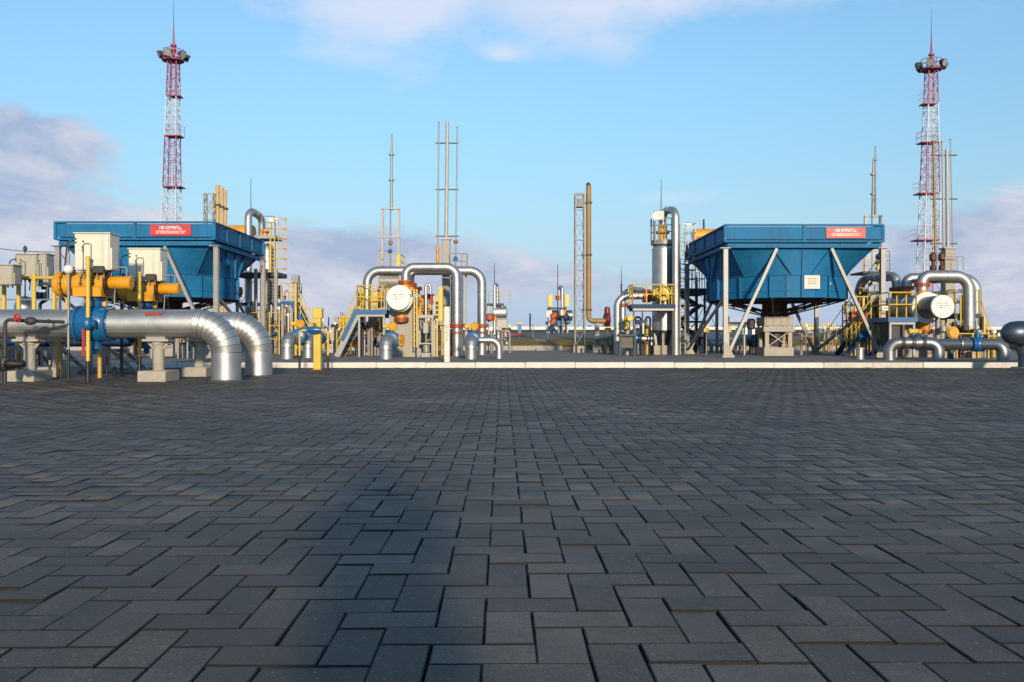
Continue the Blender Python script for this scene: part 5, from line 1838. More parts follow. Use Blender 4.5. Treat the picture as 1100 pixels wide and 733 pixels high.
def stair_tower():
    D = 42.0
    t = thing('stair_tower', 'dark steel stair tower with landing between the upright vessel and the blue cooler', 'stairs', (X(744, D), D, ZY))
    xa, xb, y0, y1 = X(729.5, D), X(757, D), D, D + 1.8
    zt = Z(310, D)
    for x in (xa, xb):
        for y in (y0, y1):
            part('leg', MB().bar((x, y, ZY), (x, y, zt), .10), 'dark', t)
    part('landing', MB().bx(xa - .06, xb + .12, y0 - .1, y1 + .1, zt - .3, zt), 'dark', t)
    railing(t, [(xa, y0, zt), (xb, y0, zt), (xb, y1, zt)], .9, ('dark', 'dark'), 2, .6)
    lv = [ZY, ZY + (zt - ZY) * .25, ZY + (zt - ZY) * .5, ZY + (zt - ZY) * .75, zt - .1]
    for k in range(4):
        a, b = (xa + .1, xb - .1) if k % 2 == 0 else (xb - .1, xa + .1)
        yy = y0 + .15 if k % 2 == 0 else y0 + 1.0
        for o in (0, .6):
            part('stringer', MB().bar((a, yy + o, lv[k]), (b, yy + o, lv[k + 1]), .04, .16), 'dark', t)
        for i in range(4):
            c = V((a, yy + .3, lv[k])).lerp(V((b, yy + .3, lv[k + 1])), (i + .5) / 4)
            part('tread', MB().bx(c.x - .12, c.x + .12, yy + .03, yy + .57, c.z - .02, c.z + .02), 'galv', t)
        part('mid_beam', MB().bx(xa, xb, y0 - .04, y0 + .04, lv[k + 1] - .1, lv[k + 1]), 'dark', t)
    part('back_brace', MB().bar((xa, y1, ZY + .1), (xb, y1, lv[2]), .05).bar((xb, y1, lv[2]), (xa, y1, zt - .3), .05), 'dark', t)
    part('hand_rail', MB().cyl((X(736, D), D - .3, ZY), (X(736, D), D - .3, ZY + .9), .02, n=6).cyl((X(748, D), D - .3, ZY), (X(748, D), D - .3, ZY + .9), .02, n=6).cyl((X(736, D), D - .3, ZY + .9), (X(748, D), D - .3, ZY + .9), .02, n=6), 'galv', t)
    D = 45
    t = thing('exhaust_drum', 'yellow-orange horizontal drum behind the rim of the right cooler', 'drum', (X(750, D), D, ZY))
    part('drum', MB().lathe([(0, .3), (.05, .36), (1.7, .36), (1.75, .3)], P(X(744, D), D, 253.5), (1, 0, 0), 24), 'orange', t)
    part('rod', MB().cyl(P(X(756, D), D, 252), P(X(756, D), D, 236), .05, n=8), 'dark', t)
    part('stand', MB().bar((X(748, D), D, ZY), P(X(748, D), D, 256), .14), 'galv', t)
    part('stand', MB().bar((X(770, D), D, ZY), P(X(770, D), D, 256), .14), 'galv', t)
    D = 44
    t = thing('exhaust_drum', 'yellow-orange horizontal drum poking out behind the left cooler rim', 'drum', (X(262, D), D, ZY))
    part('drum', MB().lathe([(0, .3), (.05, .36), (1.3, .36), (1.35, .3)], P(X(245, D), D, 249.8), (1, 0, 0), 24), 'orange', t)
    part('stand', MB().bar((X(255, D), D, ZY), P(X(255, D), D, 252), .14), 'galv', t)


stair_tower()


def scrubber_left():
    D = 44.0
    x, r = X(287.5, D), W(8.0, D)
    t = thing('scrubber', 'upright silver vessel with a yellow caged ladder, behind the left cooler', 'vessel', (x, D, ZY))
    part('shell', MB().lathe([(0, r), (Z(262, D) - ZY - .4, r), (Z(262, D) - ZY - .1, r * .7), (Z(262, D) - ZY, .05)], (x, D, ZY), (0, 0, 1), 32), 'clad_dull', t)
    mb = MB()
    for y in (285, 310, 335):
        mb.lathe([(-.02, r), (-.02, r + .008), (.02, r + .008), (.02, r)], P(x, D, y), (0, 0, 1), 32)
    part('seam_band', mb, 'band', t)
    zt = Z(258, D)
    part('top_deck', MB().bx(X(271, D), X(300, D), D - .7, D + .7, zt, zt + .16), 'galv', t)
    railing(t, [(X(299, D), D - .7, zt + .16), (X(285.5, D), D - .7, zt + .16)], .95, ('galv', 'galv'), 3, .6)
    part('nozzle', MB().lathe([(0, .18), (.2, .18), (.2, .26), (.34, .26), (.34, .18)], (X(284, D), D, zt + .16), (0, 0, 1), 18), 'orange', t)
    part('lightning_rod', MB().cyl(P(X(269.5, D), D, 256), P(X(269.5, D), D, 191), .028, .012, 8), 'dark', t)
    g = thing('gooseneck_pipe', 'silver gooseneck pipe behind the right corner of the left cooler', 'pipe', (X(266.5, 43), 43, ZY), 'gooseneck pipes of the upright vessels')
    pipe_part(g, 'pipe', [V((X(266.8, 42.6), 42.6, ZY - .02)), P(X(266.8, 42.6), 42.6, 225), P(X(281.5, 44), 44, 234), P(X(281.5, 44), 44, 254)], W(3.9, 42.6), .42)
    l = thing('caged_ladder', 'yellow ladder with open hoop cage on the left upright vessel', 'ladder', (X(296, D), D - .6, ZY))
    for px in (294.2, 298.6):
        part('stile', MB().bar((X(px, D), D - .6, ZY), P(X(px, D), D - .6, 239), .07, .09), 'yellow', l)
    for k in range(27):
        z = ZY + .3 + k * .2
        part('rung', MB().cyl((X(294.2, D), D - .6, z), (X(298.6, D), D - .6, z), .016, n=6), 'yellow', l)
    part('gate_plate', MB().bx(X(292.5, D), X(302, D), D - .64, D - .62, Z(240.5, D), Z(236.3, D)), 'white', l)
    hoops(l, X(302.5, D), D - .6, Z(290, D), Z(237, D), 6, .40, 0)
    # brown frame around its foot
    f = thing('pipe_rack', 'tan steel frame with dark decks in front of the left upright vessel', 'frame', (X(286, 41), 41, ZY))
    Df = 41
    for px in (274.8, 286, 296.5):
        part('column', MB().bar((X(px, Df), Df, ZY), P(X(px, Df), Df, 289), .14), 'beige', f)
    part('deck', MB().bx(X(250, Df), X(299, Df), Df + .1, Df + 1.6, Z(297, Df), Z(292.5, Df)), 'dark', f)
    part('deck', MB().bx(X(252, Df), X(299, Df), Df + .1, Df + 1.2, Z(328, Df), Z(325, Df)), 'valve_blue', f)
    mb = MB()
    for k in range(5):
        mb.bx(X(288, Df), X(297, Df), Df + .1, Df + .5, Z(345 + 7 * k, Df), Z(342.5 + 7 * k, Df))
    part('stair_tread', mb, 'galv', f)
    for k, px in enumerate((283, 290)):
        part('hanging_pipe', MB().cyl(P(X(px, Df), Df + .4, 300), (X(px, Df), Df + .4, ZY), .11, n=12), 'clad', f)
    mb = MB()
    for k in range(7):
        mb.bar(P(X(280, Df), Df + .2, 300 + 3.2 * k), P(X(297, Df), Df + .2, 300 + 3.2 * k), .05)
    part('tray_rung', mb, 'galv', f)
    part('valve', MB().lathe([(-.15, .1), (-.12, .2), (.12, .2), (.15, .1)], P(X(257, Df), Df, 313), (1, 0, 0), 16).lathe([(0, .1), (.2, .14)], P(X(257, Df), Df, 315), (0, 0, -1), 12), 'flange', f)
    # stair with blue side plate and railed landing
    s = thing('platform_stairs', 'blue-sided stairs coming down right from the landing behind the nearest elbows', 'stairs', (X(320, 38), 38, ZY))
    Ds = 38.5
    part('landing', MB().bx(X(301, Ds), X(314.5, Ds), Ds, Ds + 1.1, Z(326.5, Ds), Z(323.5, Ds)), 'valve_blue', s)
    railing(s, [P(X(302, Ds), Ds, 324), P(X(317.5, Ds), Ds, 324), P(X(317.5, Ds), Ds + 1.1, 324)], .8, step=.33)
    stairs(s, P(X(313.5, Ds), Ds, 325), V((X(341, Ds), Ds, ZY)), (0, 1.0, 0), 8, 'valve_blue', 'dark', .8, 'yellow')
    for px in (303, 313):
        part('leg', MB().bar((X(px, Ds), Ds + .1, ZY), P(X(px, Ds), Ds + .1, 326), .1), 'galv', s)
    lp = thing('floodlight', 'small square floodlight on a yellow post above the blue-sided stairs', 'lamp', (X(317.5, 37.9), 37.9, ZY))
    part('post', MB().cyl((X(317.6, 37.9), 37.9, ZY), P(X(317.6, 37.9), 37.9, 304), .06, n=10), 'yellow', lp)
    h = part('head', MB().cbx(X(313.8, 37.9), X(321.5, 37.9), 37.75, 38.05, Z(304, 37.9), Z(296, 37.9), .015), 'galv', lp)
    part('lens', MB().bx(X(317.5, 37.9), X(321, 37.9), 37.735, 37.75, Z(303.3, 37.9), Z(296.7, 37.9)), 'glass', h)


scrubber_left()

# ---- behind the nearest elbows: small outlets and valves on the yard
elbow_to_ground('silver outlet elbow left of the yellow marker column', X(308.5, 30.6), 30.6, 364, W(6.4, 30.6), 1.2, GE)
elbow_to_ground('half-hidden dull silver outlet elbow behind the yellow marker column', X(331, 32.4), 32.4, 366, W(5.4, 32.4), 1.2, GE)
gear_valve('blue valve with yellow gearbox behind the outlet elbow left of the yellow column', X(308.5, 30.6) + .05, 32.2, Z(362, 32.2), .23, 'geared blue valves behind the outlet elbows', -1)
gear_valve('blue valve with yellow gearbox behind the yellow column', X(331, 32.4), 34, Z(363, 34), .22, 'geared blue valves behind the outlet elbows', -1)


def distant_left_gear():
    D = 44
    t = thing('valve_group', 'cluster of yellow box, silver pot and small valves seen between yellow column and stairs', 'valves', (X(355, D), D, ZY))
    part('yellow_box', MB().cbx(X(363.5, D), X(371, D), D, D + .5, Z(357, D), Z(342.5, D), .02), 'yellow', t)
    part('box_post', MB().cyl((X(367, D), D + .2, ZY), P(X(367, D), D + .2, 336), .05, n=8), 'yellow', t)
    part('pot', MB().lathe([(0, .25), (.5, .25), (.6, .15), (.7, .15), (.7, .2), (.75, .2)], P(X(352, D), D + .5, 376), (0, 0, 1), 18), 'clad_dull', t)
    part('pot', MB().lathe([(0, .2), (.9, .2), (1.0, .1)], P(X(346, D), D + .9, 372), (0, 0, 1), 18), 'clad', t)
    part('pipe', MB().tube(fillet([P(X(343, D), D + .3, 358), P(X(360, D), D + .3, 358), (X(360, D), D + .3, ZY)], .3, 5), .09, 12), 'clad', t)
    part('pipe', MB().tube(fillet([(X(348, D), D, ZY), P(X(348, D), D, 366), P(X(356, D), D, 366), (X(356, D), D, ZY)], .25, 5), .07, 12), 'mast_white', t)
    part('valve', MB().lathe([(-.16, .1), (-.12, .2), (.12, .2), (.16, .1)], P(X(359, D), D, 363), (1, 0, 0), 16), 'red', t)
    part('actuator', MB().lathe([(0, .1), (.1, .14), (.5, .14), (.55, .06)], P(X(354, D), D + .3, 351), (1, 0, 0), 14), 'dark', t)
    part('post', MB().cyl((X(353, D), D, ZY), P(X(353, D), D, 341), .035, n=8), 'dark', t)
    part('panel', MB().cbx(X(356, D), X(361, D), D + .6, D + .8, Z(352, D), Z(340, D), .01), 'galv', t)
    t = thing('valve_group', 'cluster of blue valve and red wheels right under the blue-edged platform', 'valves', (X(385, 37), 37, ZY))
    D = 37.0
    for px, py, m_ in ((383, 367, 'flange'), (386, 366, 'valve_blue'), (402, 362, 'valve_blue'), (405, 368, 'navy')):
        part('valve', MB().lathe([(-.14, .1), (-.1, .2), (.1, .2), (.14, .1)], P(X(px, D), D, py), (1, 0, 0), 16), m_, t)
        part('stand', MB().cyl((X(px, D), D, ZY), P(X(px, D), D, py), .06, n=10), 'dark', t)
    part('handwheel', MB().torus(P(X(381.5, D), D - .2, 368), (1, .4, 0), .22, .03), 'orange', t)
    part('orange_valve', MB().lathe([(-.2, .1), (-.15, .18), (.15, .18), (.2, .1)], P(X(403, D), D, 350), (0, 0, 1), 14), 'orange', t)
    part('panel', MB().cbx(X(399, D), X(404.5, D), D + .3, D + .5, Z(353, D), Z(342, D), .01), 'galv', t)
    part('line', MB().cyl(P(X(382, D), D + .1, 372), P(X(412, D), D + .1, 372), .07, n=12), 'galv', t)


distant_left_gear()


def yellow_stacks():
    D = 60.0
    t = thing('lattice_tower', 'grey lattice tower beside three yellow stacks, behind the left cooler', 'tower', (X(225, D), D, ZY))
    lattice(t, (X(225.3, D), D, ZY), (X(225.3, D), D, Z(208.5, D)), W(9.5, D), W(9.5, D), 12, .09, .045, 'galv')
    for k, (px, yt, w_) in enumerate(((233.8, 199, 4.3), (238.8, 201.5, 3.2), (242.5, 204, 2.8))):
        s = thing('yellow_stack', ('thickest yellow vent stack, left of three behind the left cooler', 'middle yellow vent stack of three behind the left cooler', 'thinnest yellow vent stack, right of three behind the left cooler')[k], 'stack', (X(px, D), D, ZY), 'yellow vent stacks')
        part('pipe', MB().cyl((X(px, D), D, ZY), P(X(px, D), D, yt), W(w_, D) / 2, n=16), 'tan_pipe', s)
        part('clamp', MB().bx(X(px - w_ * .7, D), X(px + w_ * .7, D), D - .18, D + .18, Z(221.5 + 2 * k, D), Z(219.5 + 2 * k, D)), 'dark', s)


yellow_stacks()


# ---- floodlight masts
def flood_mast(label, px0, px1, ytop, y_pl, bands, D, wb, wt, lamps, side):
    t = thing('floodlight_mast', label, 'mast', (X(px0, D), D, ZY), 'red and white floodlight masts')
    zb, zt = ZY, Z(y_pl, D)
    xb, xt = X(px0, D), X(px1, D)

    def at(z):
        k = (z - zb) / (zt - zb)
        return V((xb + (xt - xb) * k, D, z)), W(wb + (wt - wb) * k, D)
    for ya, yb, m_ in bands:
        (ca, wa), (cb, wb_) = at(max(ZY, Z(ya, D))), at(Z(yb, D))
        n = max(2, round((cb.z - ca.z) / (wa * .62)))
        lattice(t, ca, cb, wa, wb_, n, .10, .04, m_)
        mb = MB()
        for s in (-.18, .18):
            mb.bar(ca + V((s, 0, 0)), cb + V((s, 0, 0)), .045)
        k = int((cb.z - ca.z) / .6)
        for i in range(k):
            p = ca.lerp(cb, i / k)
            mb.bar(p - V((.18, 0, 0)), p + V((.18, 0, 0)), .025)
        part('ladder', mb, m_, t)
    for y in lamps:
        c, w = at(Z(y, D))
        m_ = 'magenta'
        for ya, yb, mm in bands:
            if yb <= y < ya:
                m_ = mm
        x0, x1 = c.x - w * .5, c.x + w * .5
        if side > 0:
            x1 += w * .36
        else:
            x0 -= w * .5
            x1 -= w * .1
        part('landing', MB().bx(x0, x1, D - w * .62, D + w * .5, c.z - .12, c.z), 'magenta', t)
        railing(t, [(x0, D - w * .5, c.z), (x1, D - w * .5, c.z), (x1, D + w * .5, c.z), (x0, D + w * .5, c.z), (x0, D - w * .5, c.z)], 1.1, (m_, m_), 2, 1.2, .03, .022)
    # crown with lamps
    c = V((xt, D, zt))
    R = W(14, D)
    part('crown_deck', MB().lathe([(0, R * .78), (.14, R * .8), (.14, .2)], c, (0, 0, 1), 12), 'magenta', t)
    railing(t, [c + V((math.cos(a) * R * .78, math.sin(a) * R * .78, .14)) for a in [2 * PI * k / 8 for k in range(9)]], 1.0, ('magenta', 'magenta'), 2, 9, .04, .035)
    for k in range(6):
        a = 2 * PI * k / 6 + (PI / 6 if side > 0 else 0)
        d = V((math.cos(a), math.sin(a), 0))
        p = c + d * R * .95 + V((0, 0, .55))
        lm = part('floodlight', MB().lathe([(-.3, .12), (-.25, .28), (.2, .40), (.25, .40)], p, d + V((0, 0, -.45)), 14), 'dark', t)
        part('lens', MB().lathe([(.0, .36), (.02, .35)], p + (d + V((0, 0, -.45))).normalized() * .25, d + V((0, 0, -.45)), 14), 'glass', lm)
        part('lamp_arm', MB().bar(c + d * R * .6, p - V((0, 0, .2)), .09), 'dark', t)
    part('spire', MB().tube([c, P(xt, D, ytop + (y_pl - ytop) * .55), P(xt, D, ytop)], .1, 8, True, [.22, .12, .05]), 'magenta', t)
    part('spire_finial', MB().cyl(P(xt, D, ytop), P(xt, D, ytop - 26), .035, .012, 6), 'dark', t)
    mb = MB()
    for y in (y_pl - 12, y_pl - 17):
        mb.lathe([(-.1, .1), (-.1, .3), (.1, .3), (.1, .1)], P(xt, D, y), (0, 0, 1), 10)
    part('spire_joint', mb, 'magenta', t)
    return t


flood_mast('red and white lattice floodlight mast above the left cooler', 182.5, 186.5, 26, 66, [(375, 300, 'magenta'), (300, 201, 'mast_white'), (201, 146.5, 'magenta'), (146.5, 103.5, 'mast_white'), (103.5, 66, 'magenta')], 90, 20, 9.2, (201, 146.5, 103.5), 1)
flood_mast('red and white lattice floodlight mast behind the unit at the right', 996.5, 1000.5, 36, 76, [(375, 300, 'magenta'), (300, 208, 'mast_white'), (208, 153.5, 'magenta'), (153.5, 112, 'mast_white'), (112, 76, 'magenta')], 93, 21, 9.2, (258, 208, 153.5, 112), -1)

# ---- unit at the right
XV = 463 * 31.5 / F
UR = 'pipework of the separator unit at the right'
ZV = Z(329.5, 31.5)
vessel('white round lid and thick silver body of the horizontal vessel at the right', XV, ZV, 31.5, 37.6, .425, .60, .52, 32.65, 'horizontal separator vessels', [(33.1, 1, .5), (34.4, 1, .42), (35.3, 1, .42), (32.9, -1, .5)], [(33.6, 1.1), (36.4, 1.1)])
rr = W(6.0, 33.1)
xr2 = X(1041, 33.1)
pipe_loop('thick silver pipe loop from the right vessel, front one turning down at the right', [P(XV, 33.1, 312), P(XV, 33.1, 296.5), P(xr2, 33.1, 296.5), V((xr2, 33.1, ZY - .02))], rr, .55, UR)
xr3 = X(1048.5, 34.4)
pipe_loop('thick silver pipe loop from the right vessel, rear one just outside the front loop', [P(XV, 34.4, 312), P(XV, 34.4, 299), P(xr3, 34.4, 299), V((xr3, 34.4, ZY - .02))], rr * .95, .55, UR)
pipe_loop('silver pipe loop left of the right vessel, seen behind the cooler leg', [V((X(923, 37.6), 37.6, ZY - .02)), V((X(923, 37.6), 37.6, Z(297.5, 35.8))), V((XV, 35.3, Z(297.5, 35.8))), P(XV, 35.3, 314)], W(4.9, 35.3), .55, UR)


def right_platforms():
    D = 31.8
    t = access_platform('blue-edged platform with yellow rails left of the right vessel', X(955, D), X(984, D), D, 33.4, Z(341.5, D), None, .93, 'flr', 'valve_blue')
    part('hanging_cabinet', MB().cbx(X(956, D), X(969, D), D + .15, D + .8, Z(372, D), Z(348.5, D), .02), 'dark', t)
    part('red_post', MB().bar((X(971.5, D), D + .1, ZY), (X(971.5, D), D + .1, Z(346, D)), .08), 'fan', t)
    D = 33.4
    t = access_platform('dark-edged platform with yellow rails right of the right vessel', X(1026, D), X(1051.5, D), D, 35.9, Z(337.5, D), None, .93, 'flbr', 'dark')
    s = thing('platform_stairs', 'dark stairs with yellow rails coming down at the far right of the right unit', 'stairs', (X(1060, D), D, ZY))
    stairs(s, (X(1052.5, D), D + .05, Z(340, D)), (X(1067, D), D + .05, ZY), (0, 1.0, 0), 7, 'dark', 'dark', .93, 'yellow')
    for px in (1030, 1036, 1055):
        part('guard_post', MB().bar((X(px, D), D - .15, ZY), (X(px, D), D - .15, Z(318 if px < 1050 else 340, D)), .07), 'yellow', t)
    D = 36.2
    s = thing('platform_stairs', 'dark teal stairs with yellow rails just right of the right cooler leg foot', 'stairs', (X(915, D), D, ZY))
    stairs(s, (X(941, D), D, Z(340, D)), (X(909, D), D, ZY), (0, 1.1, 0), 8, 'navy', 'dark', .98, 'yellow')
    s2 = thing('platform_stairs', 'second dark teal flight with yellow rails, behind the right cooler leg', 'stairs', (X(935, D), D, ZY))
    stairs(s2, (X(952, D), D - 1.6, Z(347, D - 1.6)), (X(929, D), D - 1.6, ZY), (0, 1.0, 0), 6, 'navy', 'dark', .98, 'yellow')
    D = 36.2
    t = thing('valve_rack', 'tall rack of yellow posts, small valves and thin pipes behind the right cooler leg', 'rack', (X(930, D), D, ZY))
    for px, yt in ((916.5, 330), (921, 318), (929.5, 318), (936, 302), (943, 302), (947.5, 318), (925, 338)):
        part('post', MB().bar((X(px, D), D + .2, ZY), P(X(px, D), D + .2, yt), .085), 'yellow' if px not in (936, 943) else 'galv', t)
    for y in (319, 331, 345):
        part('rail', MB().cyl(P(X(921, D), D + .15, y), P(X(948, D), D + .15, y), .03, n=8), 'yellow', t)
    part('top_tray', MB().bx(X(933, D), X(947, D), D + .1, D + .8, Z(315.5, D), Z(313, D)), 'dark', t)
    part('box', MB().cbx(X(936, D), X(941, D), D - .1, D + .2, Z(306, D), Z(303, D), .01).cbx(X(935.5, D), X(942, D), D - .1, D + .2, Z(326, D), Z(317, D), .01), 'galv', t)
    for px, py, m_ in ((917, 340, 'flange'), (925.5, 340.5, 'flange'), (939, 347, 'orange'), (943, 331, 'navy'), (931, 356, 'valve_blue'), (925, 362, 'valve_blue')):
        part('valve', MB().lathe([(-.2, .1), (-.16, .22), (-.1, .22), (-.07, .14), (.07, .14), (.1, .22), (.16, .22), (.2, .1)], P(X(px, D), D, py), (1, 0, 0), 16), m_, t)
    part('line', MB().cyl(P(X(909, D), D, 340), P(X(930, D), D, 340), .06, n=10).cyl((X(939, D), D, ZY), P(X(939, D), D, 318), .07, n=10), 'galv', t)
    single('outlet_stub', 'short shiny silver pipe stub at the foot of the teal stairs', 'pipe', MB().lathe([(0, .13), (.36, .13), (.36, .16), (.42, .16), (.44, .02)], (X(924, 30.2), 30.2, ZY - .02), (0, 0, 1), 20), 'clad')
    D = 42.5
    up = framed_mast('thin twin mast on a goalpost frame behind the right cooler corner', 929.5, 945.5, 170, 232.5, 300, 937.5, D, 'masts on goalpost frames', (), False, 300)
    part('thin_rod', MB().cyl(P(X(940.3, D), D, 232), P(X(940.3, D), D, 157), .05, .035, 8).lathe([(-.03, .1), (.03, .1)], P(X(940.3, D), D, 172), (0, 0, 1), 8), 'galv', up)
    z_ = Z(293, D)
    part('platform', MB().bx(X(920, D), X(948, D), D - .8, D + .8, z_ - .1, z_), 'dark', up)
    railing(up, [(X(920, D), D - .8, z_), (X(948, D), D - .8, z_)], .98, ('yellow', 'yellow'), 2, .5)
    part('hand_valve', MB().sphere(P(X(941.5, D), D - .3, 276), .17, 12, 8).bar(P(X(938.5, D), D - .3, 284), P(X(944, D), D - .3, 270), .12), 'dark', up)
    part('yellow_bracket', MB().bar(P(X(938, D), D - .4, 290), P(X(947, D), D - .4, 274), .14), 'yellow', up)
    D = 37.6
    mm = mast_cluster('tall grey mast with orange vent pipes behind the right silver loops', 1018.3, 268, 10.5, 1017, 161, D,
                      [(1005, 1002.8, 290, 151.5, 2.6, 'ochre'), (1014, 1012.4, 285, 152, 2.2, 'mast_grey'), (1024, 1021, 290, 149.5, 1.3, 'galv')], (167, 214, 262), 'grey vent masts', (999.5, 1028))
    for px in (1001, 1010.5):
        part('flame_arrester', MB().lathe([(-.5, .05), (-.4, .13), (-.2, .13), (-.15, .07), (.0, .07), (.05, .15), (.3, .15), (.4, .06)], P(X(px, D), D - .1, 281), (0, 0, 1), 14), 'fan', mm)
    railing(mm, [P(X(1008, D), D - .6, 291), P(X(1027, D), D - .6, 291)], .6, ('beige', 'beige'), 1, .3)


right_platforms()
GF = 'low silver pipes along the kerb at the right'
D = 28.6
t = pipe_loop('low silver pipe along the kerb at the right, left one of two', [V((X(961, D), D + .4, ZY - .02)), V((X(961, D), D + .4, Z(368.5, D))), V((X(1008, D), D, Z(368.5, D))), V((X(1008, D), D, ZY - .02))], W(6.4, D), .34, GF, (), 'pipe', 'clad_dull')
for px in (973, 983, 993):
    flange(t, (X(px, D), D + .4 - .4 * (px - 961) / 47, Z(368.5, D)), (1, -.02, 0), W(7.0, D), .05, 'dark', .01, 8)
t = pipe_loop('low silver pipe with a blue valve along the kerb at the far right', [V((X(1000, 29.6), 29.6, Z(370, 29.6))), V((X(1078, 28.4), 28.4, Z(370, 28.4))), V((X(1078, 28.4), 28.4, ZY - .02))], W(6.2, 28.4), .36, GF, (), 'pipe', 'clad_dull')
for px in (1034, 1040):
    flange(t, (X(px, 29), 29.1, Z(370, 29)), (1, -.02, 0), W(7.2, 29), .06, 'clad_dull', .02, 8)
gear_valve('blue valve in the low silver pipe at the far right', X(1050, 28.85), 28.85, Z(370, 28.85), .195, 'geared blue valves along the low right pipes', .2, (1, -.02, 0), False, .5)
gear_valve('blue valve with yellow gearbox behind the left low pipe at the right', X(985, 29.6), 29.6, Z(364, 29.6), .12, 'geared blue valves along the low right pipes', .4, (0, 1, 0))


def right_bits():
    D = 30.5
    t = thing('round_gearbox', 'round yellow gear housing on a dark stand under the right vessel', 'valve', (X(1025, D), D, ZY))
    part('disc', MB().lathe([(0, .1), (0, .17), (.06, .19), (.14, .19), (.16, .1)], P(X(1025, D), D, 357.5), (0, 1, 0), 24), 'orange', t)
    part('disc_tooth_ring', MB().torus(P(X(1025, D), D + .08, 357.5), (0, 1, 0), .19, .025, 24, 6), 'yellow', t)
    part('stand', MB().bar((X(1025, D), D + .2, ZY), P(X(1025, D), D + .2, 358), .12), 'dark', t)
    D = 32
    t = thing('manifold', 'dark manifold of upright pipes and red flanges below the right platform', 'valves', (X(1036, D), D, ZY))
    for px, yt, m_ in ((1013, 342, 'galv'), (1018, 344, 'beige'), (1031, 346, 'dark'), (1037, 349, 'fan'), (1043, 352, 'galv'), (1047, 350, 'yellow')):
        part('pipe', MB().cyl((X(px, D), D + .4, ZY), P(X(px, D), D + .4, yt), .09, n=12), m_, t)
    for px, py, m_ in ((1037, 353, 'dark'), (1046, 357, 'dark'), (1050, 361, 'valve_blue'), (1013, 354, 'galv')):
        part('valve', MB().lathe([(-.12, .07), (-.09, .13), (.09, .13), (.12, .07)], P(X(px, D), D, py), (0, .2, 1), 16), m_, t)
    part('cross_pipe', MB().cyl(P(X(1005, D), D + .1, 366), P(X(1050, D), D + .1, 366), .07, n=10), 'dark', t)
    for px in (1014, 1023, 1045):
        part('foot', MB().cbx(X(px - 2, D), X(px + 2, D), D - .1, D + .3, ZY - .02, ZY + .25, .015), 'concrete', t)
    D = 24.2
    t = thing('gas_pipe', 'wide blue-grey clad pipe with a domed end cut by the right edge', 'pipe', (X(1090, D), D, 0))
    r = W(13.2, D)
    zc = Z(358, D)
    x = X(1076, D)
    part('cladding', MB().lathe([(0, .03), (.03, r * .4), (.12, r * .72), (.25, r * .92), (.42, r), (1.7, r), (1.7, r + .008), (1.74, r + .008), (1.74, r), (3.2, r), (3.2, r + .008), (3.24, r + .008), (3.24, r), (6.5, r)], (x, D, zc), (1, 0, 0), 40), 'clad_dark', t)
    xe = X(1101, D)
    gored_elbow(t, (xe + .25, D + .9, zc - .35), (xe, D, zc - .4), (xe, D, -.02), W(6.5, D), .25, 5, 'clad_dark')
    part('foot_block', MB().cbx(X(1094, D), X(1112, D), D - .4, D + .4, -.03, .08, .015), 'concrete', t)
    # red sign board on the cooler leg side
    t = thing('notice_board', 'small white notice board on the front right leg of the right cooler', 'sign', (X(951.5, 32.9), 32.9, Z(331, 32.9)))
    part('board', MB().bx(X(947.3, 32.9), X(955.5, 32.9), 32.905, 32.925, Z(333.6, 32.9), Z(329, 32.9)), 'white', t)
    mb = MB()
    for k in range(6):
        mb.bx(X(948.6, 32.9) + k * .038, X(948.6, 32.9) + k * .038 + .026, 32.901, 32.905, Z(332, 32.9), Z(330.6, 32.9))
    part('print', mb, 'red', t)
    D = 37.5
    t = thing('danger_board', 'white horizontal board beside a red and yellow triangle under the right cooler', 'sign', (X(790, D), D, ZY))
    part('board', MB().bx(X(784, D), X(802.5, D), D, D + .05, Z(352.3, D), Z(346, D)), 'white', t)
    part('post', MB().bar((X(800, D), D + .08, ZY), P(X(800, D), D + .08, 346), .06), 'galv', t)
    part('post', MB().bar((X(783, D), D + .08, ZY), P(X(783, D), D + .08, 340), .06), 'galv', t)
    x, z0, z1 = X(782.7, D), Z(357, D), Z(344.5, D)
    part('triangle', MB().add([(x - .13, D - .02, z0), (x + .13, D - .02, z0), (x, D - .02, z1), (x - .13, D - .002, z0), (x + .13, D - .002, z0), (x, D - .002, z1)], [(0, 1, 2), (5, 4, 3), (0, 3, 4, 1), (1, 4, 5, 2), (2, 5, 3, 0)]), 'orange', t)
    x = X(759, D)
    t = thing('warning_triangle', 'white warning triangle above a yellow plate behind the right cooler leg', 'sign', (x, D, ZY))
    part('triangle', MB().add([(x - .16, D, Z(352, D)), (x + .16, D, Z(352, D)), (x, D, Z(346, D)), (x - .16, D + .02, Z(352, D)), (x + .16, D + .02, Z(352, D)), (x, D + .02, Z(346, D))], [(0, 1, 2), (5, 4, 3), (0, 3, 4, 1), (1, 4, 5, 2), (2, 5, 3, 0)]), 'white', t)
    part('plate', MB().bx(x - .12, x + .12, D, D + .02, Z(357, D), Z(352.5, D)), 'yellow', t)
    part('post', MB().cyl((x, D + .05, ZY), (x, D + .05, Z(347, D)), .03, n=8), 'galv', t)


right_bits()


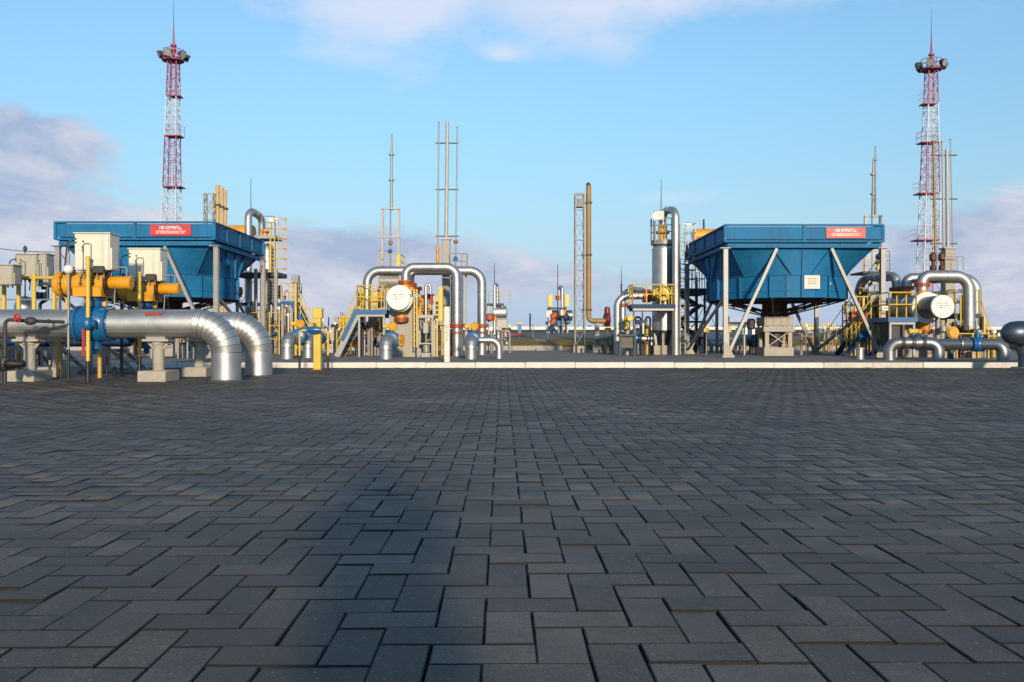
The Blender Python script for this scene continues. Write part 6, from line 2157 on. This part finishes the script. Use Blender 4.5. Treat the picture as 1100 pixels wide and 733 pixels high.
def under_cooler_background():
    for k, (py, D, r, m_, lab) in enumerate(((364.5, 48, .13, 'mast_white', 'upper white horizontal pipe in the background under the right cooler'), (369.5, 46, .13, 'mast_white', 'lower white horizontal pipe in the background under the right cooler'))):
        t = thing('background_pipe', lab, 'pipe', (X(760, D), D, ZY), 'white background pipes behind the coolers')
        part('pipe', MB().cyl(P(X(733, D), D, py), P(X(850, D), D, py), r, n=14), m_, t)
        for px in (742, 765, 790, 820):
            part('stand', MB().bar((X(px, D), D, ZY), P(X(px, D), D, py + 1), .1), 'concrete', t)
    D = 44
    t = thing('red_valve', 'small red valve on the white background pipes left of the cooler leg', 'valve', (X(749, D), D, ZY))
    part('body', MB().lathe([(-.16, .12), (-.12, .24), (.12, .24), (.16, .12)], P(X(749.5, D), D, 366), (1, 0, 0), 16), 'red', t)
    part('stand', MB().bar((X(749.5, D), D + .1, ZY), P(X(749.5, D), D + .1, 366), .12), 'galv', t)
    D = 42
    t = thing('drain_vessel', 'blue-ended dark horizontal vessel under the right cooler, left of its pedestal', 'vessel', (X(812, D), D, ZY))
    part('end', MB().lathe([(0, .03), (.04, .2), (.1, .27), (.16, .28)], P(X(812, D), D, 365.5), (0, 1, 0), 24), 'valve_blue', t)
    part('shell', MB().lathe([(0, .28), (2.5, .28)], P(X(812, D), D + .16, 365.5), (0, 1, 0), 24), 'dark', t)
    part('saddle', MB().cbx(X(808, D), X(816, D), D + .4, D + .6, ZY - .02, Z(369, D), .015), 'dark', t)
    t = thing('pump_housing', 'silver-blue pump housing on legs under the right cooler, near its front left leg', 'pump', (X(797, D), D, ZY))
    part('housing', MB().cbx(X(790, D), X(803, D), D, D + 1.0, Z(372, D), Z(363.5, D), .06), 'clad', t)
    part('cover', MB().cbx(X(791.5, D), X(801.5, D), D + .1, D + .9, Z(363.5, D), Z(361.5, D), .03), 'white', t)
    for px in (791.5, 797, 802):
        part('leg', MB().bar((X(px, D), D + .2, ZY), P(X(px, D), D + .2, 371), .08), 'galv', t)
    D = 60
    t = thing('equipment_hut', 'dark blue and white low cabin far behind under the right cooler', 'hut', (X(808, D), D, ZY))
    part('wall', MB().bx(X(798, D), X(818, D), D, D + 2, ground_z(D), Z(346.5, D)), 'white', t)
    part('door', MB().bx(X(803, D), X(808, D), D - .03, D, ground_z(D), Z(347.3, D)), 'navy', t)
    part('roof', MB().bx(X(797, D), X(819, D), D - .2, D + 2.2, Z(346.5, D), Z(345.7, D)), 'galv', t)
    # yellow-framed manifolds far behind
    spots = [(871, 345, 80, 'far yellow-posted manifold seen right of the cooler pedestal'), (888, 345, 84, 'far yellow-posted manifold just left of the right cooler leg'), (902, 349, 78, 'far yellow-posted manifold between the right cooler leg and the teal stairs')]
    for n_, (px, yt, D, lab) in enumerate(spots):
        g = ground_z(D)
        t = thing('far_manifold', lab, 'manifold', (X(px, D), D, g), 'far yellow manifolds on the gravel pad')
        for k in range(6):
            x = X(px - 6 + 2.4 * k, D)
            part('post', MB().bar((x, D, g - .05), (x, D, Z(yt + random.uniform(-1, 6), D)), .1), 'yellow', t)
        for y in (yt + 4, yt + 9):
            part('rail', MB().cyl((X(px - 7, D), D, Z(y, D)), (X(px + 7, D), D, Z(y, D)), .05, n=6), 'yellow', t)
        for k in range(5):
            x = X(px - 6 + 3 * k, D)
            part('valve', MB().lathe([(-.25, .1), (-.2, .26), (.2, .26), (.25, .1)], (x, D - .3, Z(random.uniform(355, 362), D)), (1, 0, 0), 12), random.choice(['galv', 'clad', 'orange', 'valve_blue', 'beige']), t)
            part('riser', MB().cyl((x, D - .3, g - .05), (x, D - .3, Z(358, D)), .07, n=8), 'galv', t)


under_cooler_background()


def far_units():
    def skid(label, px, D, w, ytop, seed):
        rd = random.Random(seed)
        g = ground_z(D)
        s = w / 28
        t = thing('far_unit', label, 'unit', (X(px, D), D, g), 'far process units on the gravel pad')
        q = lambda dx: X(px + dx * s, D)
        for dx in (-12, -8, 2, 10):
            part('leg', MB().bar((q(dx), D, g - .05), (q(dx), D, Z(345, D)), .16), 'galv', t)
        part('deck', MB().bx(q(-13), q(13), D - .5, D + 1.5, Z(348, D), Z(345.5, D)), 'dark', t)
        part('deck', MB().bx(q(-11), q(9), D - .3, D + 1.3, Z(332, D), Z(330.5, D)), 'dark', t)
        for dx in (-10, 8):
            part('column', MB().bar((q(dx), D + .3, Z(346, D)), (q(dx), D + .3, Z(330, D)), .16), 'galv', t)
        part('yellow_cabinet', MB().cbx(q(-11), q(-6), D - .2, D + .4, Z(329.5, D), Z(316.5, D), .03), 'yellow', t)
        part('yellow_cabinet', MB().cbx(q(7), q(12), D - .2, D + .4, Z(329.5, D), Z(316, D), .03), 'yellow', t)
        part('gooseneck', MB().tube(fillet([(q(4.5), D, Z(345, D)), (q(4.5), D, Z(308, D)), (q(1.5), D + .5, Z(308.5, D)), (q(1), D + .5, Z(322, D))], .3, 5), W(1.7, D) * s, 14), 'clad', t)
        part('flange', MB().lathe([(-.2, .2), (-.2, .32), (.2, .32), (.2, .2)], (q(1), D + .2, Z(320, D)), (0, 0, 1), 14), 'flange', t)
        part('tank', MB().lathe([(0, .1), (.1, .5), (2.0, .5), (2.1, .1)], (q(-8), D + .4, Z(339, D)), (1, 0, 0), 20), 'clad_dull', t)
        part('white_box', MB().cbx(q(-13), q(-7), D - .7, D - .2, Z(341, D), Z(334, D), .03), 'cabinet', t)
        part('white_post', MB().cyl((q(-9.5), D - .6, g - .05), (q(-9.5), D - .6, Z(341, D)), .1, n=8), 'mast_white', t)
        for k in range(7):
            dx, py = rd.uniform(-11, 12), rd.uniform(335, 355)
            part('valve', MB().lathe([(-.3, .12), (-.25, .34), (.25, .34), (.3, .12)], (q(dx), D - .6, Z(py, D)), (rd.choice([0, 1]), 0, 1), 12), rd.choice(['dark', 'valve_blue', 'orange', 'galv', 'flange', 'navy', 'clad']), t)
            part('stub', MB().cyl((q(dx), D - .55, g - .05), (q(dx), D - .55, Z(py, D)), .09, n=8), rd.choice(['galv', 'dark', 'clad']), t)
        part('lightning_rod', MB().cyl((q(0), D + .6, Z(345, D)), (q(0), D + .6, Z(ytop, D)), .06, .03, 6), 'dark', t)
        return t
    skid('far process unit with yellow cabinets and silver gooseneck left of the lattice tower', 599.5, 80, 28, 284, 3)
    D = 70
    g = ground_z(D)
    t = thing('far_unit', 'far process unit with a grey box right of the widest silver loop', 'unit', (X(533, D), D, g), 'far process units on the gravel pad')
    part('pipe', MB().tube(fillet([(X(531.3, D), D, g), (X(531.3, D), D, Z(305.5, D)), (X(534, D), D + .4, Z(305.5, D)), (X(534, D), D + .4, Z(330, D))], .2, 4), W(1.7, D), 14), 'clad', t)
    part('deck', MB().bx(X(523, D), X(541, D), D, D + 1.4, Z(328.5, D), Z(326, D)), 'dark', t)
    for px in (525, 539.5):
        part('leg', MB().bar((X(px, D), D + .1, g), (X(px, D), D + .1, Z(328, D)), .14), 'galv', t)
    railing(t, [(X(525, D), D, Z(326, D)), (X(548, D), D, Z(326, D))], .95, ('galv', 'yellow'), 3, .7)
    part('tank', MB().lathe([(0, .1), (.1, .55), (1.1, .55), (1.2, .1)], (X(529, D), D + .3, Z(336, D)), (1, 0, 0), 20), 'clad', t)
    part('red_valve', MB().lathe([(-.3, .15), (-.2, .4), (.2, .4), (.3, .15)], (X(526, D), D - .2, Z(341, D)), (0, 0, 1), 14), 'flange', t)
    part('sleeve', MB().cyl((X(531.3, D), D, Z(346, D)), (X(531.3, D), D, Z(340, D)), W(2.3, D), n=14), 'orange', t)
    part('lightning_rod', MB().cyl((X(531, D), D + .6, Z(326, D)), (X(531, D), D + .6, Z(282, D)), .05, .02, 6), 'dark', t)
    part('gauge_cluster', MB().cbx(X(519, D), X(523, D), D, D + .4, Z(334, D), Z(327, D), .03).cbx(X(536, D), X(540, D), D, D + .4, Z(340, D), Z(332, D), .03), 'galv', t)
    D = 58
    t = thing('grey_cabinet', 'pale grey equipment cabinet on the pad right of the short thin elbow', 'cabinet', (X(539, D), D, ground_z(D)))
    part('body', MB().cbx(X(533.5, D), X(545, D), D, D + .6, Z(355, D), Z(343, D), .03), 'galv', t)
    part('lid', MB().bx(X(533, D), X(545.5, D), D - .04, D + .64, Z(343, D), Z(342.2, D)), 'galv', t)
    part('leg', MB().bar((X(535.5, D), D + .3, ground_z(D) - .05), (X(535.5, D), D + .3, Z(354, D)), .12), 'galv', t)
    part('leg', MB().bar((X(543, D), D + .3, ground_z(D) - .05), (X(543, D), D + .3, Z(354, D)), .12), 'galv', t)
    part('lamp', MB().sphere((X(547, D), D, Z(350.5, D)), .12, 10, 6), 'white', t)
    D = 62
    t = thing('red_pipe', 'low dull red pipe on the gravel pad left of the steps', 'pipe', (X(550, D), D, ground_z(D)))
    part('pipe', MB().cyl((X(536, D), D, Z(360, D)), (X(563, D), D, Z(360, D)), .09, n=10), 'red', t)
    for px in (540, 558):
        part('stand', MB().bar((X(px, D), D, ground_z(D) - .05), (X(px, D), D, Z(360, D)), .06), 'galv', t)
    D = 78
    t = thing('grey_kiosk', 'small grey kiosk with yellow top left of the far unit', 'kiosk', (X(558, D), D, ground_z(D)))
    part('body', MB().cbx(X(556, D), X(560.3, D), D, D + .5, ground_z(D) - .05, Z(348.5, D), .03), 'valve_blue', t)
    part('roof', MB().cbx(X(555.3, D), X(561, D), D - .05, D + .55, Z(348.5, D), Z(346.3, D), .02), 'yellow', t)
    t = thing('lamp_post', 'thin dark lamp post on the horizon left of the far unit', 'post', (X(569.5, 120), 120, ground_z(120)))
    part('pole', MB().cyl((X(569.5, 120), 120, ground_z(120) - .05), (X(569.5, 120), 120, Z(337, 120)), .12, n=8), 'dark', t)
    part('lamp_head', MB().cbx(X(568.6, 120), X(570.4, 120), 119.9, 120.2, Z(339.5, 120), Z(337, 120), .03), 'dark', t)
    for px, yt, D, lab in ((667.5, 285, 60, 'thin lightning rod left of the upright vessel, mid distance'),):
        single('lightning_rod', lab, 'rod', MB().cyl((X(px, D), D, ground_z(D) - .05), P(X(px, D), D, 305), .06, n=8).cyl(P(X(px, D), D, 305), P(X(px, D), D, yt), .03, .012, 6), 'dark')
    # white perimeter wall near the horizon
    w = thing('perimeter_wall', 'long white perimeter wall on the horizon', 'wall', (0, 400, ground_z(400)))
    for k in range(-14, 15):
        part('wall_panel', MB().bx(k * 20 + .1, k * 20 + 19.9, 400, 400.4, ground_z(400) - .3, Z(351.2, 400)), 'white', w)


far_units()


# ------------------------------------------------------------------ small-bore tubing, far trees and other fill
def tubing(label, px0, px1, py0, D, n, seed, mats, valves=('valve_blue', 'orange', 'flange', 'dark')):
    rd = random.Random(seed)
    t = thing('tubing_set', label, 'pipes', (X((px0 + px1) / 2, D), D, ZY))
    for k in range(n):
        a = rd.uniform(px0, px1)
        m_ = rd.choice(mats)
        r = rd.uniform(.025, .06)
        yt = rd.uniform(py0, py0 + (378 - py0) * .55)
        d = D + rd.uniform(0, .7)
        x = X(a, d)
        if k % 3 == 0:
            b = min(px1, max(px0, a + rd.uniform(-9, 9)))
            path = fillet([V((x, d, ZY - .02)), P(x, d, yt), P(X(b, d), d, yt), P(X(b, d), d + .01, yt + rd.uniform(6, 16))], .12, 3) if abs(b - a) > 2 else [V((x, d, ZY - .02)), P(x, d, yt)]
        elif k % 3 == 1:
            path = [V((x, d, ZY - .02)), P(x, d, yt)]
        else:
            b = min(px1 + 3, a + rd.uniform(5, 12))
            y = rd.uniform(yt, 372)
            path = [P(x, d, y), P(X(b, d), d, y)]
        part('tube', MB().tube(path, r, 8), m_, t)
        if k % 2 == 0:
            c = path[-1].lerp(path[-2], .4)
            part('valve', MB().lathe([(-.09, .04), (-.07, .1), (-.03, .05), (.03, .05), (.07, .1), (.09, .04)], c, (path[-1] - path[-2]), 10), rd.choice(valves), t)
        if k % 4 == 1:
            part('gauge', MB().lathe([(0, .07), (.04, .07)], path[-1] + V((0, -.03, .06)), (0, -1, 0), 12), 'white', t)
    return t


tubing('thin pipes and small valves at the foot of the left upright vessel', 262, 297, 322, 40.2, 25, 11, ('galv', 'clad', 'yellow', 'dark', 'beige'))
tubing('thin yellow and silver pipes just right of the left caged ladder', 299, 318, 330, 39.6, 14, 12, ('yellow', 'clad', 'dark', 'valve_blue'))
tubing('thin pipes and valves in the shade under the blue-edged left platform', 384, 413, 343, 35.6, 16, 13, ('dark', 'galv', 'navy', 'clad'))
tubing('thin pipes and gauges between the left vessel and the thick grey mast', 447, 476, 312, 36.4, 22, 14, ('yellow', 'galv', 'clad', 'dark', 'orange'))
tubing('thin dark pipes beneath the service platform of the upright vessel', 655, 700, 340, 38.4, 22, 15, ('dark', 'galv', 'yellow', 'clad', 'navy'))
tubing('thin pipes and yellow posts behind the front right leg of the right cooler', 908, 952, 308, 37.0, 32, 16, ('yellow', 'galv', 'dark', 'yellow', 'clad'))
tubing('thin pipes and posts under the dark platform of the right unit', 1014, 1052, 345, 33.0, 22, 17, ('dark', 'galv', 'yellow', 'fan', 'clad'))
tubing('thin dark pipes and struts round the right cooler pedestal', 812, 868, 345, 37.4, 25, 21, ('dark', 'beige', 'galv', 'dark', 'beige'))
tubing('thin silver and yellow pipes far right of the right cooler pedestal', 866, 906, 350, 46.0, 25, 22, ('yellow', 'mast_white', 'clad', 'galv'))
tubing('thin pipes and small valves left of the platform stairs at the left', 343, 374, 345, 43.0, 22, 23, ('yellow', 'clad', 'mast_white', 'dark', 'galv'))
tubing('thin pipes and stands seen below the gas pipes, under the left cooler', 140, 212, 352, 31.0, 22, 24, ('beige', 'galv', 'navy', 'dark'))
tubing('thin yellow posts and pipes right behind the platform stairs at the left', 366, 392, 318, 39.6, 16, 26, ('yellow', 'galv', 'clad', 'dark', 'yellow'))
tubing('thin pipes and posts between the left caged ladder and the blue-sided stairs', 300, 316, 300, 41.5, 10, 27, ('yellow', 'beige', 'galv'))
tubing('thin pipes and valves far right, beneath the right unit stairs', 1048, 1072, 350, 32.6, 12, 28, ('dark', 'yellow', 'clad', 'galv'))
tubing('thin pipes and small valves right of the widest silver loop', 500, 548, 352, 42.0, 16, 25, ('clad', 'galv', 'dark'))
tubing('low thin pipes on the yard behind the right cooler pedestal', 735, 800, 362, 43.2, 19, 18, ('mast_white', 'galv', 'clad', 'dark'))


def guard_rails():
    g = 'yellow guard rails on the yard'
    for lab, pxs, D, h in (('low yellow guard rail left of the platform stairs at the left', (366, 382), 39.0, .95),
                           ('low yellow guard rail behind the yellow marker column', (318, 334), 36.5, .95),
                           ('yellow guard rail beside the teal stairs at the right', (905, 948), 38.2, 2.2),
                           ('yellow guard rail at the foot of the right unit, far right end', (1028, 1062), 31.6, .9),
                           ('yellow guard rail at the foot of the left upright vessel', (268, 300), 39.4, 1.9)):
        t = thing('guard_rail', lab, 'railing', (X(sum(pxs) / 2, D), D, ZY), g)
        railing(t, [(X(pxs[0], D), D, ZY), (X(pxs[1], D), D, ZY), (X(pxs[1], D), D + 1.2, ZY)], h, step=.5, nr=3, rp=.03, rr=.022)


guard_rails()


def fill():
    # navy pipe low behind the two gas pipes
    D = 23.6
    t = thing('navy_pipe', 'low dark-blue pipe on stands behind the two gas pipes at the left', 'pipe', (X(70, D), D, 0))
    part('pipe', MB().tube([P(X(-60, D), D, 367.5), P(X(138, D), D, 367.5)], W(5.2, D), 20), 'navy', t)
    part('end_cap', MB().lathe([(0, W(5.2, D)), (.06, W(4.6, D)), (.12, W(2, D)), (.13, .01)], P(X(138, D), D, 367.5), (1, 0, 0), 20), 'navy', t)
    for px in (8, 58, 112):
        part('stand', MB().cbx(X(px, D) - .12, X(px, D) + .12, D - .15, D + .15, -.03, Z(372.5, D), .012), 'concrete', t)
    # yellow stub posts behind the nearest gas pipe
    for k, (px, lab) in enumerate(((63, 'short yellow-brown post behind the nearest gas pipe, left of the lamp riser'), (107, 'short yellow-brown post below the blue ball valve'))):
        D2_ = 19.6
        single('short_post', lab, 'post', MB().cyl((X(px, D2_), D2_, -.02), P(X(px, D2_), D2_, 352), .05, n=10), 'tan_pipe', 'short yellow-brown posts')
    # tree line far beyond the perimeter wall
    rd = random.Random(5)
    mb = MB()
    for k in range(420):
        D = rd.uniform(820, 980)
        x = rd.uniform(-760, 760)
        r = rd.uniform(1.0, 2.6)
        z = ground_z(D) + rd.uniform(0, .6)
        prof = [(-.2, r * .7), (r * .4, r), (r * .8, r * rd.uniform(.5, .8)), (r * rd.uniform(1.0, 1.4), .05)]
        mb.lathe(prof, (x, D, z), (rd.uniform(-.15, .15), 0, 1), 6, False)
    o = single('far_woods', 'low brown line of bare trees on the horizon', 'trees', mb, 'field')
    o['kind'] = 'stuff'


fill()


# ------------------------------------------------------------------ the photographer, standing behind the camera with the sun at the back
def photographer():
    bx, by = 0.13, -0.62
    sk = {'pelvis': (0, 0, .96, .15, .11), 'belly': (0, .01, 1.14, .145, .11), 'chest': (0, 0, 1.36, .17, .12), 'neck': (0, 0, 1.52, .058, .058),
          'skull': (0, .03, 1.66, .082, .098), 'crown': (0, .01, 1.77, .05, .06), 'nose': (0, .145, 1.645, .012, .014)}
    ed = [('pelvis', 'belly'), ('belly', 'chest'), ('chest', 'neck'), ('neck', 'skull'), ('skull', 'crown'), ('skull', 'nose')]
    for n_, q in (('l', -1), ('r', 1)):
        sk.update({'sh' + n_: (q * .19, 0, 1.44, .07, .065), 'el' + n_: (q * .27, -.03, 1.14, .048, .048), 'wr' + n_: (q * .12 - .05, .34, .96, .032, .026), 'pa' + n_: (q * .085 - .055, .42, .935, .04, .02),
                   'hi' + n_: (q * .10, 0, .90, .105, .10), 'kn' + n_: (q * .15, .03, .50, .065, .068), 'an' + n_: (q * .18, -.02, .09, .042, .045), 'to' + n_: (q * .20, .16, .045, .042, .03)})
        ed += [('chest', 'sh' + n_), ('sh' + n_, 'el' + n_), ('el' + n_, 'wr' + n_), ('wr' + n_, 'pa' + n_), ('pelvis', 'hi' + n_), ('hi' + n_, 'kn' + n_), ('kn' + n_, 'an' + n_), ('an' + n_, 'to' + n_)]
        for k in range(4):
            x = q * .085 - .055 + (k - 1.5) * .019
            sk.update({'f%d%s' % (k, n_): (x, .46, .945 - .004 * k, .009, .009), 'g%d%s' % (k, n_): (x - q * .02, .49, .92, .008, .008)})
            ed += [('pa' + n_, 'f%d%s' % (k, n_)), ('f%d%s' % (k, n_), 'g%d%s' % (k, n_))]
        sk['th' + n_] = (q * .085 - .055 - q * .045, .43, .965, .010, .010)
        ed.append(('pa' + n_, 'th' + n_))
    names = list(sk)
    me = bpy.data.meshes.new('body')
    me.from_pydata([(sk[n_][0] + bx, sk[n_][1] + by, sk[n_][2]) for n_ in names], [(names.index(a), names.index(b)) for a, b in ed], [])
    tmp = bpy.data.objects.new('body_tmp', me)
    col.objects.link(tmp)
    tmp.modifiers.new('skin', 'SKIN')
    for n_, d in zip(names, me.skin_vertices[0].data):
        d.radius = sk[n_][3:5]
        d.use_root = n_ == 'pelvis'
    tmp.modifiers.new('sub', 'SUBSURF').levels = 2
    dg = bpy.context.evaluated_depsgraph_get()
    m2 = bpy.data.meshes.new_from_object(tmp.evaluated_get(dg))
    bpy.data.objects.remove(tmp)
    m2.materials.clear()
    m2.materials.append(mat('skin', (0.45, 0.27, 0.19), 0.55, 0, 0.1, 6, 0.02))
    for p in m2.polygons:
        p.use_smooth = True
    t = bpy.data.objects.new('person', m2)
    m2.transform(Matrix.Translation((-bx, -by, 0)))
    t.location = (bx, by, 0)
    col.objects.link(t)
    t['label'] = 'person in a dark jacket standing behind the camera, casting the shadow on the paving'
    t['category'] = 'person'
    ROOT[t.name] = V((bx, by, 0))
    cloth = mat('dark_jacket_cloth', (0.03, 0.035, 0.05), 0.85, 0, 0.2, 8, 0.1)
    jean = mat('denim', (0.04, 0.055, 0.10), 0.85, 0, 0.2, 8, 0.1)

    def ov(z, rx, ry, cx=0.0, cy=0.0, n=24):
        return [V((bx + cx + rx * math.cos(2 * PI * i / n), by + cy + ry * math.sin(2 * PI * i / n), z)) for i in range(n)]
    part('jacket', MB().rings([ov(.66, .25, .20), ov(.72, .255, .205), ov(.98, .23, .18), ov(1.14, .215, .17), ov(1.36, .245, .17), ov(1.46, .21, .13), ov(1.53, .085, .085)], True), cloth, t)
    for q in (-1, 1):
        w_ = [V((bx + q * .20, by, 1.44)), V((bx + q * .285, by - .03, 1.14)), V((bx + q * .13 - .05, by + .31, .97))]
        part('sleeve', MB().tube(w_, .08, 16, True, [.092, .075, .05]), cloth, t)
        part('trouser_leg', MB().tube([V((bx + q * .10, by, .95)), V((bx + q * .15, by + .03, .5)), V((bx + q * .18, by - .02, .07))], .1, 16, True, [.135, .095, .085]), jean, t)
        part('shoe', MB().tube([V((bx + q * .175, by - .09, .05)), V((bx + q * .19, by + .05, .05)), V((bx + q * .205, by + .2, .04))], .05, 14, True, [.048, .056, .035]), 'black', t)
        part('ear', MB().sphere((bx + q * .095, by + .02, 1.655), .026, 10, 6), m2.materials[0], t)
        part('eye', MB().sphere((bx + q * .032, by + .112, 1.672), .013, 10, 6), 'white', t)
    part('mouth', MB().bx(bx - .024, bx + .024, by + .108, by + .122, 1.592, 1.602), 'fan', t)
    part('hair', MB().lathe([(0, .098), (.05, .104), (.10, .092), (.135, .05), (.145, .005)], (bx, by + .005, 1.665), (0, 0, 1), 20), 'black', t)
    c = thing('photo_camera', 'black camera held at waist height by the person', 'camera', (0, -.16, .86))
    part('camera_body', MB().cbx(-.068, .068, -.215, -.145, .855, .945, .012), 'black', c)
    part('lens_barrel', MB().lathe([(0, .034), (.055, .036), (.06, .030)], (0, -.145, .9), (0, 1, 0), 24), 'black', c)
    part('prism_hump', MB().cbx(-.025, .025, -.205, -.15, .944, .97, .01), 'black', c)


photographer()
